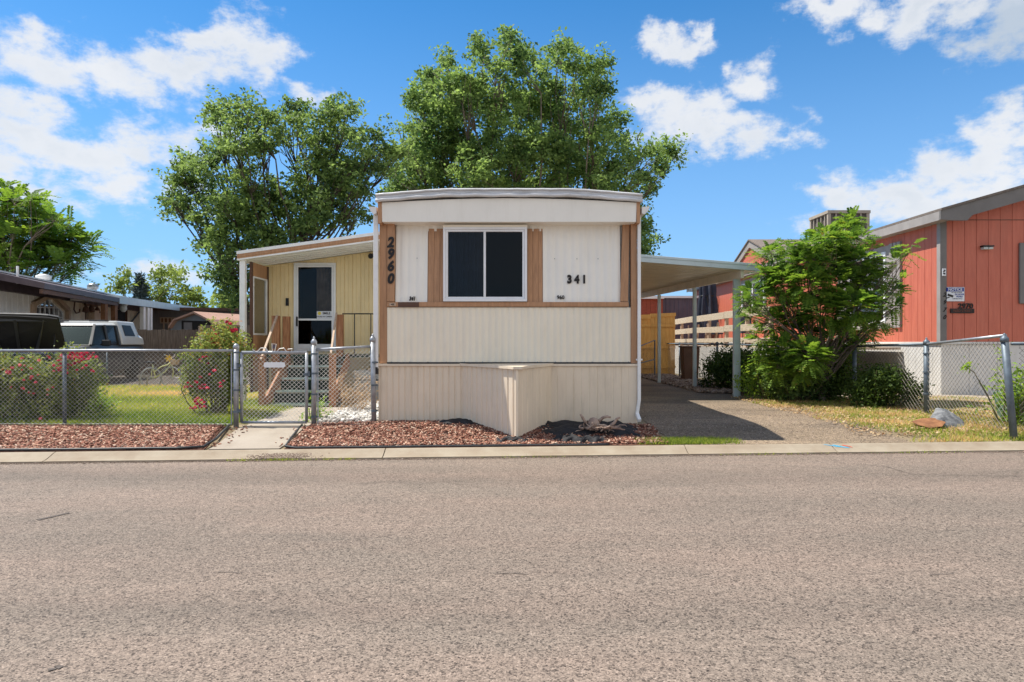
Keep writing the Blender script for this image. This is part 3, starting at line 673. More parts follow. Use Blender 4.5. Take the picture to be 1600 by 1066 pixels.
crack('road_nick', [gp(1452,898), gp(1490,896)], .006, 'short dark nick in the asphalt far right')
crack('road_nick', [gp(340,893), gp(378,895)], .006, 'short dark nick in the asphalt left of centre')
# ================================================================ MOBILE HOME
S = 9.65/F
def hx(px, d=9.65): return (px-CX)/F*d
def hz(py, d=9.65): return EYE-(py-CY)/F*d
XL, XR = hx(592), hx(995.5); BACK = 25.5
home = thing('mobile_home', 'cream and brown single wide mobile home numbered 2960 with a prow skirt', 'mobile home', (0, 9.65, .2))
SM = [(0,0),(.10,-.006),(.2,-.018),(.35,-.018),(.45,-.006),(.55,0),(.8,0)]        # gentle ribs
def smoothprof(depth, n=8, p=1.0): return [(i/n, -depth*(.5-.5*math.cos(2*math.pi*i/n))**p) for i in range(n)]
# side and rear walls, floor and core
b = MB(); b.box(XL+.02, XR-.02, 9.80, BACK, .9, 3.36); b.build('wall', M['white_siding'], home)
b = MB()
b.ribs((XL, BACK, 0), (0,-1,0), (-1,0,0), BACK-9.66, .2, 3.36, smoothprof(.015), .1)
b.ribs((XR, 9.66, 0), (0,1,0), (1,0,0), BACK-9.66, .2, 3.36, smoothprof(.015), .1)
b.ribs((XR, BACK, 0), (-1,0,0), (0,1,0), XR-XL, .2, 3.36, smoothprof(.015), .1)
b.build('side_panel', M['white_siding'], home)
# lower front panel (ribbed, bright cream)
x0, x1 = hx(605), hx(985.5)
b = MB(); b.ribs((x0, 9.65, 0), (1,0,0), (0,-1,0), x1-x0, hz(567), hz(480.5), smoothprof(.010, 8, 1.6), .092)
o = b.build('lower_panel', M['cream_siding'], home, solid=.004)
# window band, recessed at its head, flush at its foot
ZB, ZT = hz(472), hz(349); YB, YT = 9.66, 9.74
def band(name, px0, px1, mat_, zt=ZT, zb=ZB, pitch=.115, depth=.009, mesh=None, pr=None):
    b = MB(); b.ribs((hx(px0), 0, 0), (1,0,0), (0,-1,0), hx(px1)-hx(px0), zb, zt, pr or smoothprof(depth, 8, 1.8), pitch)
    b.v = [(x, y+YB+(YT-YB)*(z-ZB)/(ZT-ZB), z) for x, y, z in b.v]
    return b.build(name, mat_, home, solid=.004)
band('upper_panel', 617.5, 667.5, M['white_siding']); band('upper_panel', 848.5, 970, M['white_siding'])
band('upper_panel', 667, 850, M['white_siding'], zt=ZT, zb=hz(360))
BT = [(0,0),(.02,-.012),(.07,-.012),(.09,0),(.97,0)]
band('brown_panel', 668, 694, M['brown_trim'], zt=hz(356), pitch=.083, pr=BT)
band('brown_panel', 824, 848, M['brown_trim'], zt=hz(356), pitch=.076, pr=BT)
# posts and rails
def yb_(z): return YB+(YT-YB)*(z-ZB)/(ZT-ZB)
def post(px0, px1, py0, py1, yf, yt=None, m='brown_trim', px0t=None, px1t=None, dep=.09, name='corner_post'):
    b = MB(); yt = yf if yt is None else yt
    z0, z1 = hz(py1), hz(py0); a0, a1 = hx(px0), hx(px1); c0 = hx(px0t) if px0t else a0; c1 = hx(px1t) if px1t else a1
    b.hexa([(a0, yf, z0), (a1, yf, z0), (a1, yf+dep, z0), (a0, yf+dep, z0)], [(c0, yt, z1), (c1, yt, z1), (c1, yt+dep, z1), (c0, yt+dep, z1)])
    return b.build(name, M[m], home, bevel=.004)
post(593, 604.7, 347, 568, 9.64)
p_num = post(605.3, 616.8, 347, 471.5, 9.625, 9.625)
post(985.8, 995, 347, 568, 9.64, name='corner_post')
post(969, 981, 347, 471.5, 9.63, 9.70, px0t=974, px1t=985, dep=.06)
b = MB(); b.box(hx(605.3), hx(982), 9.622, 9.70, hz(479.5), hz(472.2)); b.build('belt_rail', M['brown_trim'], home, bevel=.003)
b = MB(); b.box(hx(600), hx(985), 9.62, 9.74, hz(349.5), hz(346.0)); b.build('head_rail', M['dark_brown'], home)
# fascia boxed out under the roof
FD = 9.47
def fx(px): return (px-CX)/F*FD
def fz(py): return EYE-(py-CY)/F*FD
b = MB(); n = 24; top = []
b.prism([(fx(597), FD, fz(347)), (fx(994), FD, fz(347)), (fx(995), FD, fz(316.5))]+[(fx(995)+(fx(596)-fx(995))*i/n, FD, fz(316.5)+ .06*math.sin(math.pi*i/n)) for i in range(1, n)]+[(fx(596), FD, fz(316.5))], (0, .3, 0))
b.build('fascia', M['white_siding'], home, bevel=.004)
for pa, pb in ((590.5, 596.6), (994.6, 1000)):
    b = MB(); b.box(fx(pa), fx(pb), FD-.01, FD+.35, fz(349), fz(316)); b.build('fascia_end', M['brown_trim'], home, bevel=.003)
# bowed metal roof with a rolled drip edge
def arch(t):   # t 0..1 across
    return .075*min(1, math.sin(math.pi*min(1, max(0, t)))*1.35)
RX0, RX1 = fx(590)-.02, fx(1001)+.02
b = MB(); n = 32; z0 = fz(316)
for y0, y1 in ((FD-.03, BACK+.05),):
    bot = [(RX0+(RX1-RX0)*i/n, y0, z0+arch(i/n)) for i in range(n+1)]; top = [(x, y, z+.112) for x, y, z in bot]
    b.prism(bot+top[::-1], (0, y1-y0, 0))
b.build('roof', M['roof_metal'], home)
b = MB(); b.tube([(RX0+(RX1-RX0)*i/n, FD-.045, z0+arch(i/n)+.012+.004*math.sin(i*1.7)) for i in range(n+1)], .026, 8); b.tube([(RX0+(RX1-RX0)*i/n, FD-.038, z0+arch(i/n)+.092+.003*math.sin(i*2.3)) for i in range(n+1)], .017, 6)
b.build('drip_edge', M['roof_metal'], home, smooth=True)
# gutters and downspouts
for side, gx in (('l', RX0-.045), ('r', RX1+.045)):
    b = MB(); s = -1 if side == 'l' else 1
    prof = [(0, .09), (0, 0), (s*.04, -.015), (s*.085, .03), (s*.11, .095), (s*.1, .095), (s*.075, .035), (s*.038, -.002), (s*.008, .008), (s*.008, .09)]
    y0 = FD+.02; o = len(b.v)
    b.prism([(gx+a-s*.045, y0, fz(333)+c) for a, c in prof], (0, BACK-y0, 0)); b.poly([(gx+a-s*.045, y0+.004, fz(333)+c) for a, c in prof[:5]])
    b.build('gutter', M['white_metal'], home)
gl = (hx(589), 9.60)
b = MB(); b.obox((hx(588.5), 9.60, (fz(331)+hz(576))/2), (.033, 0, 0), (0, .025, 0), (0, 0, (fz(331)-hz(576))/2)); b.build('downspout', M['white_metal'], home, bevel=.006)
b = MB(); b.obox((hx(588), 9.60, hz(579)), (.036, 0, 0), (0, .03, 0), (0, 0, .05)); b.build('downspout_cap', M['black'], home)
b = MB(); a = Vector((hx(997.5), 9.60, 0))
b.beam(a+Vector((0,0,fz(333))), a+Vector((0,0,hz(625))), .045, .05, up=(0,1,0)); b.beam(a+Vector((0,0,hz(624))), a+Vector((-.03,-.0,hz(648))), .045, .05, up=(0,1,0)); b.beam(a+Vector((-.03,0,hz(646))), a+Vector((-.02,-.14,hz(655))), .05, .05, up=(0,0,1))
b.build('downspout', M['white_metal'], home, bevel=.006)
b = MB(); b.obox((hx(993.5)+.04, 9.61, hz(562)), (.045,0,0), (0,.012,0), (0,0,.012)); b.build('downspout_strap', M['white_metal'], home)
# window: frame, sashes, panes, room behind
wy = 9.62
w = MB(); X0, X1, Z0, Z1 = hx(693), hx(823.5), hz(471.5), hz(355.5)
def frame(b, x0, x1, z0, z1, t, y0, y1, tb=None):
    tb = tb or t
    b.box(x0, x1, y0, y1, z0, z0+tb); b.box(x0, x1, y0, y1, z1-t, z1); b.box(x0, x0+t, y0, y1, z0+tb, z1-t); b.box(x1-t, x1, y0, y1, z0+tb, z1-t)
frame(w, X0, X1, Z0, Z1, .035, wy-.03, wy+.06)
win = w.build('window', M['window_frame'], home, bevel=.004)
b = MB(); frame(b, X0+.036, X1-.036, Z0+.036, Z1-.036, .03, wy-.012, wy+.05); xm = hx(757.5)
b.box(xm-.016, xm+.016, wy-.016, wy+.045, Z0+.066, Z1-.066); b.build('sash', M['window_frame'], win, bevel=.003)
b = MB(); b.box(X0+.066, xm-.016, wy+.015, wy+.019, Z0+.066, Z1-.066); b.build('pane', M['glass'], win)
b = MB(); b.box(xm+.016, X1-.066, wy+.025, wy+.029, Z0+.066, Z1-.066); b.build('pane', M['glass_dark'], win)
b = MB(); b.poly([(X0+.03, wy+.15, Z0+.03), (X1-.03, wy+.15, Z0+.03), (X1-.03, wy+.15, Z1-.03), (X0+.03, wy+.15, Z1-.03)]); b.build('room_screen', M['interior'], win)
b = MB(); prev = None; n = 60
for i in range(n+1):
    x = X0+.07+(xm+.05-X0-.07)*i/n; y = wy+.11+.016*math.sin(i*.62)+.008*math.sin(i*1.7); cur = [(x, y, Z0+.05), (x, y, Z1-.05)]
    if prev: b.poly([prev[0], cur[0], cur[1], prev[1]])
    prev = cur
b.build('curtain', M['curtain_blue'], win)
b = MB(); b.box(X0-.004, X1+.004, wy-.04, wy+.07, hz(356), hz(352.5)); b.build('window_hood', M['cream_siding'], win)
# skirting
b = MB(); b.ribs((XL, 9.63, 0), (1,0,0), (0,-1,0), hx(728)-XL, .12, hz(571), [(0,0),(.12,0),(.2,-.009),(.36,-.009),(.44,0),(.7,0)], .088); b.build('skirting', M['skirt'], home, solid=.004)
b = MB(); b.ribs((hx(858), 9.63, 0), (1,0,0), (0,-1,0), hx(996)-hx(858), .12, hz(571), [(0,0),(.03,-.006),(.05,0),(.3,0),(.33,-.004),(.36,0),(.66,0),(.69,-.004),(.72,0),(.97,0)], .335); b.build('skirting', M['skirt'], home, solid=.004)
for xa_, xb_ in ((XL-.01, hx(720)), (hx(858), hx(996.5))): b = MB(); b.box(xa_, xb_, 9.60, 9.66, hz(572), hz(568.6)); b.build('skirting_cap', M['skirt'], home, bevel=.003)
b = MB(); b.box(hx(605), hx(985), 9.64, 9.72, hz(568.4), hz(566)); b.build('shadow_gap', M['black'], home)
# prow over the hitch
T = Vector((.066, 8.80, 0)); A = Vector((hx(721), 9.64, 0)); B = Vector((hx(862), 9.64, 0))
ztp = 1.065
def facet(a, c, prof, pitch, n_, ztA, ztB, m='skirt'):
    b = MB(); L_ = (c-a).length
    b.ribs(a, c-a, n_, L_, .05, lambda u: ztA+(ztB-ztA)*u/L_, prof, pitch); return b.build('prow_panel', M[m], home, solid=.004)
nL = Vector((-(T-A).y*-1, 0, 0)); dL = (T-A).normalized(); nL = Vector((dL.y, -dL.x, 0)); dR = (B-T).normalized(); nR = Vector((dR.y, -dR.x, 0))
facet(A, T, [(0,0),(.1,0),(.18,-.012),(.36,-.012),(.45,0),(.7,0)], .105, nL, hz(572), 1.03)
facet(T, B, [(0,0),(.05,-.008),(.1,0),(.45,0),(.5,-.006),(.55,0)], .26, nR, 1.03, hz(572))
b = MB(); zc = 1.055
A2, T2, B2 = A+nL*.03, T+Vector((0,-.05,0)), B+nR*.03
curve = [A2.lerp(T2, t) for t in (0,.5,.85)]+[T2+Vector((-.05,.02,0)), T2+Vector((.06,.0,0))]+[T2.lerp(B2, t) for t in (.3,.65,1)]
lo = [(p.x, p.y, (hz(571.5)*(1-w_)+1.032*w_)) for p, w_ in zip(curve, (0,.5,.85,1,1,.7,.35,0))]
hi = [(x, y, z+.035) for x, y, z in lo]
back = [(hx(862), 9.64, hz(568.5)), (hx(721), 9.64, hz(568.5))]
for i in range(len(lo)-1): b.poly([lo[i], lo[i+1], hi[i+1], hi[i]])
b.poly(hi+back); b.poly([(x, y, z-.03) for x, y, z in (hi+back)][::-1])
b.build('prow_cap', M['skirt'], home)
# corner bead on the prow
b = MB(); b.beam((T.x, T.y-.012, .1), (T.x, T.y-.012, 1.02), .03, .02, up=(0,1,0)); b.build('prow_bead', M['skirt'], home)
# lettering
for ch, py in (('2',380),('9',398),('6',417),('0',436.5)):
    text('house_number', ch, .195, (hx(610.6), 9.614, hz(py)), M['number_black'], home, ext=.006, shear=.18, bold=.008, sx=.95)
text('lot_number', '3 4 1', .155, (hx(901.5), yb_(hz(437))-.016, hz(437)), M['number_black'], home, bold=.009, sx=.86)
text('small_number', '960', .075, (hx(876), yb_(hz(465))-.014, hz(465)), M['number_black'], home, bold=.002, sx=.95)
text('small_number', '341', .075, (hx(644), yb_(hz(467))-.014, hz(467)), M['number_black'], home, bold=.004, sx=.8, shear=.2)
b = MB(); b.box(hx(622.5), hx(655), 9.612, 9.624, hz(480), hz(472.5)); b.build('name_plate', M['dark_brown'], home, bevel=.003)
b = MB(); b.box(hx(609), hx(619), 9.614, 9.624, hz(478.5), hz(474)); q = b.build('number_tag', M['wood_light'], home)
text('tag_text', '400', .03, (hx(614), 9.611, hz(476.3)), M['number_black'], home, ext=.001)
# screws along seams
b = MB()
for i in range(14):
    x = hx(612)+i*(hx(982)-hx(612))/13; b.lathe((x, 9.632, hz(566)), [(.008, 0), (.006, -.006), (.001, -.008)], 6, 'y')
for px in (867, 902, 935): 
    b.lathe((hx(px), yb_(hz(404))-.012, hz(404)), [(.007, 0), (.005, -.006), (.001, -.008)], 6, 'y')
b.lathe((hx(651), yb_(hz(403))-.012, hz(403)), [(.007, 0), (.005, -.006), (.001, -.008)], 6, 'y')
b.build('screws', M['galv_dark'], home)['kind'] = 'stuff'

# ---------------- porch addition on the left flank (its own built-on room and awning)
porch = thing('porch_addition', 'yellow sided porch room with white awning on the left of the mobile home', 'porch', (-3.5, 14.3, .2))
PX0, PXR, PY = -5.2, XL-.03, 14.3
zu = lambda x: 2.97+(3.42-2.97)*(x-PX0)/(PXR-PX0)      # underside of the awning
WP = [(0,0),(.04,-.014),(.09,-.014),(.13,0),(.5,0),(.53,-.008),(.57,-.008),(.6,0),(.97,0)]
dx0, dx1 = hx(459.5, PY), hx(525, PY); dz0, dz1 = hz(549, PY), hz(411, PY)
for a, c, zb, zt in ((PX0+.0, dx0, .3, None), (dx1, PXR, 1.15, None), (dx0, dx1, dz1, None)):
    b = MB(); zz = (lambda u, a=a: zu(a+u)+.0); b.ribs((a, PY, 0), (1,0,0), (0,-1,0), c-a, zb, zz, WP, .17); b.build('wall', M['yellow_siding'], porch, solid=.004)
b = MB(); b.hexa([(PX0+.02, PY+.02, .25), (PXR, PY+.02, .25), (PXR, 21, .25), (PX0+.02, 21, .25)], [(PX0+.02, PY+.02, zu(PX0)-.01), (PXR, PY+.02, zu(PXR)-.01), (PXR, 21, zu(PXR)-.01), (PX0+.02, 21, zu(PX0)-.01)])
# cut the doorway out by building the room body only beside the door
b = MB()
def room(a, c, z0, z1a, z1c, y0=PY+.03): b.hexa([(a, y0, z0), (c, y0, z0), (c, 21, z0), (a, 21, z0)], [(a, y0, z1a), (c, y0, z1c), (c, 21, z1c), (a, 21, z1a)])
room(PX0+.02, dx0-.01, .25, zu(PX0+.02)-.02, zu(dx0)-.02); room(dx1+.01, PXR, .25, zu(dx1)-.02, zu(PXR)-.02); room(dx0-.008, dx1+.008, .25, dz0, dz0); room(dx0-.008, dx1+.008, dz0+.002, zu(dx0)-.02, zu(dx1)-.02, PY+.5)
b.build('room_body', M['yellow_siding'], porch)
# door
d = MB(); frame(d, dx0, dx1, dz0, dz1, .045, PY-.03, PY+.05); door = d.build('door', M['window_frame'], porch, bevel=.004)
b = MB(); a0, a1, b0, b1 = dx0+.05, dx1-.05, dz0+.05, dz1-.05; zm = hz(499.5, PY)
frame(b, a0, a1, b0, b1, .04, PY-.015, PY+.02, .1); b.box(a0+.04, a1-.04, PY-.015, PY+.02, zm-.02, zm+.02); b.build('storm_frame', M['window_frame'], door, bevel=.003)
b = MB(); b.box(a0+.04, a1-.04, PY, PY+.004, b0+.1, zm-.02); b.build('pane', M['glass_dark'], door)
b = MB(); b.box(a0+.04, a1-.04, PY, PY+.004, zm+.02, b1-.04); b.build('pane', M['glass'], door)
b = MB(); xc = (a0+a1)/2; prev = None
for i in range(31):
    x = xc+(a1-.05-xc)*i/30; y = PY+.12+.02*math.sin(i*.8); cur = [(x, y, b0+.1), (x, y, b1-.05)]
    if prev: b.poly([prev[0], cur[0], cur[1], prev[1]])
    prev = cur
b.build('curtain', M['curtain_grey'], door)
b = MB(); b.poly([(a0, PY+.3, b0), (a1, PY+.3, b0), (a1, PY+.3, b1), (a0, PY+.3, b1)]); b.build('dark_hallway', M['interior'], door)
b = MB(); b.box(dx0+.06, dx0+.085, PY-.06, PY-.02, hz(510, PY), hz(495, PY)); b.build('handle', M['black'], door, bevel=.004)
b = MB(); sx0, sx1, sz0, sz1 = hx(495.5, PY), hx(518.5, PY), hz(498, PY), hz(486.5, PY); b.box(sx0, sx1, PY-.022, PY-.017, sz0, sz1); st = b.build('camera_sticker', M['sign_white'], door)
b = MB(); b.lathe((sx0+.055, PY-.022, sz1-.045), [(.036, 0), (.036, -.002)], 16, 'y'); b.build('smiley', M['sign_yellow'], door)
text('sticker_text', 'SMILE', .065, (sx0+.2, PY-.0235, sz1-.045), M['number_black'], door, ext=.001, bold=.002)
text('sticker_text', "YOU'RE ON CAMERA", .034, (sx0+.155, PY-.0235, sz0+.04), M['number_black'], door, ext=.001, bold=.001)
b = MB(); b.box(hx(447, PY), hx(451.5, PY), PY-.035, PY, hz(478, PY), hz(466, PY)); b.build('doorbell', M['black'], porch, bevel=.008)
b = MB(); b.lathe((hx(582, PY), PY-.10, hz(402, PY)), [(.03, 0), (.055, -.07), (.055, -.09)], 12, 'y'); b.obox((hx(584, PY), PY-.05, hz(399, PY)), (.02,0,0), (0,.06,0), (0,0,.02)); b.build('floodlight', M['black'], porch)
# awning roof: ribbed pans, with brown striped fascia
AF = 13.15; AB = 21.2
b = MB(); n = 1
def slab(b, x0, x1, y0, y1, o0, o1): b.hexa([(x0, y0, zu(x0)+o0), (x1, y0, zu(x1)+o0), (x1, y1, zu(x1)+o0), (x0, y1, zu(x0)+o0)], [(x0, y0, zu(x0)+o1), (x1, y0, zu(x1)+o1), (x1, y1, zu(x1)+o1), (x0, y1, zu(x0)+o1)])
AX0 = hx(372, AF); slab(b, AX0, PXR, AF+.02, AB, .05, .09)
y = AF+.04
while y < PY: slab(b, AX0+.02, PXR-.002, y, y+.07, -.005, .049); y += .24
b.build('awning', M['white_metal'], porch)
b = MB(); slab(b, AX0-.02, PXR, AF-.03, AF+.02, .115, .175); slab(b, AX0-.02, PXR, AF-.012, AF+.02, -.0, .03); b.build('fascia_edge', M['white_metal'], porch)
b = MB(); slab(b, AX0-.01, PXR, AF-.018, AF+.018, .031, .114); slab(b, AX0-.01, PXR, AF-.03, AF-.0181, .06, .08); b.build('fascia_stripe', M['brown_trim'], porch)
b = MB(); b.box(AX0-.02, AX0+.03, AF, AB, zu(AX0)+.0, zu(AX0)+.17); b.build('side_fascia', M['white_metal'], porch)
# corner post and glazed side screen
b = MB(); b.box(hx(374, 13.2), hx(382.5, 13.2), 13.2, 13.3, gz(-5.2, 13.2), zu(-5.2)+.0); b.build('corner_post', M['white_metal'], porch, bevel=.005)
sxp = -5.1
b = MB(); b.box(sxp-.02, sxp+.02, 13.32, 13.40, .4, 2.95); b.box(sxp-.02, sxp+.02, 14.17, 14.27, .4, 2.95); b.build('side_stud', M['dark_brown'], porch)
for za_, zb_ in ((.4,1.52),(2.68,2.95)): b = MB(); b.box(sxp-.015, sxp+.015, 13.40, 14.17, za_, zb_); b.build('side_panel', M['brown_trim'], porch)
b = MB(); b.box(sxp-.028, sxp+.028, 13.41, 14.16, 1.525, 1.56); b.box(sxp-.028, sxp+.028, 13.41, 14.16, 2.65, 2.68); b.box(sxp-.028, sxp+.028, 13.405, 13.44, 1.56, 2.65); b.box(sxp-.028, sxp+.028, 14.13, 14.165, 1.56, 2.65); sw = b.build('side_window', M['window_frame'], porch)
b = MB(); b.box(sxp-.003, sxp+.003, 13.44, 14.13, 1.56, 2.65); b.build('pane', M['glass_bright'], sw)

# ---------------- porch steps
steps = thing('porch_steps', 'dark green wooden porch steps with stained brown rails leading to the door', 'steps', (-3.9, 12.6, .2))
SX0, SX1 = -4.38, -3.27
for i, (z, y) in enumerate(((.27,12.28),(.49,12.58),(.71,12.9),(.93,13.2))):
    b = MB(); b.box(SX0+.02*i, SX1, y, y+.34, z-.035, z); b.build('tread', M['green_step'], steps, bevel=.004)
    b = MB(); b.box(SX0+.02*i, SX1, y-.012, y-.001, z-.032, z+.004); b.build('tread_edge', M['step_edge'], steps)
    b = MB(); b.box(SX0+.02*i, SX1, y+.30, y+.32, z+.0, z+.17); b.build('riser', M['dark_green'], steps)
b = MB(); b.box(SX0, SX1, 12.31, 12.325, .2, .235); b.build('riser', M['dark_green'], steps)
b = MB(); b.box(-4.85, XL-.06, 13.52, 14.26, 1.08, 1.13); b.build('landing', M['green_step'], steps)
b = MB()
for xx in (SX0-.03, SX1+.03): b = MB(); b.beam((xx, 12.2, .26), (xx, 13.55, 1.06), .04, .24, up=(0,0,1)); b.build('stringer', M['wood_stain'], steps)
def wp(px0, px1, py0, py1, d, t=.09): 
    b = MB(); x0, x1 = hx(px0, d), hx(px1, d); b.box(x0, x1, d, d+t, max(.2, hz(py1, d)), hz(py0, d)); return b.build('post', M['wood_stain'], steps, bevel=.006)
wp(403.5, 412, 556, 650, 12.15); wp(513.5, 523.5, 553, 650, 12.15)
wp(424, 436, 493.5, 600, 13.48); wp(441, 452, 494.5, 600, 13.56); wp(525, 535.5, 491.5, 640, 13.5, .1)
b = MB(); b.beam((hx(407,12.1), 12.12, hz(562,12.1)), (hx(434,13.5), 13.46, hz(494,13.5)), .04, .04); b.build('handrail', M['wood_light'], steps, bevel=.004)
b = MB(); b.beam((hx(516.5,12.1), 12.12, hz(553,12.1)), (hx(526,13.5), 13.48, hz(490,13.5)), .035, .04); b.build('handrail', M['wood_light'], steps, bevel=.004)
b = MB(); zr = hz(490.5, 13.5); zl = hz(556, 13.5)
b.tube([(hx(535,13.5), 13.5, zr), (hx(590,13.5), 13.5, zr)], .014, 6); b.tube([(hx(535,13.5), 13.5, zl), (hx(590,13.5), 13.5, zl)], .012, 6)
for px in (554, 579.5): b.tube([(hx(px,13.5), 13.5, zr), (hx(px,13.5), 13.5, zl)], .011, 6)
b.build('iron_rail', M['black'], steps)
b = MB(); b.box(-3.15, XL-.05, 13.56, 14.2, .2, .62); b.box(-3.15, XL-.05, 13.55, 14.2, .64, .82)
tag(b.build('block_pier', M['concrete_block'], bevel=.01), 'pale concrete blocks supporting the landing behind the gate fence', 'concrete blocks')

# ---------------- carport
cp = thing('carport', 'white metal carport roof on slim posts over the driveway', 'carport', (3.5, 18, .2))
CY0, CY1 = 14.25, 24.5
def cz(x, y=0): return 3.13-.078*(x-1.8)            # soffit height
xr = lambda y: 5.16-(y-CY0)*.085
b = MB(); y = CY0+.05; k = 0
def pan(ya, yb, o0, o1): b.hexa([(1.79, ya, cz(1.79)+o0), (xr(ya)-.05, ya, cz(xr(ya))+o0), (xr(yb)-.05, yb, cz(xr(yb))+o0), (1.79, yb, cz(1.79)+o0)], [(1.79, ya, cz(1.79)+o1), (xr(ya)-.05, ya, cz(xr(ya))+o1), (xr(yb)-.05, yb, cz(xr(yb))+o1), (1.79, yb, cz(1.79)+o1)])
while y < CY1-.3: pan(y, y+.24, .0, .03); pan(y+.03, y+.30, .031, .06); y += .305
b.build('roof_pan', M['carport_soffit'], cp)
b = MB(); b.hexa([(1.79, CY0+.03, cz(1.79)+.063), (xr(CY0)-.03, CY0+.03, cz(xr(CY0))+.063), (xr(CY1)-.03, CY1, cz(xr(CY1))+.063), (1.79, CY1, cz(1.79)+.063)], [(1.79, CY0+.03, cz(1.79)+.12), (xr(CY0)-.03, CY0+.03, cz(xr(CY0))+.12), (xr(CY1)-.03, CY1, cz(xr(CY1))+.12), (1.79, CY1, cz(1.79)+.12)])
b.build('roof_top', M['carport'], cp)
def fas(p0, p1, z0, z1, t, name): 
    b = MB(); a = Vector(p0); c = Vector(p1); dd = (c-a).normalized(); nn = Vector((-dd.y, dd.x, 0))*t
    b.hexa([(a.x, a.y, z0(a.x)), (c.x, c.y, z0(c.x)), (c.x+nn.x, c.y+nn.y, z0(c.x)), (a.x+nn.x, a.y+nn.y, z0(a.x))], [(a.x, a.y, z1(a.x)), (c.x, c.y, z1(c.x)), (c.x+nn.x, c.y+nn.y, z1(c.x)), (a.x+nn.x, a.y+nn.y, z1(a.x))]); return b.build(name, M['carport'], cp, bevel=.004)
fas((1.79, CY0, 0), (xr(CY0)+.05, CY0, 0), lambda x: cz(x), lambda x: cz(x)+.135, .03, 'fascia')
fas((1.79, CY0-.014, 0), (xr(CY0)+.05, CY0-.014, 0), lambda x: cz(x)+.10, lambda x: cz(x)+.15, .013, 'fascia_lip')
fas((xr(CY0)+.05, CY0+.031, 0), (xr(CY1)+.05, CY1, 0), lambda x: cz(x)+.0, lambda x: cz(x)+.13, .03, 'side_gutter')
PST = [(4.78,14.6),(4.60,17.2),(4.30,19.95),(3.95,22.9)]
b = MB(); b.beam((4.83, CY0+.05, cz(4.83)-.085), (3.83, CY1, cz(3.83)-.085), .07, .17); b.build('beam', M['carport_soffit'], cp, bevel=.004)
for i, (x, y) in enumerate(PST):
    b = MB(); w_ = .048 if i == 0 else .042; b.box(x-w_, x+w_, y-w_, y+w_, .15, cz(x)-.17); b.build('post', M['carport'], cp, bevel=.006)
b = MB(); x, y = 4.97, 15.05; b.box(x-.05, x+.05, y-.05, y+.05, .15, cz(x)); b.build('post', M['carport'], cp, bevel=.006)
# ================================================================ CHAIN LINK FENCES
def link_mesh(b, a, c, za, zb, H, sp=.062, r=.0021, asp=1.08):
    """diamond wire mesh between ground points a and c; bottom heights za, zb; height H (or pair)"""
    a = Vector((a[0], a[1], 0)); c = Vector((c[0], c[1], 0)); L_ = (c-a).length; U = (c-a)/L_; N = Vector((-U.y, U.x, 0))
    Ha, Hb = (H, H) if not hasattr(H, '__len__') else H
    def pt(s, h, off): z = za+(zb-za)*s/L_+h/ max(Ha, 1e-3)*(Ha+(Hb-Ha)*s/L_); return a+U*s+N*off+Vector((0, 0, z))
    H0 = Ha; n = int((L_+H0*asp)/sp)+2
    for sgn in (1, -1):
        for k in range(n):
            c0 = k*sp-H0*asp+sp*.3
            # line: s = c0 + asp*h (sgn 1) or mirrored
            h0 = max(0, -c0/asp); h1 = min(H0, (L_-c0)/asp)
            if h1-h0 < .01: continue
            s0, s1 = c0+asp*h0, c0+asp*h1
            if sgn < 0: s0, s1 = L_-s0, L_-s1
            p, q = pt(s0, h0, sgn*.0022), pt(s1, h1, sgn*.0022); d = (q-p).normalized(); u = N*r; w = d.cross(N).normalized()*r
            o = len(b.v); b.v += [tuple(p+u), tuple(p+w), tuple(p-u), tuple(p-w), tuple(q+u), tuple(q+w), tuple(q-u), tuple(q-w)]
            b.f += [(o, o+1, o+5, o+4), (o+1, o+2, o+6, o+5), (o+2, o+3, o+7, o+6), (o+3, o, o+4, o+7)]
    # knuckles along the top
    k = 0
    while k*sp*1.0 < L_:
        s = k*sp; p = pt(s, H0, 0); b.tube([p, p+Vector((0, 0, .018))], r*.9, 3, False); k += 1
    return b
def fpost(px_, py_, H, r, m, parent, z0=None, cap='dome', lean=0):
    z0 = gz(px_, py_)-.03 if z0 is None else z0; b = MB(); top = z0+.03+H
    t = Vector((px_+lean, py_, top)); b.tube([(px_, py_, z0), t], r, 14)
    o = b.build('post', m, parent, smooth=True); b = MB()
    if cap == 'dome': b.lathe(t-Vector((0,0,.01)), [(r*1.16, -.03), (r*1.16, .012), (r*.95, .03), (r*.5, .045), (r*.08, .05)], 14)
    else: b.lathe(t-Vector((0,0,.01)), [(r*1.16, -.03), (r*1.16, .02), (r*.7, .045), (r*.35, .055), (r*.42, .07), (r*.1, .09)], 14)
    b.build('post_cap', m, o, smooth=True)
    return o
def clamps(parent, x, y, zs_, r, m):
    for z in zs_:
        b = MB(); b.lathe((x, y, z), [(r, -.012), (r*1.18, -.012), (r*1.18, .012), (r, .012)], 14); b.obox((x+r*1.25, y, z), (.012,0,0), (0,.006,0), (0,0,.008)); b.build('clamp', m, parent)
FY = 9.45
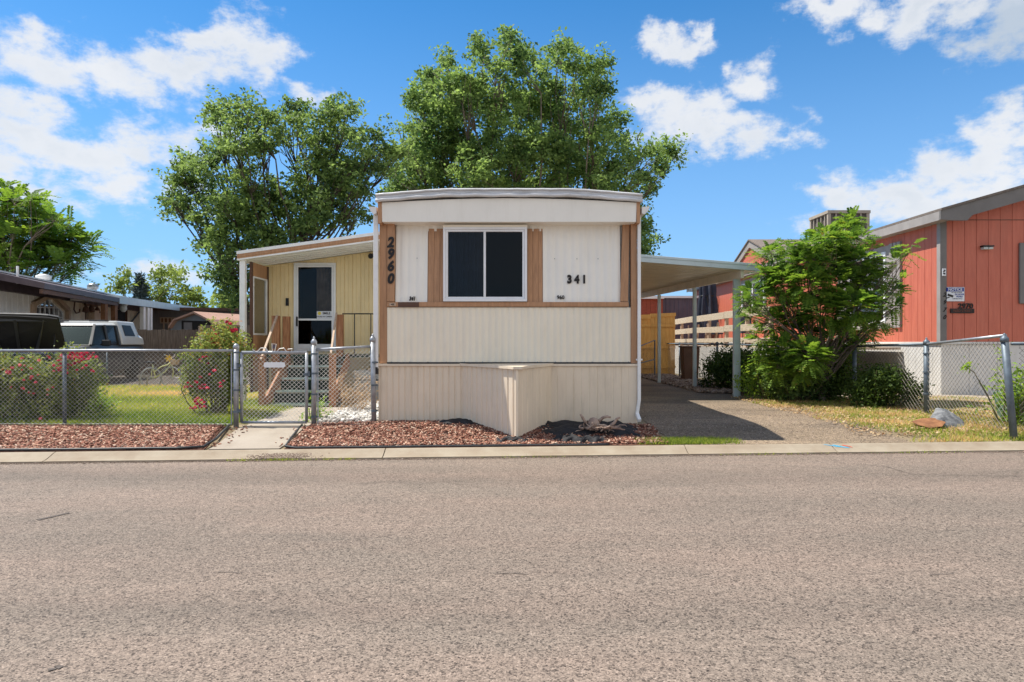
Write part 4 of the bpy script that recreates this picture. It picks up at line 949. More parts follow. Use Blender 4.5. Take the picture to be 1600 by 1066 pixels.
# left front fence
lf = thing('chain_link_fence', 'galvanised chain link fence before the lawn and the left rose bushes', 'fence', (-6, FY, .2), group=None)
b = MB(); link_mesh(b, (-8.3, FY), (-3.93, FY), .22, .22, 1.03, sp=.064, r=.0019); b.build('mesh', M['wire_mid'], lf)
b = MB(); b.tube([(-8.3, FY, 1.262), (-5.5, FY+.0, 1.268), (-3.86, FY, 1.265)], .019, 10); b.build('top_rail', M['galv'], lf, smooth=True)
b = MB(); b.tube([(-8.3, FY-.004, .255), (-3.9, FY-.004, .25)], .0028, 4); b.build('tension_wire', M['wire'], lf)
for x, r in ((-6.21, .025), (-8.6, .024)): fpost(x, FY+.03, 1.06, r, M['galv_dark'], lf)
x = hx(369, FY); fpost(x, FY, 1.12, .036, M['galv'], lf); clamps(lf, x, FY, (.42, .72, 1.0, 1.24), .036, M['galv_dark'])
b = MB(); b.beam((x-.065, FY-.0, .24), (x-.065, FY-.0, 1.24), .018, .005, up=(0,1,0)); b.build('tension_bar', M['galv'], lf)
# gate
gt = thing('garden_gate', 'low chain link gate with a blank white plate and wire ornament on top', 'gate', (hx(430, FY), FY, .2))
g0, g1, gz0, gz1 = hx(377.5, FY), hx(479, FY), hz(660, FY), hz(551, FY)
b = MB(); r = .021
b.tube([(g0, FY, gz0), (g0, FY, gz1)], r, 12); b.tube([(g1, FY, gz0), (g1, FY, gz1)], r, 12); b.tube([(g0, FY, gz1), (g1, FY, gz1)], r, 12); b.tube([(g0, FY, gz0), (g1, FY, gz0)], r*.9, 12)
b.build('gate_frame', M['galv'], gt, smooth=True)
b = MB(); link_mesh(b, (g0+.02, FY), (g1-.02, FY), gz0+.01, gz0+.01, gz1-gz0-.03); b.build('mesh', M['wire'], gt)
b = MB()
for z in (gz0+.16, gz1-.18): b.obox((g0-.03, FY-.01, z), (.035,0,0), (0,.02,0), (0,0,.02)); b.obox((g0-.045, FY-.02, z), (.012,0,0), (0,.015,0), (0,0,.035))
b.build('hinge', M['galv_dark'], gt, bevel=.003)
b = MB(); zl_ = hz(585, FY); b.obox((g1+.01, FY-.02, zl_), (.045,0,0), (0,.012,0), (0,0,.018)); b.obox((g1+.04, FY-.03, zl_+.01), (.012,0,0), (0,.01,0), (0,0,.035)); b.build('latch', M['galv_dark'], gt, bevel=.003)
b = MB(); px0, px1 = hx(413.2, FY), hx(446.5, FY); z0, z1 = hz(574.3, FY), hz(566, FY); rr = .028; pts = []
for cx_, cz_, a0 in ((px1-rr, z1-rr, 0), (px0+rr, z1-rr, 90), (px0+rr, z0+rr, 180), (px1-rr, z0+rr, 270)):
    for k in range(5): t = R(a0+k*22.5); pts.append((cx_+rr*math.cos(t), FY-.03, cz_+rr*math.sin(t)))
b.prism(pts, (0, .006, 0)); b.build('plate', M['window_frame'], gt)
b = MB(); Q = lambda px, py: (hx(px, FY), FY-.01, hz(py, FY))
for line in ([(395,546),(403,552)], [(402,550),(408,544),(416,544),(421,551)], [(413,543),(421,552)], [(432,551),(437,545),(444,544),(450,552)], [(426,551),(425,537),(432,538),(429,551)], [(450,546),(457,545),(455,552)]):
    b.tube([Q(*p) for p in line], .006, 5)
b.build('wire_ornament', M['wire'], gt)
b = MB(); b.poly([Q(426,538), Q(431,539), Q(429.5,545), Q(426.5,545)]); b.build('ornament_tag', M['plum'], gt)
# short fence between the gate and the home
sf = thing('chain_link_fence', 'short chain link panel between the gate and the mobile home corner', 'fence', (-2.3, FY, .2))
xa, xb = hx(490.5, FY), hx(584, FY+.1)
fpost(xa, FY, 1.17, .036, M['galv'], sf, cap='knob'); fpost(xb, FY+.12, 1.19, .036, M['galv'], sf, cap='knob', lean=-.02)
clamps(sf, xa, FY, (.35, .66, .95, 1.22), .036, M['galv_dark']); clamps(sf, xb, FY+.12, (.42, .78, 1.1), .036, M['galv_dark'])
b = MB(); za, zb = hz(546.5, FY), hz(541.5, FY+.1); b.tube([(xa+.03, FY, za), (xb-.05, FY+.1, zb)], .019, 10); b.build('top_rail', M['galv'], sf, smooth=True)
b = MB(); link_mesh(b, (xa+.05, FY), (xb-.04, FY+.11), .24, .24, (za-.26, zb-.26)); b.build('mesh', M['wire'], sf)
b = MB(); b.beam((xa+.055, FY, .25), (xa+.055, FY, za), .018, .005, up=(0,1,0)); b.build('tension_bar', M['galv'], sf)
# neighbour's fence at the back of the lawn
nf = thing('chain_link_fence', 'old dull chain link fence behind the parked bicycle at the end of the lawn', 'fence', (-9, 18.5, .2))
b = MB(); link_mesh(b, (-13.5, 18.2), (-5.9, 18.7), .2, .2, .92, sp=.075, r=.0022); b.build('mesh', M['wire_dark'], nf)
b = MB(); b.tube([(-13.5, 18.2, 1.13), (-5.9, 18.7, 1.13)], .016, 8); b.build('top_rail', M['galv_dark'], nf, smooth=True)
for i in range(4): fpost(-13.3+i*2.4, 18.22+i*.16, .95, .022, M['galv_dark'], nf)
# right fence along the red house
rf = thing('chain_link_fence', 'dark galvanised chain link fence between the driveway verge and the red house', 'fence', (6.6, 11, .2))
RP = [(6.62,9.0,1.33,.044,-.13),(6.70,11.04,1.17,.042,0),(6.62,13.2,1.12,.04,0),(6.15,15.9,1.12,.03,0),(5.65,18.8,1.15,.03,0),(5.6,22.8,1.15,.03,0),(5.55,26.5,1.15,.03,0)]
for i, (x, y, h, r, ln) in enumerate(RP): fpost(x, y, h, r, M['galv_dark'], rf, cap='knob' if i < 2 else 'dome', lean=ln)
for i in range(len(RP)-1):
    p, q = RP[i], RP[i+1]; g = .22
    za = .2+p[2]-(.06 if i == 0 else .02); zb = .2+q[2]-.02
    b = MB(); b.tube([(p[0]+p[4]*.9, p[1], za), (q[0], q[1], zb)], .021, 10); b.build('top_rail', M['galv'] if i == 0 else M['galv_dark'], rf, smooth=True)
    b = MB(); link_mesh(b, (p[0]+p[4]*.5, p[1]+.04), q[:2], g, g, (za-g-.06, zb-g-.06), sp=.095, r=.0028); b.build('mesh', M['wire_dark'], rf)
for x, y, zz in ((6.70,11.04,(.55,.9,1.2)),): clamps(rf, x, y, zz, .045, M['galv_dark'])
fr2 = thing('chain_link_fence', 'chain link panel running off behind the leaning post at the right edge', 'fence', (8, 9, .2))
b = MB(); link_mesh(b, (6.7, 9.02), (10, 9.3), .22, .22, 1.1, sp=.075, r=.0024); b.build('mesh', M['wire_dark'], fr2)
b = MB(); b.tube([(6.6, 9.02, 1.36), (10, 9.3, 1.34)], .02, 8); b.build('top_rail', M['galv_dark'], fr2, smooth=True)

# ================================================================ ROCKS, ROOT PILE, FABRIC
def rock(name, pts, m, label, seed, amp=.006):
    import bmesh
    from mathutils import noise
    bm = bmesh.new(); [bm.verts.new(p) for p in pts]; r = bmesh.ops.convex_hull(bm, input=bm.verts)
    bmesh.ops.delete(bm, geom=[v for v in bm.verts if not v.link_faces], context='VERTS')
    bmesh.ops.bevel(bm, geom=list(bm.edges), offset=.014, segments=1, affect='EDGES')
    for _ in range(3): bmesh.ops.triangulate(bm, faces=bm.faces); bmesh.ops.subdivide_edges(bm, edges=[e for e in bm.edges if e.calc_length() > .03], cuts=1)
    for v in bm.verts:
        q = v.co*7+Vector((seed, 0, 0)); v.co += Vector((noise.noise(q), noise.noise(q+Vector((9,0,0))), noise.noise(q+Vector((0,9,0)))))*amp*2.2+Vector((noise.noise(q*5), noise.noise(q*5+Vector((3,0,0))), noise.noise(q*5.3)))*amp*.6
    me = bpy.data.meshes.new(name); bm.to_mesh(me); bm.free(); me.materials.append(m)
    o = bpy.data.objects.new(name, me); COL.objects.link(o); return tag(o, label, 'rock')
def RP_(px, py, d): return tuple(P(px, py, d))
rock('rock', [RP_(1447,671,9.65), RP_(1452,655,9.80), RP_(1463,636,10.05), RP_(1478,639,10.00), RP_(1497,650,9.90), RP_(1512,666,9.75), RP_(1508,671,9.60), RP_(1480,672,9.55), RP_(1450,662,10.30), RP_(1500,662,10.25), RP_(1470,650,9.70)], M['rock_grey'], 'large pointed grey rock leaning on the verge by the fence post', 3)
rock('rock', [RP_(1423,659,9.69), RP_(1432,664,9.54), RP_(1452,670,9.46), RP_(1474,668,9.44), RP_(1480,660,9.59), RP_(1466,653,9.74), RP_(1448,652,9.76), RP_(1430,655,9.79), RP_(1450,665,9.84)], M['rock_rust'], 'rusty brown jagged flat rock lying left of the grey one', 5)
rock('rock', [RP_(1480,674,9.44), RP_(1487,669,9.49), RP_(1500,667,9.54), RP_(1515,669,9.54), RP_(1519,674,9.44), RP_(1500,676,9.34), RP_(1500,672,9.69)], M['rock_pink'], 'small flat pinkish stone in front of the grey rock', 8, .006)
# crumpled landscape fabric
def fabric(name, x0, x1, y0, y1, n, m_, amp, label, seed, ragged=.3):
    r_ = np.random.default_rng(seed); ph = r_.uniform(0, 6, 12); b = MB()
    for j in range(m_+1):
        for i in range(n+1):
            s, t = i/n, j/m_; x = x0+(x1-x0)*s+.05*math.sin(t*9+ph[0])*ragged; y = y0+(y1-y0)*t+.08*math.sin(s*11+ph[1])*ragged+.04*math.sin(s*27+ph[2])
            rid = .75*abs(math.sin(s*6+t*4+1.3*math.sin(t*5+ph[6])+ph[3]))**.7 + .4*abs(math.sin(s*13-t*9+1.5*math.sin(s*7)+ph[4]))+.14*abs(math.sin(s*31+t*23+2*math.sin(t*9)+ph[5]))
            e = min(1, 5*min(s, 1-s, t*1.2, (1-t)*3))
            b.v.append((x, y, gz(x, y)+.02+amp*rid*e-.01*(1-e)))
    for j in range(m_):
        for i in range(n): a = j*(n+1)+i; b.f.append((a, a+1, a+n+2, a+n+1))
    return tag(b.build(name, M['black_soft'], smooth=False), label, 'landscape fabric')
M['black_soft'].node_tree.nodes['Principled BSDF'].inputs['Roughness'].default_value = .8
fabric('landscape_fabric', .2, 1.8, 8.92, 9.62, 90, 40, .06, 'black crumpled landscape fabric heaped against the skirting right of the prow', 2)
fabric('landscape_fabric', .45, 1.25, 8.56, 8.82, 60, 24, .05, 'black crumpled fabric scrap lying on the mulch before the root pile', 5)
fabric('landscape_fabric', -.3, .3, 8.58, 8.78, 50, 20, .035, 'black fabric scrap at the foot of the prow point', 9)
fabric('landscape_fabric', -1.15, -.1, 9.3, 9.6, 40, 8, .05, 'black fabric edge showing along the left side of the prow', 11)
# root pile
rp = thing('root_pile', 'twisted pale dry roots piled on the black fabric by the skirting', 'tree roots', (1.2, 9.05, .2))
r_ = np.random.default_rng(4)
for k in range(34):
    b = MB(); c = Vector((1.12+r_.uniform(-.2, .22), 9.0+r_.uniform(-.1, .12), .25)); d = Vector((r_.normal(0, 1), r_.normal(0, .5), abs(r_.normal(.3, .4)))).normalized(); pts = [c]
    for i in range(6): d = (d+Vector(r_.normal(0, .35, 3))).normalized(); d.z = d.z*.75-.06; pts.append(pts[-1]+d*r_.uniform(.02, .05))
    pts = [Vector((p.x, p.y, max(p.z, gz(p.x, p.y)+.02))) for p in pts]; rad = r_.uniform(.006, .022)
    b.tube(pts, [rad*(1-.11*i) for i in range(7)], 7); b.build('root', M['root_wood'], rp, smooth=True)
for a in ([(1.0,9.05,.3),(.96,9.03,.34),(.93,9.02,.39),(.9,9.0,.43)], [(1.3,9.0,.28),(1.35,9.0,.32),(1.38,9.0,.37),(1.42,8.98,.39)], [(1.15,9.05,.33),(1.2,9.04,.38),(1.25,9.02,.40),(1.3,9.0,.39)]):
    b = MB(); b.tube(a, [.024,.02,.019,.012], 7); b.build('root', M['root_wood'], rp, smooth=True)
b = MB(); b.lathe((1.08, 9.05, .3), [(.02,-.06),(.07,-.03),(.085,.02),(.05,.07),(.01,.085)], 10); b.build('stump', M['root_wood'], rp, smooth=True)

# ================================================================ RED HOUSE
HX, HY, HB = 9.42, 15.0, 35.5
rh = thing('red_house', 'coral red manufactured home with grey trim and pale skirting numbered 2970', 'house', (HX, HY, .2))
zs0 = 1.385; ze = 4.08
pitch_ = .285; RXm = 13.7; XE = 18.0
zg = lambda x: ze+(min(x, 2*RXm-x)-HX)*pitch_
BOARD = [(0,0),(.965,0),(.967,-.012),(.998,-.012)]
b = MB(); b.ribs((HX, HY, 0), (1,0,0), (0,-1,0), XE-HX, zs0, lambda u: zg(HX+u)-.0, BOARD, .262); b.build('front_wall', M['red_siding'], rh)
b = MB(); b.box(HX+.08, XE-.05, HY+.09, HB-.05, .25, 4.0); b.build('house_core', M['red_siding'], rh)
b = MB(); b.ribs((HX, HB, 0), (0,-1,0), (-1,0,0), HB-HY, zs0, ze, BOARD, .262); b.build('side_wall', M['red_siding'], rh)
b = MB(); b.ribs((HX+.03, HY+.03, 0), (1,0,0), (0,-1,0), XE-HX, .18, zs0, BOARD, .62); b.ribs((HX+.03, HB, 0), (0,-1,0), (-1,0,0), HB-HY-.03, .18, zs0, BOARD, .31); b.build('skirting', M['white_skirt'], rh)
b = MB(); b.box(HX-.005, XE, HY-.02, HY+.02, zs0-.04, zs0+.005); b.box(HX-.01, HX+.02, HY+.02, HB, zs0-.04, zs0+.005); b.build('skirt_cap', M['white_skirt'], rh)
b = MB(); b.box(HX-.022, HX+.11, HY-.03, HY+.0, zs0, ze-.02); b.build('corner_trim', M['grey_trim'], rh)
b = MB(); b.box(HX-.03, HX-.0, HY-.025, HY+.10, zs0, ze-.02); b.build('corner_trim', M['fascia_light'], rh)
for i in range(1):
    b = MB(); b.ribs((HX, HY-.006, 0), (1,0,0), (0,-1,0), XE-HX, 4.06, lambda u: 4.075, [(0,0),(.9,0)], 2); b.build('seam', M['dark_brown'], rh)
# roof: two slopes with overhang
OH = .27; YO = HY-.42
b = MB(); xe = HX-OH; z_e = ze-OH*pitch_
def slope(xa, xb_, za, zb_, y0, y1, t=.05): b.hexa([(xa, y0, za), (xb_, y0, zb_), (xb_, y1, zb_), (xa, y1, za)], [(xa, y0, za+t), (xb_, y0, zb_+t), (xb_, y1, zb_+t), (xa, y1, za+t)])
zr_ = ze+(RXm-HX)*pitch_; slope(xe, RXm, z_e+.19, zr_+.19, YO-.03, HB+.3); slope(RXm, XE+OH, zr_+.19, z_e+.19, YO-.03, HB+.3)
b.build('roof', M['shingle'], rh)
b = MB(); b.prism([(xe, YO, z_e), (xe, YO, z_e+.188), (RXm, YO, zr_+.188), (XE+OH, YO, z_e+.188), (XE+OH, YO, z_e), (XE-.2, YO, z_e-.0), (XE-.45, YO, z_e+.12), (RXm, YO, zr_-.10), (HX+.42, YO, ze+.42*pitch_-.10), (HX+.30, YO, z_e-.02), (HX+.02, YO, z_e-.02)], (0, .05, 0)); b.build('barge_board', M['grey_trim'], rh)
b = MB(); b.box(xe, xe+.03, YO+.052, HB+.3, z_e-.005, z_e+.185); b.build('fascia', M['fascia_light'], rh)
b = MB(); b.hexa([(xe+.03, YO+.06, z_e+.0), (HX, YO+.06, z_e+.0), (HX, HB, z_e), (xe+.03, HB, z_e)], [(xe+.03, YO+.06, z_e+.02), (HX, YO+.06, z_e+.02), (HX, HB, z_e+.02), (xe+.03, HB, z_e+.02)]); b.prism([(HX, YO+.06, z_e+.05), (RXm, YO+.06, zr_+.05), (XE, YO+.06, z_e+.05), (XE, YO+.06, z_e+.16), (RXm, YO+.06, zr_+.16), (HX, YO+.06, z_e+.16)], (0, HY-YO-.07, 0)); b.build('soffit', M['fascia_light'], rh)
# cross gable over the side windows
gy0, gy1, gym, gzp = 23.6, 28.6, 26.2, 5.28; gx = HX-.32
b = MB(); b.prism([(gx+.06, gy0+.15, z_e+.1), (gx+.06, gym, gzp-.22), (gx+.06, gy1-.15, z_e+.1)], (.05, 0, 0)); b.build('gable_wall', M['red_siding'], rh)
b = MB()
b.hexa([(gx, gy0-.1, z_e+.05), (gx, gym, gzp-.26), (gx+.055, gym, gzp-.26), (gx+.055, gy0-.1, z_e+.05)], [(gx, gy0-.1, z_e+.31), (gx, gym, gzp), (gx+.055, gym, gzp), (gx+.055, gy0-.1, z_e+.31)])
b.hexa([(gx, gym, gzp-.26), (gx, gy1+.1, z_e+.05), (gx+.055, gy1+.1, z_e+.05), (gx+.055, gym, gzp-.26)], [(gx, gym, gzp), (gx, gy1+.1, z_e+.31), (gx+.055, gy1+.1, z_e+.31), (gx+.055, gym, gzp)])
b.build('gable_board', M['fascia_light'], rh)
b = MB(); b.hexa([(gx-.04, gy0-.15, z_e+.315), (gx-.04, gym, gzp+.005), (RXm+.4, gym, gzp+.005), (gx+.4, gy0-.15, z_e+.315)], [(gx-.04, gy0-.15, z_e+.36), (gx-.04, gym, gzp+.05), (RXm+.4, gym, gzp+.05), (gx+.4, gy0-.15, z_e+.36)])
b.hexa([(gx-.04, gym, gzp+.005), (gx-.04, gy1+.15, z_e+.315), (gx+.4, gy1+.15, z_e+.315), (RXm+.4, gym, gzp+.005)], [(gx-.04, gym, gzp+.05), (gx-.04, gy1+.15, z_e+.36), (gx+.4, gy1+.15, z_e+.36), (RXm+.4, gym, gzp+.05)]); b.build('gable_roof', M['shingle'], rh)
# side windows with shutters
def side_window(y0, y1, z0, z1, mull=False, sh=True):
    w = MB(); xo = HX-.05
    def fr(b, y0, y1, z0, z1, t, xa, xb): b.box(xa, xb, y0, y1, z0, z0+t); b.box(xa, xb, y0, y1, z1-t, z1); b.box(xa, xb, y0, y0+t, z0+t, z1-t); b.box(xa, xb, y1-t, y1, z0+t, z1-t)
    fr(w, y0, y1, z0, z1, .09, xo, HX+.0)
    if mull: w.box(xo, HX, (y0+y1)/2-.05, (y0+y1)/2+.05, z0+.09, z1-.09)
    else: w.box(xo+.012, HX, y0+.09, y1-.09, (z0+z1)/2-.03, (z0+z1)/2+.03)
    win = w.build('window', M['window_frame'], rh, bevel=.004)
    b = MB(); b.box(HX-.022, HX-.018, y0+.088, y1-.088, z0+.088, z1-.088); b.build('pane', M['glass'], win)
    b = MB(); b.poly([(HX-.006, y0+.09, z0+.09), (HX-.006, y1-.09, z0+.09), (HX-.006, y1-.09, z1-.09), (HX-.006, y0+.09, z1-.09)]); b.build('blind', M['blinds'] if mull else M['curtain_grey'], win)
    b = MB(); fr(b, y0-.14, y1+.14, z0-.14, z1+.14, .135, HX-.03, HX+.0); b.build('window_trim', M['fascia_light'], rh)
    if sh:
        for a in (y0-.66, y1+.16):
            b = MB()
            for k in range(3): b.box(HX-.06, HX-.0, a+.17*k, a+.17*k+.13, z0-.12, z1+.16)
            b.box(HX-.062, HX-.03, a, a+.47, z0+.3, z0+.42); b.box(HX-.062, HX-.03, a, a+.47, z1-.3, z1-.18); b.build('shutter', M['fascia_light'], rh)
side_window(17.15, 19.0, 1.86, 3.66); side_window(25.4, 27.9, 2.6, 3.75, True, False)
# front shutter, wall light, notice sign, plate, numbers
b = MB(); x0 = hx(1591, HY); b.box(x0, x0+.38, HY-.05, HY-.0, hz(475, HY), hz(380, HY)); b.build('shutter', M['grey_trim'], rh, bevel=.02)
w = MB(); w.box(x0+.39, x0+1.7, HY-.06, HY, hz(475, HY), hz(380, HY)); w = w.build('window', M['window_frame'], rh, bevel=.004); b = MB(); b.box(x0+.46, x0+1.63, HY-.064, HY-.0605, hz(470, HY), hz(385, HY)); b.build('pane', M['glass_dark'], w)
b = MB(); b.box(hx(1531, HY), hx(1548, HY), HY-.12, HY, hz(386.5, HY), hz(384.5, HY)); lt = b.build('wall_light', M['black'], rh); b = MB(); b.box(hx(1532, HY), hx(1539, HY), HY-.11, HY-.0, hz(390.5, HY), hz(387, HY)); b.box(hx(1540, HY), hx(1547, HY), HY-.11, HY-.0, hz(390.5, HY), hz(387, HY)); b.build('light_glass', M['blinds'], lt, bevel=.01)
nx0, nx1, nz0, nz1 = hx(1476.5, HY), hx(1505.5, HY), hz(471, HY), hz(449, HY)
b = MB(); b.box(nx0, nx1, HY-.03, HY-.012, nz0, nz1); sg = b.build('notice_sign', M['sign_white'], rh)
b = MB(); b.box(nx0+.012, nx1-.012, HY-.033, HY-.0305, nz1-.095, nz1-.01); b.build('sign_header', M['blue_tint'], sg)
text('sign_text', 'NOTICE', .085, ((nx0+nx1)/2, HY-.036, nz1-.053), M['sign_white'], sg, ext=.001, bold=.002)
text('sign_text', 'THIS AREA IS UNDER', .026, ((nx0+nx1)/2+.03, HY-.033, nz1-.118), M['number_black'], sg, ext=.001)
text('sign_text', '24 HOUR', .05, (nx1-.11, HY-.033, nz1-.16), M['blue_tint'], sg, ext=.001, bold=.001)
text('sign_text', 'VIDEO', .05, (nx1-.11, HY-.033, nz1-.208), M['blue_tint'], sg, ext=.001, bold=.001)
text('sign_text', 'SURVEILLANCE', .032, ((nx0+nx1)/2+.05, HY-.033, nz1-.255), M['number_black'], sg, ext=.001)
b = MB(); c = Vector((nx0+.1, HY-.034, nz1-.185)); b.obox(c, (.06,0,-.02), (0,.002,0), (.008,0,.022)); b.obox(c+Vector((-.05,0,-.045)), (.03,0,.008), (0,.002,0), (-.004,0,.01)); b.build('camera_symbol', M['number_black'], sg)
b = MB(); b.box(hx(1484, HY), hx(1521, HY), HY-.03, HY-.014, hz(489.5, HY), hz(482.5, HY)); pl2 = b.build('street_plate', M['number_black'], rh)
text('plate_number', '2970', .15, (hx(1508, HY), HY-.02, hz(478.5, HY)), M['number_black'], pl2, ext=.006, bold=.004, sx=1.1)
M['plate_letter'] = pm('plate_letter', (.16,.05,.03), .6)
text('plate_text', 'REED STREET', .07, (hx(1502.5, HY), HY-.032, hz(486, HY)), M['plate_letter'], pl2, ext=.001, bold=.001)
for ch, py in zip('2970', (461, 473, 484.5, 496)): text('house_number', ch, .13, (hx(1474, HY), HY-.034, hz(py, HY)), M['number_black'], rh, ext=.004, shear=.35, bold=.003)
b = MB(); b.box(hx(1470.5, HY), hx(1476, HY), HY-.05, HY-.031, hz(431.5, HY), hz(420, HY)); cb = b.build('camera_sticker', M['sign_white'], rh); b = MB(); b.obox((hx(1473.2, HY), HY-.053, hz(424, HY)), (.02,0,.02), (0,.002,0), (.008,0,-.012)); b.obox((hx(1473.2, HY), HY-.053, hz(428, HY)), (.02,0,-.01), (0,.002,0), (.008,0,.012)); b.build('symbol', M['number_black'], cb)
# swamp cooler
sc = thing('evaporative_cooler', 'beige louvred evaporative cooler box on the red house roof', 'cooler', (10.0, 21, 4.4))
c0, c1, ch0, ch1 = 9.72, 11.0, 4.55, 5.40; cy0, cy1 = 21.0, 22.3
b = MB(); b.box(c0+.06, c1-.06, cy0+.06, cy1-.06, ch0-.3, ch1-.03); b.build('core', M['dark_louvre'], sc)
b = MB()
for (xa, ya) in ((c0, cy0), (c1-.09, cy0), (c0, cy1-.09), (c1-.09, cy1-.09)): b.box(xa, xa+.09, ya, ya+.09, ch0-.2, ch1-.05)
b.box(c0-.02, c1+.02, cy0-.02, cy1+.02, ch1-.05, ch1+.04); b.box(c0, c1, cy0, cy1, ch0-.05, ch0+.05); b.build('cabinet', M['beige_metal'], sc)
b = MB()
for k in range(5):
    if k in (0,): continue
    b.box(c0+k*.255-.02, c0+k*.255+.02, cy0+.01, cy0+.05, ch0, ch1-.05); b.box(c0+.01, c0+.05, cy0+k*.26-.02, cy0+k*.26+.02, ch0, ch1-.05)
b.build('louvre_panel', M['beige_metal'], sc)
# deck with board rail
dk = thing('side_deck', 'raised wooden deck with three board railing beside the red house', 'deck', (6.3, 21, .2))
DX = 6.2
b = MB(); b.box(DX+.06, HX-.03, 16.5, 27, 1.2, 1.26); b.build('deck_floor', M['deck_board'], dk)
for z0, z1, o_ in ((2.06, 2.26, 0), (1.68, 1.86, .02), (1.37, 1.50, 0)):
    for a, c in ((16.45, 19.98), (20.0, 23.5), (23.52, 26.6)):
        b = MB(); q = rng.uniform(-.015, .015); b.hexa([(DX, a, z0+q), (DX+.035, a, z0+q), (DX+.035, c, z0-q), (DX, c, z0-q)], [(DX, a, z1+q), (DX+.035, a, z1+q), (DX+.035, c, z1-q), (DX, c, z1-q)]); b.build('rail_board', M['deck_board'], dk, bevel=.004)
for y in (16.5, 18.2, 19.95, 21.7, 23.5, 25.2, 26.5):
    b = MB(); b.box(DX+.04, DX+.13, y, y+.09, .2, 2.24); b.build('post', M['wood_light'], dk)
for k in range(9):
    b = MB(); y = 17.2+k*1.05; b.beam((DX+.15, y, 1.26), (DX+.15+rng.uniform(-.0,.1), y+rng.uniform(-.35,.35), 1.98), .05, .09); b.build('brace', M['wood_light'], dk)
b = MB(); b.ribs((DX+.02, 27, 0), (0,-1,0), (-1,0,0), 10.5, .2, 1.24, BOARD, .4); b.build('deck_skirt', M['white_skirt'], dk)
def furniture(x, y, s, label, grp=None):
    t = thing('deck_chair', label, 'chair', (x, y, 1.26))
    b = MB(); b.box(x-.25, x+.25, y-.25, y+.25, 1.66, 1.71); b.build('seat', M['navy_cloth'], t, bevel=.01)
    b = MB(); b.beam((x, y+.25, 1.7), (x, y+.4, 2.2), .5, .04, up=(0,1,0)); b.build('backrest', M['navy_cloth'], t, bevel=.01)
    for a in (-.22, .22):
        for c in (-.22, .22): b = MB(); b.tube([(x+a, y+c, 1.26), (x+a*.95, y+c, 1.66)], .014, 6); b.build('leg', M['black'], t)
furniture(7.3, 21.2, 1, 'dark folding chair on the deck seen between the rail boards'); furniture(7.1, 24.0, 1, 'dark chair at the far end of the deck behind the rail')
um = thing('closed_umbrella', 'closed navy patio umbrella standing on the deck', 'umbrella', (7.45, 26.2, 1.26))
b = MB(); ux, uy = 7.42, 25.9
for k in range(1):
    n = 40; pts = []
    for h, r0 in ((1.95,.26),(2.1,.33),(2.5,.34),(3.0,.30),(3.15,.27),(3.4,.28),(3.9,.22),(4.3,.12),(4.45,.02)):
        pts.append([(ux+(r0*(1+.22*math.cos(8*2*math.pi*i/n)))*math.cos(2*math.pi*i/n), uy+(r0*(1+.22*math.cos(8*2*math.pi*i/n)))*math.sin(2*math.pi*i/n), h) for i in range(n)])
    for a, c in zip(pts[:-1], pts[1:]):
        for i in range(n): j = (i+1) % n; b.poly([a[i], a[j], c[j], c[i]])
b.build('canopy', M['navy_cloth'], um)
b = MB(); b.tube([(ux, uy, 1.26), (ux, uy, 4.5)], .022, 8); b.build('pole', M['black'], um); b = MB(); b.torus((ux, uy, 3.13), .27, .03, (0,0,1), 20, 6); b.tube([(ux-.1, uy-.28, 3.1), (ux-.05, uy-.30, 2.75)], .03, 6); b.build('tie_strap', M['black'], um)

# ================================================================ BEHIND THE CARPORT
yf = thing('wooden_fence', 'tall golden stained board fence closing the far end of the driveway', 'fence', (5, 25.6, .2))
def boards(b, a, c, z0, z1, w_=.14, gap=.006, t=.02, jit=.0):
    a = Vector((a[0], a[1], 0)); c = Vector((c[0], c[1], 0)); L_ = (c-a).length; U = (c-a)/L_; N = Vector((-U.y, U.x, 0)); s = 0
    while s < L_:
        e = min(L_, s+w_); j = rng.uniform(-jit, jit); p, q = a+U*(s+gap/2), a+U*(e-gap/2); o = N*t
        b.hexa([(p.x, p.y, z0), (q.x, q.y, z0), (q.x+o.x, q.y+o.y, z0), (p.x+o.x, p.y+o.y, z0)], [(p.x, p.y, z1+j), (q.x, q.y, z1+j), (q.x+o.x, q.y+o.y, z1+j), (p.x+o.x, p.y+o.y, z1+j)]); s = e
b = MB(); boards(b, (3.0, 23.6), (4.95, 24.4), .2, 2.26); boards(b, (4.95, 24.4), (5.85, 24.5), .2, 2.32); b.build('board', M['fence_yellow'], yf)['kind'] = 'stuff'
for z in (.5, 1.2, 1.98):
    b = MB(); b.beam((3.0, 23.57, z), (4.94, 24.36, z), .04, .09); b.beam((4.96, 24.36, z), (5.85, 24.46, z), .04, .09); b.build('rail', M['fence_yellow'], yf)
b = MB(); b.beam((2.9, 23.5, 2.2), (4.95, 24.36, 2.3), .03, .15); b.beam((4.95, 24.36, 2.34), (5.87, 24.47, 2.38), .03, .12); b.build('top_board', M['fence_yellow'], yf)
igt = thing('metal_gate', 'small dark pipe gate frame before the golden fence', 'gate', (4.6, 23, .2))
b = MB(); b.tube([(4.2, 22.4, .25), (4.2, 22.4, 1.25), (4.85, 23.2, 1.45), (4.85, 23.2, .2)], .025, 8); b.tube([(4.2, 22.4, .7), (4.85, 23.2, .8)], .02, 8); b.build('gate_frame', M['galv_dark'], igt)
b = MB(); link_mesh(b, (4.2, 22.4), (4.85, 23.2), .25, .25, .95, sp=.075, r=.0025); b.build('mesh', M['wire_dark'], igt)
bb = thing('brown_bin', 'dark brown slatted bin standing behind the second carport post', 'bin', (5.3, 21, .2))
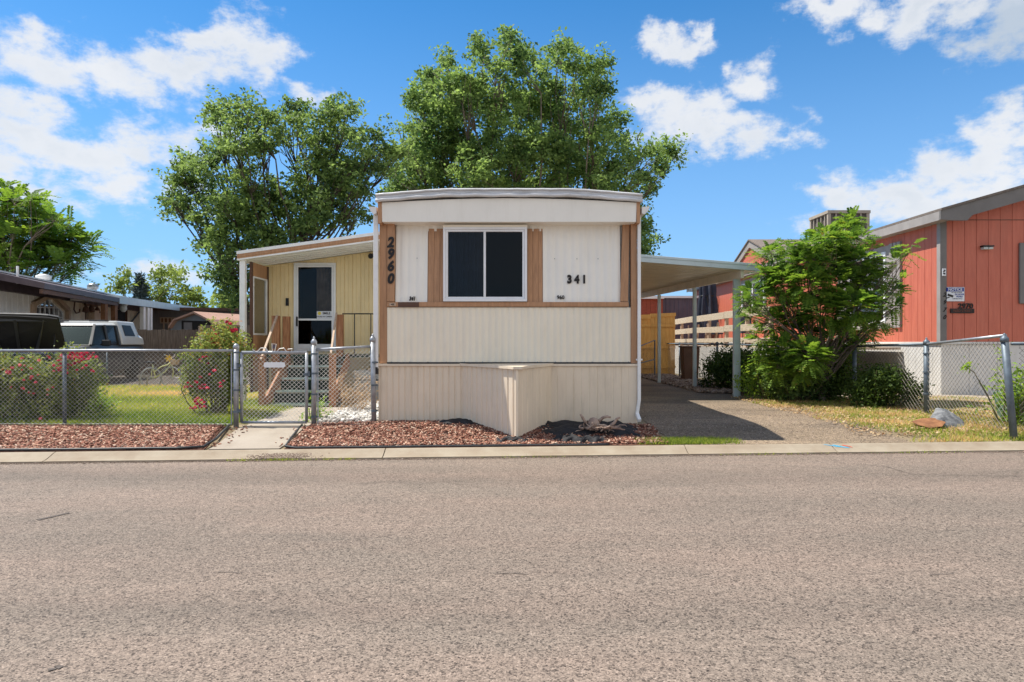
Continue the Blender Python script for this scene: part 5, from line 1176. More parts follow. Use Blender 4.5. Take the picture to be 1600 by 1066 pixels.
b = MB(); b.hexa([(5.2,20.6,.2),(5.62,20.6,.2),(5.62,21.0,.2),(5.2,21.0,.2)], [(5.16,20.56,1.22),(5.66,20.56,1.22),(5.66,21.04,1.22),(5.16,21.04,1.22)]); b.build('bin_body', M['dark_brown'], bb, bevel=.02); b = MB(); b.box(5.13, 5.69, 20.53, 21.07, 1.22, 1.27); b.build('lid', M['dark_brown'], bb, bevel=.015)
ps = thing('storage_shed', 'plum grey flat roofed shed behind the golden fence', 'shed', (7, 33, .2))
b = MB(); b.ribs((6.9, 32, 0), (1,0,0), (0,-1,0), 2.2, .2, 3.45, [(0,0),(.1,-.02),(.5,-.02),(.6,0)], .2); b.box(6.92, 9.05, 32.05, 35, .2, 3.44); b.build('wall', M['plum'], ps); b = MB(); b.box(6.8, 9.2, 31.9, 35.1, 3.45, 3.55); b.build('roof', M['white_metal'], ps)
rs = thing('red_shed', 'red plank shed seen under the carport roof', 'shed', (6, 31, .2))
b = MB(); b.ribs((4.5, 31, 0), (1,0,0), (0,-1,0), 2.35, .2, 3.35, [(0,0),(.95,0),(.97,-.02)], .2); b.box(4.52, 6.83, 31.05, 34, .2, 3.33); b.build('wall', M['red_wood'], rs); b = MB(); b.box(4.4, 6.87, 30.8, 34.1, 3.35, 3.47); b.build('roof', M['white_metal'], rs)
b = MB(); b.box(6.02, 6.5, 30.9, 30.99, 2.2, 2.38); b.build('red_panel', M['flower_red'], rs)
fh = thing('far_house', 'pale far house with low grey roof behind the sheds', 'house', (10, 48, .2))
b = MB(); b.box(-4, 16, 50, 56, .2, 4.0); b.build('wall', M['house_white'], fh); b = MB(); b.prism([(-4.4, 49.6, 4.0), (16.4, 49.6, 4.0), (16.4, 49.6, 4.2), (6, 49.6, 5.0), (-4.4, 49.6, 4.2)], (0, 7, 0)); b.build('roof', M['roof_metal'], fh)

# ================================================================ LEFT HOUSE
P0 = Vector((-16.9, 22.5, 0)); UL = Vector((-.2425, .9701, 0)); NL = Vector((.9701, .2425, 0))
def lw(px, py, off=0.0): return hit(px, py, P0+NL*off, NL)
lh = thing('white_house', 'long white mobile home with brown mansard fascia and arched window on the left', 'mobile home', P0)
ZR = 3.7
start = P0-UL*5; Lh = 24.5
RIB = [(0,0),(.04,-.02),(.1,-.02),(.14,0)]
b = MB(); b.ribs(start+UL*.0, UL, NL, 9.3, .25, 3.3, RIB, .42); b.build('white_wall', M['house_white'], lh)
b = MB(); b.ribs(start+UL*9.3, UL, NL, Lh-9.3, .25, 3.35, RIB, .42); b.build('cream_wall', M['house_cream'], lh)
b = MB(); a = start-NL*.05; e = a+UL*Lh; b.hexa([a+Vector((0,0,.2)), e+Vector((0,0,.2)), e-NL*4+Vector((0,0,.2)), a-NL*4+Vector((0,0,.2))], [a+Vector((0,0,3.5)), e+Vector((0,0,3.5)), e-NL*4+Vector((0,0,3.5)), a-NL*4+Vector((0,0,3.5))]); b.build('house_body', M['house_cream'], lh)
# mansard fascia
b = MB()
for k in range(int(Lh/.45)):
    a = start+UL*k*.45; e = a+UL*.44; o0, o1 = NL*.22, NL*.08
    b.hexa([a+Vector((0,0,3.08)), e+Vector((0,0,3.08)), e+o0+Vector((0,0,3.08)), a+o0+Vector((0,0,3.08))], [a+Vector((0,0,3.68)), e+Vector((0,0,3.68)), e+o1+Vector((0,0,3.68)), a+o1+Vector((0,0,3.68))])
b.build('mansard', M['purple_brown'], lh)
b = MB(); a = start+NL*.12; e = a+UL*Lh; z = Vector((0,0,3.685)); zz = Vector((0,0,3.74)); b.hexa([a+z, e+z, e-NL*4.2+z, a-NL*4.2+z], [a+zz, e+zz, e-NL*4.2+zz, a-NL*4.2+zz]); b.build('roof', M['roof_metal'], lh)
# porch roof standing out from the wall
po = 1.9
q0 = lw(70, 444, po); q1 = lw(187, 469, po); q2 = lw(380, 494, po)
z1_ = (q0.z+q1.z)/2; t0 = (q0-P0-NL*po).dot(UL); t1 = (q1-P0-NL*po).dot(UL); 
def pnt(t, off, z): p = P0+UL*t+NL*off; return Vector((p.x, p.y, z))
b = MB(); b.hexa([pnt(t0,.1,3.42), pnt(t1,.1,3.42), pnt(t1,po,z1_-.12), pnt(t0,po,z1_-.12)], [pnt(t0,.1,3.66), pnt(t1,.1,3.66), pnt(t1,po,z1_+.06), pnt(t0,po,z1_+.06)]); b.build('porch_roof', M['purple_brown'], lh)
b = MB(); b.beam(pnt(t0,po-.1,z1_-.2), pnt(t1,po-.1,z1_-.2), .1, .14); b.build('porch_beam', M['dark_brown'], lh)
tp = (lw(163, 490, po-.15)-P0).dot(UL)
for t in (tp, t1-.2): b = MB(); p = pnt(t, po-.15, .2); b.box(p.x-.09, p.x+.09, p.y-.09, p.y+.09, .2, z1_-.25); b.build('porch_post', M['wood_post'], lh)
b = MB(); b.beam(lw(112,467,.35), lw(160,470,.35), .1, .14); b.build('tube_light', M['white_metal'], lh)
# arched window
def wpoly(pts, off): return [lw(px, py, off) for px, py in pts]
outer = [(51,530),(51,475),(69,465),(84,464.8),(105,484),(105,530)]; inner = [(55.5,527),(55.5,479.6),(73.6,467),(97.6,488.6),(97.6,527)]
b = MB(); 
for (a, c) in zip(outer[:-1], outer[1:]): b.beam(lw(*a, .04), lw(*c, .04), .16, .22, up=NL)
aw = b.build('arched_window', M['wood_light'], lh)
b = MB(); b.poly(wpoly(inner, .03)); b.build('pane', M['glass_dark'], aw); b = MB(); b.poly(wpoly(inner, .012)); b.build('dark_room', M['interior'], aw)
b = MB()
for px in (63, 70.5, 77.5, 84.5, 91.5):
    ytop = 479.6-(px-55.5)/18.1*12.6 if px < 73.6 else 467+(px-73.6)/24*21.6
    b.beam(lw(px, ytop, .05), lw(px, 527, .05), .02, .035, up=NL)
for py in (480, 494.5, 509): b.beam(lw(56 if py > 479 else 60, py, .05), lw(97 if py > 489 else 88, py+1.5, .05), .02, .035, up=NL)
inn = inner
for a, c in zip(inn[:-1], inn[1:]): b.beam(lw(*a, .05), lw(*c, .05), .03, .07, up=NL)
b.build('muntins', M['window_frame'], aw)
# small square window, shelf with tools, hose
b = MB(); sqo = [(179,482),(197,484),(197,503),(179,501)]; b.poly(wpoly([(181,484),(196,485.5),(196,501.5),(181,499.5)], .05)); b.build('dark_window', M['interior'], lh)
b = MB()
for a, c in zip(sqo, sqo[1:]+sqo[:1]): b.beam(lw(*a, .05), lw(*c, .05), .06, .12, up=NL)
b.build('window_frame', M['dark_brown'], lh)
b = MB(); b.tube([lw(117,471,.1), lw(115.5,484,.1), lw(119,489.5,.12), lw(124,488,.12), lw(124.5,483,.12)], .03, 6); b.build('hose', M['dark_brown'], lh)
b = MB(); b.prism(wpoly([(138,485),(149,486),(149,502),(138,501)], .05), NL*.25); b.build('wall_cabinet', M['wood_light'], lh)
b = MB(); b.beam(lw(133,476,.1), lw(152,478.5,.1), .08, .1); b.beam(lw(134,480,.12), lw(134,507,.12), .04, .05, up=NL); b.beam(lw(158,494,.12), lw(158,508,.12), .04, .05, up=NL); b.build('tool_rack', M['dark_brown'], lh)
b = MB()
for px, py in ((134,481),(143,480.5),(152,483)): b.lathe(lw(px, py, .2), [(.02,-.22),(.14,-.18),(.1,0),(.03,.1)], 8)
b.build('hanging_pots', M['dark_brown'], lh)
b = MB(); b.beam(lw(198,513,.1), lw(219,486,.1), .05, .06, up=NL); b.build('diagonal_pipe', M['galv_dark'], lh)
b = MB()
for px, py in ((196,473),(193,482)): b.lathe(lw(px, py, po-.2), [(.02,.2),(.13,.12),(.15,-.05),(.06,-.16)], 8)
b.build('hanging_lamp', M['blinds'], lh)
# grey carport continuing behind
lc = thing('grey_canopy', 'long pale grey flat canopy continuing beyond the white house', 'canopy', pnt(t1, po, .2))
t2 = (q2-P0-NL*po).dot(UL); zq = q2.z; zq1 = q1.z+.05
b = MB(); b.hexa([pnt(t1+.02,0,zq1+.1), pnt(t2,0,zq+.1), pnt(t2,po,zq-.2), pnt(t1+.02,po,zq1-.2)], [pnt(t1+.02,0,zq1+.3), pnt(t2,0,zq+.3), pnt(t2,po,zq+.15), pnt(t1+.02,po,zq1+.12)]); b.build('canopy_roof', M['carport'], lc)
for px in (223, 229.5, 234):
    t = (lw(px, 495, po-.1)-P0).dot(UL); p = pnt(t, po-.1, .2); b = MB(); b.box(p.x-.09, p.x+.09, p.y-.09, p.y+.09, .2, zq1-.15); b.build('post', M['white_metal'], lc)
# roof vents
for px, py, d, r, h, lab in ((68, 434, 26.5, .28, .5, 'white round roof vent on the left house'), (128, 452, 34, .2, .25, 'small low roof vent on the left house'), (145, 455, 36, .25, .6, 'turbine roof vent with a cap on the left house')):
    p = hit(px, py, P0-NL*1.2, NL); p.z = 3.74; tv = thing('roof_vent', lab, 'vent', p, group='vents on the white house roof')
    b = MB(); b.lathe(p, [(r*1.3, -.02), (r*1.2, .03), (r*.7, .06), (r*.7, h*.5)], 14); b.build('vent_base', M['white_metal'], tv, smooth=True); b = MB(); b.lathe(p+Vector((0,0,h*.5)), [(r*.7, 0), (r, .03), (r*1.05, h*.35), (r*.6, h*.5), (.02, h*.52)], 14); b.build('vent_cap', M['galv'] if 'turbine' in lab else M['white_metal'], tv, smooth=True)
b = MB(); p = lw(27.5, 432, .25); b.tube([p+Vector((0,0,.35)), p-Vector((0,0,.25))], .04, 6); b.build('hanging_bracket', M['white_metal'], lh)
# grey board house with windows beyond
gh = thing('grey_house', 'grey board shed house with a four pane window beyond the wooden fence', 'house', (-15, 41, .2))
b = MB(); b.ribs((-21.3, 40, 0), (1,0,0), (0,-1,0), 12, .2, 3.25, BOARD, .3); b.box(-21.28, -9.32, 40.05, 45, .2, 3.2); b.build('wall', M['house_grey'], gh)
b = MB(); b.hexa([(-21.5,39.4,3.25),(-9.0,39.4,3.1),(-9.0,45.5,3.1),(-21.5,45.5,3.25)], [(-21.5,39.4,3.42),(-9.0,39.4,3.27),(-9.0,45.5,3.3),(-21.5,45.5,3.45)]); b.build('roof', M['dark_brown'], gh)
b = MB(); X0, X1, Z0, Z1 = hx(250.5, 40), hx(275, 40), hz(505.5, 40), hz(496, 40); frame(b, X0, X1, Z0, Z1, .06, 39.93, 39.99)
for k in (1,2,3): b.box(X0+(X1-X0)*k/4-.03, X0+(X1-X0)*k/4+.03, 39.93, 39.99, Z0+.06, Z1-.06)
for k in (.1,.4): b.box(X0+.1+(X1-X0)*k, X0+.16+(X1-X0)*k, 39.93, 39.99, 1.8, Z0)
w = b.build('window', M['wood_light'], gh); b = MB(); b.box(X0+.06, X1-.06, 39.985, 39.995, Z0+.06, Z1-.06); b.build('pane', M['wood_post'], w)
# gable barn shed
sh = thing('garden_shed', 'pale grey barn style shed with pinkish roof behind the brown fence', 'shed', (-14.2, 31, .2))
SY = 31.0; sX = lambda px: hx(px, SY); sZ = lambda py: hz(py, SY)
prof = [(266,sZ(535)),(267,sZ(514)),(275,sZ(502.5)),(306,sZ(490.8)),(330,sZ(503)),(340,sZ(514)),(340,sZ(535))]
pp = [(sX(a), SY, z) for a, z in prof]; pp[0] = (sX(266), SY, .2); pp[-1] = (sX(340), SY, .2)
b = MB(); b.prism(pp, (1.2, 5, 0)); b.build('wall', M['shed_grey'], sh)
b = MB()
for a, c in zip(prof[1:-1], prof[2:-1]):
    A_, C_ = Vector((sX(a[0]), SY-.25, a[1]+.02)), Vector((sX(c[0]), SY-.25, c[1]+.02)); up = Vector((0,0,.09)); dp = Vector((1.3, 5.5, 0)); b.hexa([A_, C_, C_+dp, A_+dp], [A_+up, C_+up, C_+dp+up, A_+dp+up])
b.build('roof', M['shed_roof'], sh)
b = MB(); b.prism([(sX(284), SY-.02, .2), (sX(284), SY-.02, sZ(501)), (sX(329), SY-.02, sZ(502)), (sX(329), SY-.02, .2)], (0, .019, 0)); b.build('door_opening', M['interior'], sh)
b = MB(); b.box(sX(288), sX(301), SY-.06, SY-.03, .2, sZ(504)); b.build('door', M['house_grey'], sh)
# brown wooden fence beyond the lawn
bf = thing('wooden_fence', 'weathered dark brown board fence beyond the lawn and vehicles', 'fence', (-11, 24, .2))
b = MB(); boards(b, (-14.2, 24.3), (-10.9, 24.0), .2, 1.83, jit=.02); boards(b, (-10.6, 23.6), (-8.3, 23.4), .2, 1.98, jit=.02); b.build('board', M['fence_brown'], bf)['kind'] = 'stuff'
b = MB(); b.beam((-10.9, 23.9, 1.55), (-8.3, 23.35, 1.5), .05, .09); b.beam((-10.9, 23.95, .7), (-8.3, 23.35, .7), .05, .09); b.build('rail', M['wood_light'], bf)
b = MB(); b.box(-10.95, -10.83, 23.85, 23.97, .2, 1.95); b.box(-10.75, -10.66, 23.6, 23.7, .2, 1.85); b.build('post', M['wood_light'], bf)

# ================================================================ VEHICLES
def frame_thing(name, label, cat, loc, rz): return thing(name, label, cat, loc, rz)
def wheel(t, x, y, r=.36, w=.24):
    b = MB(); b.lathe((x, y, r), [(r*.62, -w/2), (r*.93, -w/2), (r, -w/2+.04), (r, w/2-.04), (r*.93, w/2), (r*.62, w/2)], 28, 'x'); wl = b.build('wheel', M['tyre'], t, local=True)
    b = MB(); b.lathe((x, y, r), [(.05, -w/2+.03), (r*.6, -w/2+.05), (r*.62, 0), (r*.6, w/2-.05), (.05, w/2-.03)], 20, 'x'); b.build('rim', M['chrome'], wl, local=True)
def loft(secs):
    """secs: list of (y, [(x,z)...]) cross sections, same count"""
    b = MB(); n = len(secs[0][1])
    for y, pts in secs: b.v += [(x, y, z) for x, z in pts]
    for i in range(len(secs)-1):
        for k in range(n): j = (k+1) % n; b.f.append((i*n+k, i*n+j, (i+1)*n+j, (i+1)*n+k))
    b.f.append(tuple(range(n))[::-1]); b.f.append(tuple((len(secs)-1)*n+k for k in range(n))); return b
def sec(hw, z0, z1, r=.12): return [(-hw+.05, z0), (hw-.05, z0), (hw, z0+.1), (hw, z1-r), (hw-r, z1), (-hw+r, z1), (-hw, z1-r), (-hw, z0+.1)]
# pickup, local y forward = away from camera is +y (nose at y=0 toward the street)
pk = frame_thing('pickup_truck', 'grey pickup truck with white cab roof and white topper parked behind the open hood', 'pickup truck', (-12.3, 17.6, .2), R(11))
loft([(0, sec(.86,.4,.85)), (.08, sec(.93,.35,1.0)), (1.25, sec(.95,.35,1.08)), (1.6, sec(.95,.35,1.1)), (5.3, sec(.95,.35,1.1)), (5.4, sec(.92,.4,1.05))]).build('body', M['car_grey'], pk, local=True, bevel=.02)
def green(z): return z
b = loft([(1.25, [(-.82,1.08),(.82,1.08),(.82,1.1),(-.82,1.1)]), (1.85, [(-.84,1.08),(.84,1.08),(.70,1.66),(-.70,1.66)]), (3.3, [(-.84,1.08),(.84,1.08),(.72,1.7),(-.72,1.7)]), (3.4, [(-.84,1.08),(.84,1.08),(.72,1.68),(-.72,1.68)])]); b.build('cab_glass', M['car_glass'], pk, local=True)
b = loft([(1.5, [(-.6,1.1),(.6,1.1),(.55,1.25),(-.55,1.25)]), (3.2, [(-.7,1.1),(.7,1.1),(.6,1.4),(-.6,1.4)])]); b.build('seats', M['interior'], pk, local=True)
b = MB(); b.hexa([(-.72,1.80,1.665),(.72,1.80,1.665),(.74,3.42,1.70),(-.74,3.42,1.70)], [(-.64,1.95,1.73),(.64,1.95,1.73),(.68,3.4,1.76),(-.68,3.4,1.76)]); b.build('cab_roof', M['car_white'], pk, local=True, bevel=.02)
b = MB()
for s in (-1, 1):
    b.beam((s*.83,1.27,1.1),(s*.71,1.85,1.68),.06,.06); b.beam((s*.86,2.45,1.08),(s*.735,2.5,1.69),.07,.04); b.beam((s*.86,3.36,1.08),(s*.735,3.38,1.69),.1,.05)
b.build('cab_pillar', M['car_grey'], pk, local=True)
b = MB(); b.poly([(-.78,1.262,1.12),(.78,1.262,1.12),(.67,1.80,1.64),(-.67,1.80,1.64)]); b.build('windscreen', M['windscreen'], pk, local=True)
for s in (-1, 1):
    b = MB(); b.obox((s*1.06,1.75,1.16), (.11,0,0), (0,.06,0), (0,0,.085)); b.obox((s*.94,1.78,1.12), (.05,0,0), (0,.03,0), (0,0,.03)); b.build('wing_mirror', M['black'], pk, local=True, bevel=.02)
top = loft([(3.45, [(-.92,1.1),(.92,1.1),(.88,1.35),(.74,1.84),(-.74,1.84),(-.88,1.35)]), (4.9, [(-.92,1.1),(.92,1.1),(.88,1.35),(.74,1.84),(-.74,1.84),(-.88,1.35)]), (5.42, [(-.92,1.1),(.92,1.1),(.88,1.3),(.72,1.42),(-.72,1.42),(-.88,1.3)])]).build('topper', M['car_white'], pk, local=True, bevel=.03)
for s in (-1, 1):
    f_ = lambda y, z, o: (s*(.88-(z-1.35)/.49*.14+o), y, z)
    b = MB(); b.prism([f_(3.75,1.38,.004), f_(4.65,1.38,.004), f_(4.5,1.72,.004), f_(3.75,1.72,.004)], (s*.012,0,0)); tw = b.build('topper_window', M['black'], pk, local=True, bevel=.004)
b = MB()
for s in (-1, 1): b.tube([(s*.55,1.95,1.8),(s*.55,3.3,1.83)], .02, 6); 
b.tube([(-.6,2.3,1.82),(.6,2.3,1.82)], .02, 6); b.tube([(-.6,3.0,1.84),(.6,3.0,1.84)], .02, 6); b.build('roof_rack', M['black'], pk, local=True)
for s in (-1, 1):
    b = MB(); b.box(s*.7-.13, s*.7+.13, -.02, .04, .68, .86); b.build('headlight', M['blinds'], pk, local=True, bevel=.02)
b = MB(); b.box(-.5, .5, -.015, .03, .66, .88); b.build('grille', M['black'], pk, local=True); b = MB(); b.box(-.92, .92, -.12, .02, .42, .6); b.build('bumper', M['chrome'], pk, local=True, bevel=.03)
for x, y in ((-.86,.85),(.86,.85),(-.86,4.4),(.86,4.4)): wheel(pk, x, y)
# sedan with raised hood
sd = frame_thing('parked_car', 'silver car with its black lined hood raised at the left edge', 'car', (-9.3, 12.7, .2), R(30))
loft([(0, sec(.78,.35,.68)), (.1, sec(.86,.28,.78)), (.9, sec(.88,.28,.9)), (1.35, sec(.88,.28,.98)), (3.6, sec(.88,.28,.98)), (4.4, sec(.86,.3,.95)), (4.5, sec(.8,.4,.85))]).build('body', M['car_silver'], sd, local=True, bevel=.02)
loft([(1.3, [(-.76,.95),(.76,.95),(.76,.97),(-.76,.97)]), (1.95, [(-.78,.95),(.78,.95),(.58,1.38),(-.58,1.38)]), (3.0, [(-.78,.95),(.78,.95),(.58,1.4),(-.58,1.4)]), (3.9, [(-.76,.95),(.76,.95),(.74,.97),(-.74,.97)])]).build('cabin_glass', M['car_glass'], sd, local=True)
b = MB(); b.hexa([(-.6,1.9,1.385),(.6,1.9,1.385),(.6,3.05,1.405),(-.6,3.05,1.405)], [(-.52,2.0,1.42),(.52,2.0,1.42),(.52,2.95,1.435),(-.52,2.95,1.435)]); b.build('roof', M['car_silver'], sd, local=True)
b = MB(); b.poly([(-.74,1.305,.99),(.74,1.305,.99),(.56,1.9,1.365),(-.56,1.9,1.365)]); b.build('windscreen', M['windscreen'], sd, local=True)
# hood panel: hinge near the screen, front edge high
hd = MB(); hp = []
for k in range(9):
    s = -1+k/4; hp.append((s*.70, .42-.05*s*s+.0, 1.72-.045*abs(s)**4)) 
low = [(.80, 1.2, 1.0), (-.80, 1.2, 1.0)]
ring = hp[::1]+low; th = Vector((0, .03, .025))
hd.prism(ring, th); hood = hd.build('hood', M['car_grey'], sd, local=True)
b = MB(); b.prism([(x*.97, y-.006, z-.03 if z > 1.2 else z) for x, y, z in ring], (0, -.03, -.01)); b.build('hood_liner', M['interior'], hood, local=True)
b = MB()
for x0_, x1_ in ((-.45,-.3),(0,0),(.45,.3)): b.beam((x0_, .40, 1.62), (x1_, 1.06, 1.06), .05, .03, up=(0,-1,.6))
b.beam((-.55,.43,1.60), (.55,.43,1.60), .05, .03, up=(0,-1,.6)); b.build('hood_ribs', M['car_grey'], hood, local=True)
b = MB(); b.tube([(.6,.35,.8),(.62,.75,1.4)], .012, 5); b.build('hood_prop', M['black'], sd, local=True)
b = MB(); b.box(-.6, .6, .25, 1.1, .8, .93); b.build('engine', M['interior'], sd, local=True, bevel=.05)
for s in (-1, 1): b = MB(); b.box(s*.6-.16, s*.6+.16, -.01, .06, .56, .7); b.build('headlight', M['blinds'], sd, local=True, bevel=.02)
for x, y in ((-.79,.85),(.79,.85),(-.79,3.6),(.79,3.6)): wheel(sd, x, y, .32, .2)
def bluetarp():
    b = MB(); r_ = np.random.default_rng(3); n, m_ = 22, 16; ph = r_.uniform(0, 6, 6)
    for j in range(m_+1):
        for i in range(n+1):
            s, t = i/n*2-1, j/m_; w_ = .75*(1-.35*t); hgt = 1.0*math.sin(min(1, t*1.2)*math.pi/2)
            a = s*math.pi; rr = (.62-.45*t**2)*(1+.08*math.sin(a*5+ph[0])+.05*math.sin(a*9+t*6+ph[1]))
            b.v.append((-10.05+rr*math.cos(a)*1.05, 12.1+rr*math.sin(a)*.6, .18+1.02*t**.7+.03*math.sin(a*7+t*9)))
    for j in range(m_):
        for i in range(n): a = j*(n+1)+i; b.f.append((a, a+1, a+n+2, a+n+1))
    b.f.append(tuple(m_*(n+1)+i for i in range(n))); o = b.build('blue_tarp', M['blue_tarp'], smooth=True); o.location.x = 0; return tag(o, 'crumpled bright blue tarp bundle left of the raised hood', 'tarp')
bluetarp()

# ================================================================ BICYCLE
bk = thing('bicycle', 'yellow green cruiser bicycle with a flower leaning on the back fence', 'bicycle', (-9.1, 18.0, .2))
bd = 17.95
def bp_(px, py, dd=0): return P(px, py, bd+dd)
wr = .27
for nm, px, py in (('wheel', 268, 590), ('wheel', 236, 591)):
    c = bp_(px, py); b = MB(); b.torus(c, wr, .018, (0,1,0), 32, 6); w = b.build('wheel', M['galv'], bk, smooth=True)
    b = MB()
    for k in range(12): t = 2*math.pi*k/12; b.tube([c, c+Vector((math.cos(t), 0, math.sin(t)))*wr], .003, 3, False)
    b.tube([c-Vector((0,.05,0)), c+Vector((0,.05,0))], .02, 8); b.build('spokes', M['galv'], w)
b = MB(); hd_ = bp_(267,566); bb_ = bp_(243,590); st_ = bp_(238,574)
b.tube([hd_, bp_(262,570), bp_(252,573), bp_(241,581)], .016, 8); b.tube([hd_+Vector((0,0,-.05)), bp_(258,581), bb_], .016, 8); b.tube([st_+Vector((0,0,.08)), bb_], .015, 8); b.tube([bb_, bp_(236,591)], .012, 6); b.tube([st_, bp_(236,591)], .01, 6)
b.tube([bp_(266.5,561), hd_, bp_(271,580), bp_(268,590)+Vector((.03,.0,0))], .014, 8)
b.build('frame', M['bike_paint'], bk, smooth=True)
b = MB(); b.tube([bp_(256,554.5), bp_(262,556), bp_(267,561), bp_(272,557), bp_(274,553)], .012, 6); b.build('handlebar', M['chrome'], bk)
b = MB(); c = st_+Vector((-.03,0,.11)); b.hexa([c+Vector((-.14,-.08,0)), c+Vector((.12,-.03,0)), c+Vector((.12,.03,0)), c+Vector((-.14,.08,0))], [c+Vector((-.13,-.07,.05)), c+Vector((.11,-.02,.04)), c+Vector((.11,.02,.04)), c+Vector((-.13,.07,.05))]); b.build('saddle', M['black'], bk, bevel=.01)
b = MB(); c = bp_(273,566, -.1)
b.hexa([c+Vector((-.06,-.08,-.07)), c+Vector((.06,-.08,-.07)), c+Vector((.06,.08,-.07)), c+Vector((-.06,.08,-.07))], [c+Vector((-.09,-.1,.07)), c+Vector((.09,-.1,.07)), c+Vector((.09,.1,.07)), c+Vector((-.09,.1,.07))]); b.build('basket', M['wood_light'], bk)
b = MB(); c = bp_(264.5,560,-.12); 
for k in range(14):
    t = 2*math.pi*k/14; r1 = .09 if k % 2 else .055; b.poly([c, c+Vector((math.cos(t-.22)*r1, -.02, math.sin(t-.22)*r1)), c+Vector((math.cos(t)*r1*1.25, -.03, math.sin(t)*r1*1.25)), c+Vector((math.cos(t+.22)*r1, -.02, math.sin(t+.22)*r1))])
b.build('flower', M['flower_yellow'], bk)
b = MB(); a = P(215, 588, 18.0); c = P(233, 588, 18.0); b.beam(a, c, .06, .07); b.tube([(a.x+.05, 18, .2), (a.x+.05, 18, a.z)], .02, 6); b.tube([(c.x-.05, 18, .2), (c.x-.05, 18, a.z)], .02, 6)
tag(b.build('low_bench', M['fascia_light']), 'low pale board on short legs left of the bicycle', 'bench')
b = MB(); p = P(307, 583, 17.2); b.obox(p, (.17,0,0), (0,.12,0), (0,0,.12)); b.obox(p-Vector((0,0,.36)), (.12,0,0), (0,.09,0), (0,0,.24)); tag(b.build('garden_box', M['house_grey'], bevel=.01), 'small grey box half hidden behind the right rose bush', 'box')
b = MB(); p = P(1592, 650, 10.2); b.hexa([(p.x-.1, 10.1, .2), (p.x+.5, 10.1, .2), (p.x+.5, 10.5, .2), (p.x-.1, 10.5, .2)], [(p.x-.15, 10.05, .62), (p.x+.55, 10.05, .62), (p.x+.55, 10.55, .62), (p.x-.15, 10.55, .62)])
tag(b.build('green_tub', M['green_tote'], bevel=.01), 'pale green plastic tub at the right edge behind the fence', 'tub')
# ================================================================ VEGETATION
def unit(n): v = rng.normal(0, 1, (n, 3)); return v/np.linalg.norm(v, axis=1)[:, None]
def leaves_at(name, pts, size, m, parent, aspect=.55, up=.5, tint=None, droop=0, fold=.25):
    """one folded leaf (2 quads as rhombus halves -> 4 vert quad) per point"""
    n = len(pts); nr = unit(n)+np.array([0, 0, up]); nr /= np.linalg.norm(nr, axis=1)[:, None]
    u = unit(n); u[:, 2] -= droop; u -= nr*(u*nr).sum(1)[:, None]; u /= np.linalg.norm(u, axis=1)[:, None]; w = np.cross(nr, u)
    L_ = (size*rng.uniform(.6, 1.35, n))[:, None]; W = L_*aspect
    a = pts; tip = pts+u*L_; mid = pts+u*L_*.5; l = mid+w*W/2+nr*L_*fold*.5; r = mid-w*W/2+nr*L_*fold*.5
    V = np.stack([a, r, tip, l], 1).reshape(-1, 3)
    t = rng.uniform(0, 1, n) if tint is None else tint
    return np_mesh(name, V, n, 4, m, parent, tint=np.repeat(np.clip(t, 0, 1), 4))
def crown_pts(lobes, dens, cl=.34, per=42, leaf=.14, squash=.85, gap=1.0):
    """each lobe carries leaf sprays: flattened clusters on short twigs, with air between them"""
    P_, T_, segs = [], [], []
    for c, r in lobes:
        r = max(.22, r-cl*.55); n = max(3, int(dens*r**2.1)); d = unit(n); d[:, 2] += .15
        rad = (.35+.65*rng.uniform(0, 1, n)**.55)*r; st = c+d*rad[:, None]*np.array([1, 1, squash]); lt = rng.normal(0, .06)
        out = d+unit(n)*.5; out /= np.linalg.norm(out, axis=1)[:, None]
        s = cl*rng.uniform(.45, 1.25, n); ct = .45+lt+rng.normal(0, .13, n)
        q = rng.normal(0, .5, (n, per, 3)); q[:, :, 2] *= .6
        along = rng.uniform(-.9, 1.5, (n, per, 1)); w = (1.15-.45*np.abs(along))
        V = st[:, None, :]+(q*w+out[:, None, :]*along)*s[:, None, None]
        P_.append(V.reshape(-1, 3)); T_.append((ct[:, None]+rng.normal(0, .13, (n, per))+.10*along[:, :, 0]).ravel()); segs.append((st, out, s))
    return np.concatenate(P_), np.concatenate(T_), segs
def limb(b, a, c, r0, r1, bend=.12, n=6, sides=7, seed=0):
    r_ = np.random.default_rng(seed); a = Vector(a); c = Vector(c); d = c-a; off = Vector(r_.normal(0, bend*d.length, 3)); off.z = abs(off.z)*.5
    pts = [a+d*(i/n)+off*math.sin(math.pi*i/n)+Vector(r_.normal(0, .012*d.length, 3))*(0 < i < n) for i in range(n+1)]
    b.tube(pts, [r0+(r1-r0)*(i/n)**.8 for i in range(n+1)], sides); return pts
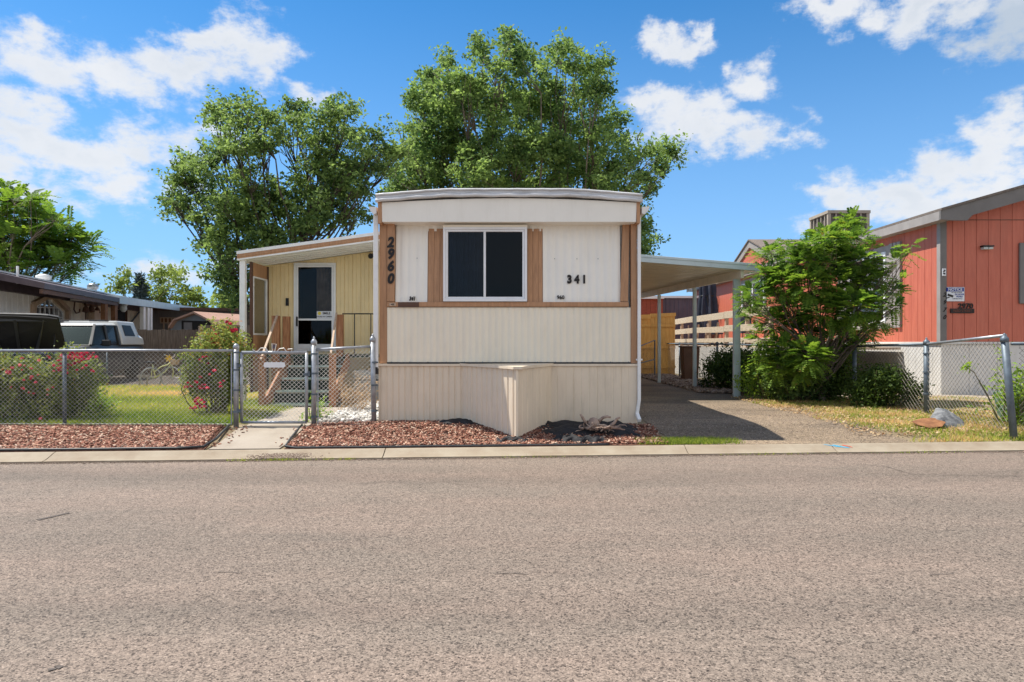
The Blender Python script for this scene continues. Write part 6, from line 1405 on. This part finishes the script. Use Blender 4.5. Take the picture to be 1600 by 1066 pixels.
def tree(name, label, base, fork_z, lobes_px, d, m_leaf, m_bark, trunk_r, leaf, per, twig=.5, per_twig=14, spread=.12, depth=.8, up=.4, aspect=.6, dead=(), cat='tree', group=None, stems=None, sub=True):
    t = thing(name, label, cat, base, group=group); base = Vector(base); lobes = []
    sX = np.mean([l[0] for l in lobes_px]); W = (max(l[0] for l in lobes_px)-min(l[0] for l in lobes_px))/F*d/2
    for i, l in enumerate(lobes_px):
        px, py, r = l[:3]; e = math.sqrt(max(0, 1-((px-sX)/F*d/max(W, .1))**2)); dd = rng.uniform(-1, 1)*depth*W*e if len(l) < 4 else l[3]
        dist = d+dd; c = P(px, py, dist); lobes.append((np.array(c), r/F*dist))
        if sub:   # a second lobe behind, gives the crown its depth
            dd2 = -dd*rng.uniform(.5, 1)+rng.normal(0, .3); c2 = P(px+rng.normal(0, r*.3), py+rng.normal(0, r*.25), d+dd2); lobes.append((np.array(c2), r*.85/F*(d+dd2)))
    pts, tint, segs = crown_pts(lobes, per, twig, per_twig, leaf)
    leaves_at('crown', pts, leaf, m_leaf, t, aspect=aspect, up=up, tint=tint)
    b = MB(); fk = base+Vector((0, 0, fork_z)); stems = stems or [(0, 0)]
    forks = []
    for k, (sx_, sy_) in enumerate(stems):
        f_ = fk+Vector((sx_, sy_, rng.uniform(-.3, .3) if len(stems) > 1 else 0)); limb(b, base+Vector((sx_*.15, sy_*.15, -.1)), f_, trunk_r, trunk_r*.7, .05, 8, 10, k); forks.append(f_)
    b.build('trunk', m_bark, t, smooth=True); b = MB()
    for i, (c, r) in enumerate(lobes):
        c = Vector(c); f_ = min(forks, key=lambda q: (q-c).length)
        if i % 2 == 0 or not sub:
            pts_ = limb(b, f_, c, trunk_r*.18, trunk_r*.04, .07, 7, 6, i+5)
            for k in range(5):
                q = c+Vector(unit(1)[0])*r*.8; limb(b, pts_[5], q, trunk_r*.08, trunk_r*.02, .1, 4, 4, i*7+k)
    b.build('branches', m_bark, t, smooth=True)
    for k, line in enumerate(dead):
        b = MB(); q = [P(px, py, d) for px, py in line]; b.tube(q, [.035*(1-i/len(q))+.008 for i in range(len(q))], 5); b.build('dead_branch', M['bark_grey'], t)
    return t
B_L = [(618,285,22),(612,262,14),(630,300,18),(650,305,26),(800,78,26),(797,64,13),(752,78,16),(770,105,30),(815,100,30),(842,112,24),(876,80,14),(892,78,13),(885,105,28),(925,112,20),(936,100,12),(700,102,18),(690,130,30),(672,140,20),(730,130,36),(672,118,12),
       (660,170,28),(705,180,44),(760,165,48),(815,165,48),(870,165,44),(920,150,34),(938,135,16),(655,215,38),(700,235,48),(760,235,52),(820,235,54),(880,235,50),(930,205,36),(955,185,20),(968,215,24),
       (632,235,22),(640,262,30),(680,280,38),(740,290,44),(800,290,44),(860,290,44),(920,270,42),(960,250,28),(955,290,34),(990,255,22),(1015,240,18),(1040,240,16),(1005,275,24),(985,300,24),(1035,262,14),(1012,300,14),
       (1000,330,18),(1008,355,14),(1012,378,13),(1000,395,10),(625,285,20),(665,195,15),(1050,238,9),(648,152,10)]
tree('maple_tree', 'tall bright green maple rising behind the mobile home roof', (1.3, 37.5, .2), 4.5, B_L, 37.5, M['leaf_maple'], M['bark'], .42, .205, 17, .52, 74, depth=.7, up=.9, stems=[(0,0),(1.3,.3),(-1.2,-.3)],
     dead=[[(640,262),(632,235),(622,200)], [(632,235),(640,222)], [(885,262),(890,225),(893,190)], [(890,240),(905,225),(918,218)], [(892,250),(870,228),(862,205)], [(1000,235),(996,215),(1004,200)]])
A_L = [(378,165,20),(350,172,16),(355,195,26),(335,180,12),(395,195,30),(425,190,26),(440,215,24),(462,170,14),(468,190,12),(478,215,14),(508,180,14),(518,170,12),(545,175,13),(530,195,24),(505,215,22),(550,215,26),(590,215,16),(605,235,18),(575,240,24),(622,240,14),
       (375,235,34),(410,235,28),(330,245,24),(310,262,22),(290,265,16),(275,285,14),(300,290,22),(330,285,26),(270,315,12),(285,325,18),(310,320,22),(298,345,14),(350,320,24),(380,270,26),(520,250,34),(555,260,30),(590,262,20),(490,265,22),
       (375,310,34),(415,300,26),(440,330,34),(400,345,38),(350,360,26),(470,300,24),(500,300,34),(540,300,32),(570,300,20),(480,345,36),(530,340,34),(565,335,18),(360,390,30),(330,375,14),(400,390,34),(440,375,34),(350,415,24),(365,435,22),(345,430,12),(372,455,14),(368,472,9),(395,430,24)]
A_L = [(px, py, r*1.16) for px, py, r in A_L]
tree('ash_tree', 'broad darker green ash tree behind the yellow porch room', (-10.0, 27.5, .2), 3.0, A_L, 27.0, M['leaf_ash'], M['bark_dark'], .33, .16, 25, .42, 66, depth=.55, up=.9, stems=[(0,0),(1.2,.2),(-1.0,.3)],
     dead=[[(478,300),(490,255),(500,215)], [(488,262),(470,235),(462,205)], [(495,235),(512,215),(518,200)], [(500,250),(530,210),(548,168)]])
tree('small_tree', 'pale green low tree far behind the left house roof', (-34, 62, .2), 3.0, [(195,440,16),(215,448,16),(245,432,14),(262,425,12),(275,440,20),(295,452,16),(305,465,12),(255,455,20),(235,460,16),(187,450,9),(250,470,16),(285,470,16),(315,480,10)], 62, M['leaf_far'], M['bark'], .25, .34, 6, .7, 40, depth=.6, sub=True)
tree('small_tree', 'pale green treetop between the ash tree and the porch post', (-24, 56, .2), 2.0, [(352,465,13),(362,478,14),(345,478,9),(372,470,10)], 56, M['leaf_far'], M['bark'], .2, .3, 6, .7, 40, depth=.6)
# spruce
sp = thing('spruce_tree', 'narrow blue grey spruce top before the far pale tree', 'tree', P(220, 535, 60))
sp.location.z = .2
top_ = P(219, 428, 60); pts = []; 
n = 5200; h = rng.uniform(0, 1, n)**.7; a = rng.uniform(0, 2*np.pi, n); rr = (.15+2.0*h)*(.75+.25*np.sin(h*40)); rr = rr*rng.uniform(.4, 1, n)
pts = np.stack([top_.x+rr*np.cos(a), 60+rr*np.sin(a), top_.z-h*(top_.z-.8)], 1)
leaves_at('crown', pts, .4, M['leaf_spruce'], sp, aspect=.3, up=.1, droop=.3)
b = MB(); b.tube([(top_.x, 60, .2), (top_.x, 60, top_.z)], [.22, .02], 8); b.build('trunk', M['bark'], sp)

# ---- compound (feathery) leaves
def fronds(name, bases, dirs, length, pairs, lw_, ll, m, parent, curl=.5, tint=None):
    n = len(bases); d = dirs/np.linalg.norm(dirs, axis=1)[:, None]; side = np.cross(d, np.array([0, 0, 1.])); side /= np.maximum(1e-6, np.linalg.norm(side, axis=1))[:, None]; side += unit(n)*.35; side -= d*(side*d).sum(1)[:, None]; side /= np.linalg.norm(side, axis=1)[:, None]
    nrm = np.cross(side, d); L_ = length*rng.uniform(.65, 1.25, n); V = []; T = []; t0 = (rng.uniform(0, 1, n) if tint is None else tint); VR = []
    prev = None
    for k in range(pairs):
        f = (k+1.2)/(pairs+.7); c = bases+d*(L_*f)[:, None]; c[:, 2] -= curl*L_*f*f*.6
        sz = ll*(1-.35*abs(f-.45)/.55)
        for s in (1, -1):
            dr = side*s*.88+d*.42+nrm*.1+unit(n)*.16; dr[:, 2] -= .18; dr /= np.linalg.norm(dr, axis=1)[:, None]; w = np.cross(nrm, dr); w /= np.maximum(1e-6, np.linalg.norm(w, axis=1))[:, None]
            a = c; tip = c+dr*sz; mid = c+dr*sz*.45+nrm*sz*.08
            V.append(np.stack([a, mid-w*lw_/2, tip, mid+w*lw_/2], 1)); T.append(np.repeat(np.clip(t0+rng.normal(0, .1, n), 0, 1)[:, None], 4, 1))
        if k % 3 == 0:
            if prev is not None:
                w = side*.004*(length/.4); VR.append(np.stack([prev-w, prev+w, c+w, c-w], 1))
            prev = c
    V = np.concatenate(V).reshape(-1, 3); T = np.concatenate(T).ravel()
    if VR: R_ = np.concatenate(VR).reshape(-1, 3); V = np.concatenate([V, R_]); T = np.concatenate([T, np.full(len(R_), .5)])
    return np_mesh(name, V, len(V)//4, 4, m, parent, tint=T)
def feathery(name, label, base, lobes_px, d, nfr, length, pairs, lw_, ll, m, trunk_r, depth, fork, shell=.35, cat='tree', bark='bark'):
    t = thing(name, label, cat, base); base = Vector(base); Bs, Ds, Ts = [], [], []; bb = MB(); tot = sum(l[2]**2 for l in lobes_px)
    limb(bb, base-Vector((0,0,.1)), base+Vector((.0, 0, fork)), trunk_r, trunk_r*.7, .04, 5, 9, 1)
    cm = np.mean([l[0] for l in lobes_px])
    for i, (px, py, r) in enumerate(lobes_px):
        dd = rng.uniform(-1, 1)*depth; r = max(5, r-3); c = P(px, py, d+dd); R_ = r/F*d; n = max(4, int(nfr*r*r/tot)); u = unit(n); rad = R_*(shell+(1-shell)*rng.uniform(0, 1, n)**.5)
        st = np.array(c)+u*rad[:, None]*np.array([1, 1.1, .8])*.8; dr = u*np.array([1, 1, .6])+unit(n)*.35+np.array([0, 0, .25]); Bs.append(st); Ds.append(dr); Ts.append(.42+rng.normal(0, .17, n)+rng.normal(0, .08))
        pts_ = limb(bb, base+Vector((0, 0, fork*rng.uniform(.3, 1))), c, trunk_r*.32, trunk_r*.07, .05, 6, 5, i+2)
        for k in range(min(n, 14)): limb(bb, pts_[4] if k % 2 else pts_[6], Vector(st[k]), trunk_r*.07, trunk_r*.03, .06, 3, 4, k+i*5)
    fronds('crown', np.concatenate(Bs), np.concatenate(Ds), length, pairs, lw_, ll, m, t, tint=np.clip(np.concatenate(Ts), 0, .87 if m is M['leaf_locust'] else 1)); bb.build('branches', M[bark], t, smooth=True)
    return t
RL = [(1332,345,14),(1322,362,24),(1290,375,26),(1340,378,18),(1260,385,18),(1235,390,12),(1232,405,20),(1205,395,16),(1190,400,10),(1262,410,30),(1300,405,34),(1340,410,30),(1362,392,9),(1200,430,20),(1225,440,28),(1265,445,34),(1310,445,36),(1350,440,30),(1375,430,10),(1400,410,12),(1415,395,10),(1425,385,7),(1395,455,16),(1410,440,10),
      (1175,460,18),(1205,470,24),(1245,480,32),(1290,485,36),(1335,480,34),(1368,475,12),(1395,480,12),(1165,475,12),(1175,495,14),(1210,505,24),(1250,520,32),(1300,525,32),(1345,515,26),(1375,505,14),(1190,530,16),(1225,545,26),(1265,555,30),(1310,555,26),(1340,540,14),
      (1200,560,16),(1215,575,18),(1250,580,20),(1285,580,18),(1405,478,6),(1200,585,10)]
feathery('feathery_tree', 'bushy young tree with feathery bright green leaves beside the driveway', (6.05, 13.3, .2), RL, 13.2, 5000, .26, 8, .036, .08, M['leaf_locust'], .075, .75, .9)
AL = [(5,300,20),(22,318,26),(0,335,30),(35,345,24),(55,330,16),(60,350,24),(85,345,16),(20,375,30),(55,375,28),(90,370,26),(115,372,18),(75,395,26),(105,395,24),(132,385,18),(30,405,26),(0,395,24),(60,415,20),(95,415,16),(125,410,14),(140,395,12),(15,430,18),(100,430,10),(48,310,10),(110,350,10),(-25,340,30),(-20,390,30)]
feathery('long_leaf_tree', 'tree with long drooping leaf fronds behind the left house', (-23, 31, .2), AL, 31, 1150, 1.05, 11, .10, .27, M['leaf_ailanthus'], .2, 1.6, 2.6, shell=.3)

# ---- bushes
def bush(name, label, c, rx, ry, rz_, nl, leaf, m, cat='bush', stems=14, group=None, up=.5, tip=0, lumps=9, droop=0, aspect=.55, seed=1, tmean=.4):
    t = thing(name, label, cat, (c[0], c[1], gz(c[0], c[1])), group=group); g = gz(c[0], c[1]); r_ = np.random.default_rng(seed)
    lb = [(np.array([c[0]+r_.uniform(-.65, .65)*rx, c[1]+r_.uniform(-.6, .6)*ry, g+rz_*r_.uniform(.25, .85)]), r_.uniform(.3, .55)) for _ in range(lumps)]
    lb.append((np.array([c[0], c[1], g+rz_*.4]), .8))
    P_, T_ = [], []
    for q, s in lb:
        n = int(nl/len(lb)/9); d = unit(n); st = q+d*np.array([rx, ry, rz_*.55])*s*rng.uniform(.45, 1, n)[:, None]; base_t = rng.normal(0, .15, n)
        for k in range(9): pt = st+d*(k*leaf*.35)+rng.normal(0, leaf*.55, (n, 3)); P_.append(pt); T_.append(tmean+base_t+rng.normal(0, .17, n))
    pts = np.concatenate(P_); tt = np.concatenate(T_); k_ = pts[:, 2] > g+.01; pts, tt = pts[k_], tt[k_]
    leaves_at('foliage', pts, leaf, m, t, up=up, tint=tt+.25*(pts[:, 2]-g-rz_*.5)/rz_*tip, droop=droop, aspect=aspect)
    b = MB()
    for i in range(stems):
        e = Vector((c[0]+r_.uniform(-.8, .8)*rx, c[1]+r_.uniform(-.7, .7)*ry, g+rz_*r_.uniform(.5, 1.05))); limb(b, (c[0]+r_.normal(0, .12)*rx, c[1]+r_.normal(0, .12)*ry, g-.03), e, .012, .004, .12, 5, 5, i+seed)
    b.build('stems', M['stem'], t); return t
def roses(t, spots, r, m='flower_red', seed=0):
    """clusters of many-petalled blooms"""
    r_ = np.random.default_rng(seed); V = []; T = []
    for p, k in spots:
        for _ in range(k):
            c = np.array(p)+r_.normal(0, 1, 3)*np.array([.055, .055, .035]); s = r*r_.uniform(.6, 1.2); tt = r_.uniform(.1, 1)
            for q in range(12):
                n = r_.normal(0, 1, 3); n[2] = abs(n[2])+.2; n /= np.linalg.norm(n); u = np.cross(n, r_.normal(0, 1, 3)); u /= np.linalg.norm(u); w = np.cross(n, u); o = c+n*s*.45
                V += [o-u*s*.5, o-w*s*.5, o+u*s*.5+n*s*.2, o+w*s*.5]; T += [np.clip(tt+r_.normal(0, .15), 0, 1)]*4
    V = np.array(V); o = np_mesh('blossoms', V, len(V)//4, 4, M[m], t, tint=np.array(T)); o['kind'] = 'stuff'
def rspots(lst, d0): return [(tuple(P(px, py, d0+dd)), k) for px, py, dd, k in lst]
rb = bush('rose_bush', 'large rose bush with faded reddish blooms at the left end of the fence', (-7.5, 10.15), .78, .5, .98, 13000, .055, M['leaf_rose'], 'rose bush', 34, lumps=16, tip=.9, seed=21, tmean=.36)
roses(rb, rspots([(6,582,-.3,4),(15,585,-.4,3),(45,596,-.5,2),(60,585,-.4,3),(40,565,-.2,3),(72,620,-.5,2),(80,609,-.5,2),(80,560,-.2,3),(30,575,-.4,3),(52,575,-.5,2),(86,575,-.4,3),(20,600,-.4,1),(62,648,-.4,1),(45,617,-.5,2)], 10.0), .035, 'flower_pink', 1)
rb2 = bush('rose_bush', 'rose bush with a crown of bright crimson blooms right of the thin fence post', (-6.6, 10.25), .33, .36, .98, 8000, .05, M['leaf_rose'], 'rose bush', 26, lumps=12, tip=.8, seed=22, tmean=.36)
roses(rb2, rspots([(104,560,-.25,8),(112,555,-.3,10),(118,558,-.3,8),(127,556,-.3,8),(138,557,-.3,8),(120,566,-.3,5),(108,568,-.25,4),(125,562,0,4),(133,557,0,5),(140,558,.1,5),(132,577,-.1,3),(90,562,-.2,3),(84,578,-.4,3),(93,572,-.3,3),(102,577,-.3,2),(137,581,-.1,2)], 10.05), .04, 'flower_red', 2)
lw2 = bush('low_plant', 'low leafy sprawl beside the crimson rose bush on the lawn', (-6.72, 11.0), .3, .3, .42, 1300, .06, M['leaf_bright'], 'plant', 10, lumps=6, seed=25, tmean=.3)
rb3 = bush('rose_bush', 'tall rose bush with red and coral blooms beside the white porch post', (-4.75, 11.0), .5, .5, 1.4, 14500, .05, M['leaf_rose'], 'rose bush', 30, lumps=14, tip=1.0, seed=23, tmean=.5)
roses(rb3, rspots([(308,637,-.3,6),(318,630,-.4,5),(300,603,-.2,5),(312,598,-.3,5),(320,603,-.3,3),(318,565,0,4),(330,558,0,3),(345,519,.1,6),(355,511,.1,6),(362,516,.1,5),(340,528,.1,4),(336,540,.1,4),(328,586,-.4,3),(340,600,-.4,3),(308,628,-.3,3),(330,548,.2,3)], 10.7), .042, 'flower_red', 3)
b1 = bush('bush', 'dark evergreen shrub in front of the carport side fence', (5.35, 17.2), .8, .9, 1.0, 9000, .07, M['leaf_bush'], 'bush', 16, lumps=9, seed=31, tmean=.3, group=None)
b1b = bush('bush', 'dark shrub in shade behind the front carport post', (5.7, 15.6), .62, .7, .85, 6500, .07, M['leaf_bush'], 'bush', 16, lumps=8, seed=36, tmean=.3)
b2 = bush('bush', 'dense dark undergrowth at the foot of the feathery tree', (6.25, 13.6), .75, .6, .95, 9500, .06, M['leaf_bush'], 'bush', 18, lumps=10, seed=32, tmean=.4)
b3 = bush('bush', 'trailing dark shrub spreading toward the right fence post', (6.62, 12.2), .62, .6, .68, 8500, .055, M['leaf_bush'], 'bush', 18, lumps=10, seed=33, tmean=.45)
b4 = bush('bush', 'light green leafy sprays hanging over the driveway edge', (5.2, 13.9), .5, .45, .9, 2600, .06, M['leaf_bright'], 'bush', 26, lumps=9, seed=34, tmean=.5)
b4b = bush('bush', 'mid green leafy shrub filling the foot of the feathery tree on its left', (5.65, 13.5), .62, .5, .85, 6500, .07, M['leaf_ash'], 'bush', 20, lumps=10, seed=44, tmean=.5, tip=.6)
b5 = bush('low_plant', 'broad bright leaves beside the green tub at the right edge', (7.45, 9.9), .22, .2, .62, 700, .12, M['leaf_bright'], 'plant', 8, lumps=5, seed=35, aspect=.3)
b6 = bush('bush', 'small dark shrub beyond the right rose bush by the back fence', (-7.6, 17.6), .55, .4, 1.0, 3500, .08, M['leaf_bush'], 'bush', 10, lumps=7, seed=37, tmean=.35)
tall = thing('tall_weed', 'tall thin weed behind the leaning right fence post', 'weed', (7.35, 10.0, .2))
b = MB(); b.tube([(6.95,9.75,.25),(6.8,9.75,.6),(6.6,9.75,.95),(6.45,9.75,1.05)], [.012,.01,.007,.004], 5); b.tube([(7.2,10,.2),(7.22,10,.8),(7.25,10,1.35)], [.01,.008,.004], 5); b.build('stem', M['stem'], tall)
pts = np.array([[7.2+rng.normal(0,.05), 10+rng.normal(0,.05), rng.uniform(.3,1.4)] for _ in range(160)]+[[6.5+rng.normal(0,.07), 9.75+rng.normal(0,.05), 1.03+rng.normal(0,.04)] for _ in range(50)]); leaves_at('leaves', pts, .05, M['leaf_bright'], tall)
# dry weed before the landing blocks
dw = thing('dry_weed', 'dry straw coloured weed stalks behind the short fence panel', 'weed', (-2.4, 11.4, .2))
b = MB(); r_ = np.random.default_rng(12); tips = []
for k in range(34):
    a = Vector((-2.55+r_.normal(0, .16), 11.3+r_.normal(0, .15), .2)); d = Vector((r_.normal(0, .3), r_.normal(0, .2), 1)).normalized(); h = r_.uniform(.25, .95)*(1.25 if k < 4 else .75); pts = [a+d*h*i/4+Vector(r_.normal(0, .02, 3)) for i in range(5)]; b.tube(pts, [.005,.004,.004,.003,.002], 4)
    for i in (2, 3, 4):
        for q in range(3): e = pts[i]+Vector(r_.normal(0, .07, 3)); b.tube([pts[i], e], .0022, 3, False); tips.append(tuple(e))
b.build('stalks', M['dry_stem'], dw); leaves_at('dry_leaves', np.repeat(np.array(tips), 3, 0)+rng.normal(0, .015, (len(tips)*3, 3)), .03, M['dead_leaf'], dw)
gl_ = bush('low_plant', 'small green weed at the foot of the gate post', (-2.85, 9.9), .1, .12, .3, 260, .07, M['leaf_bright'], 'plant', 5, lumps=3, seed=38, aspect=.3)
x = rng.uniform(-4.6, -3.75, 1500); y = rng.uniform(9.7, 12.0, 1500); blades('step_grass', np.stack([x, y, zs(x, y)+.004], 1), .07, .014, M['grass'], rng.uniform(.1, .6, 1500), 'green grass tuft beside the porch steps behind the gate')
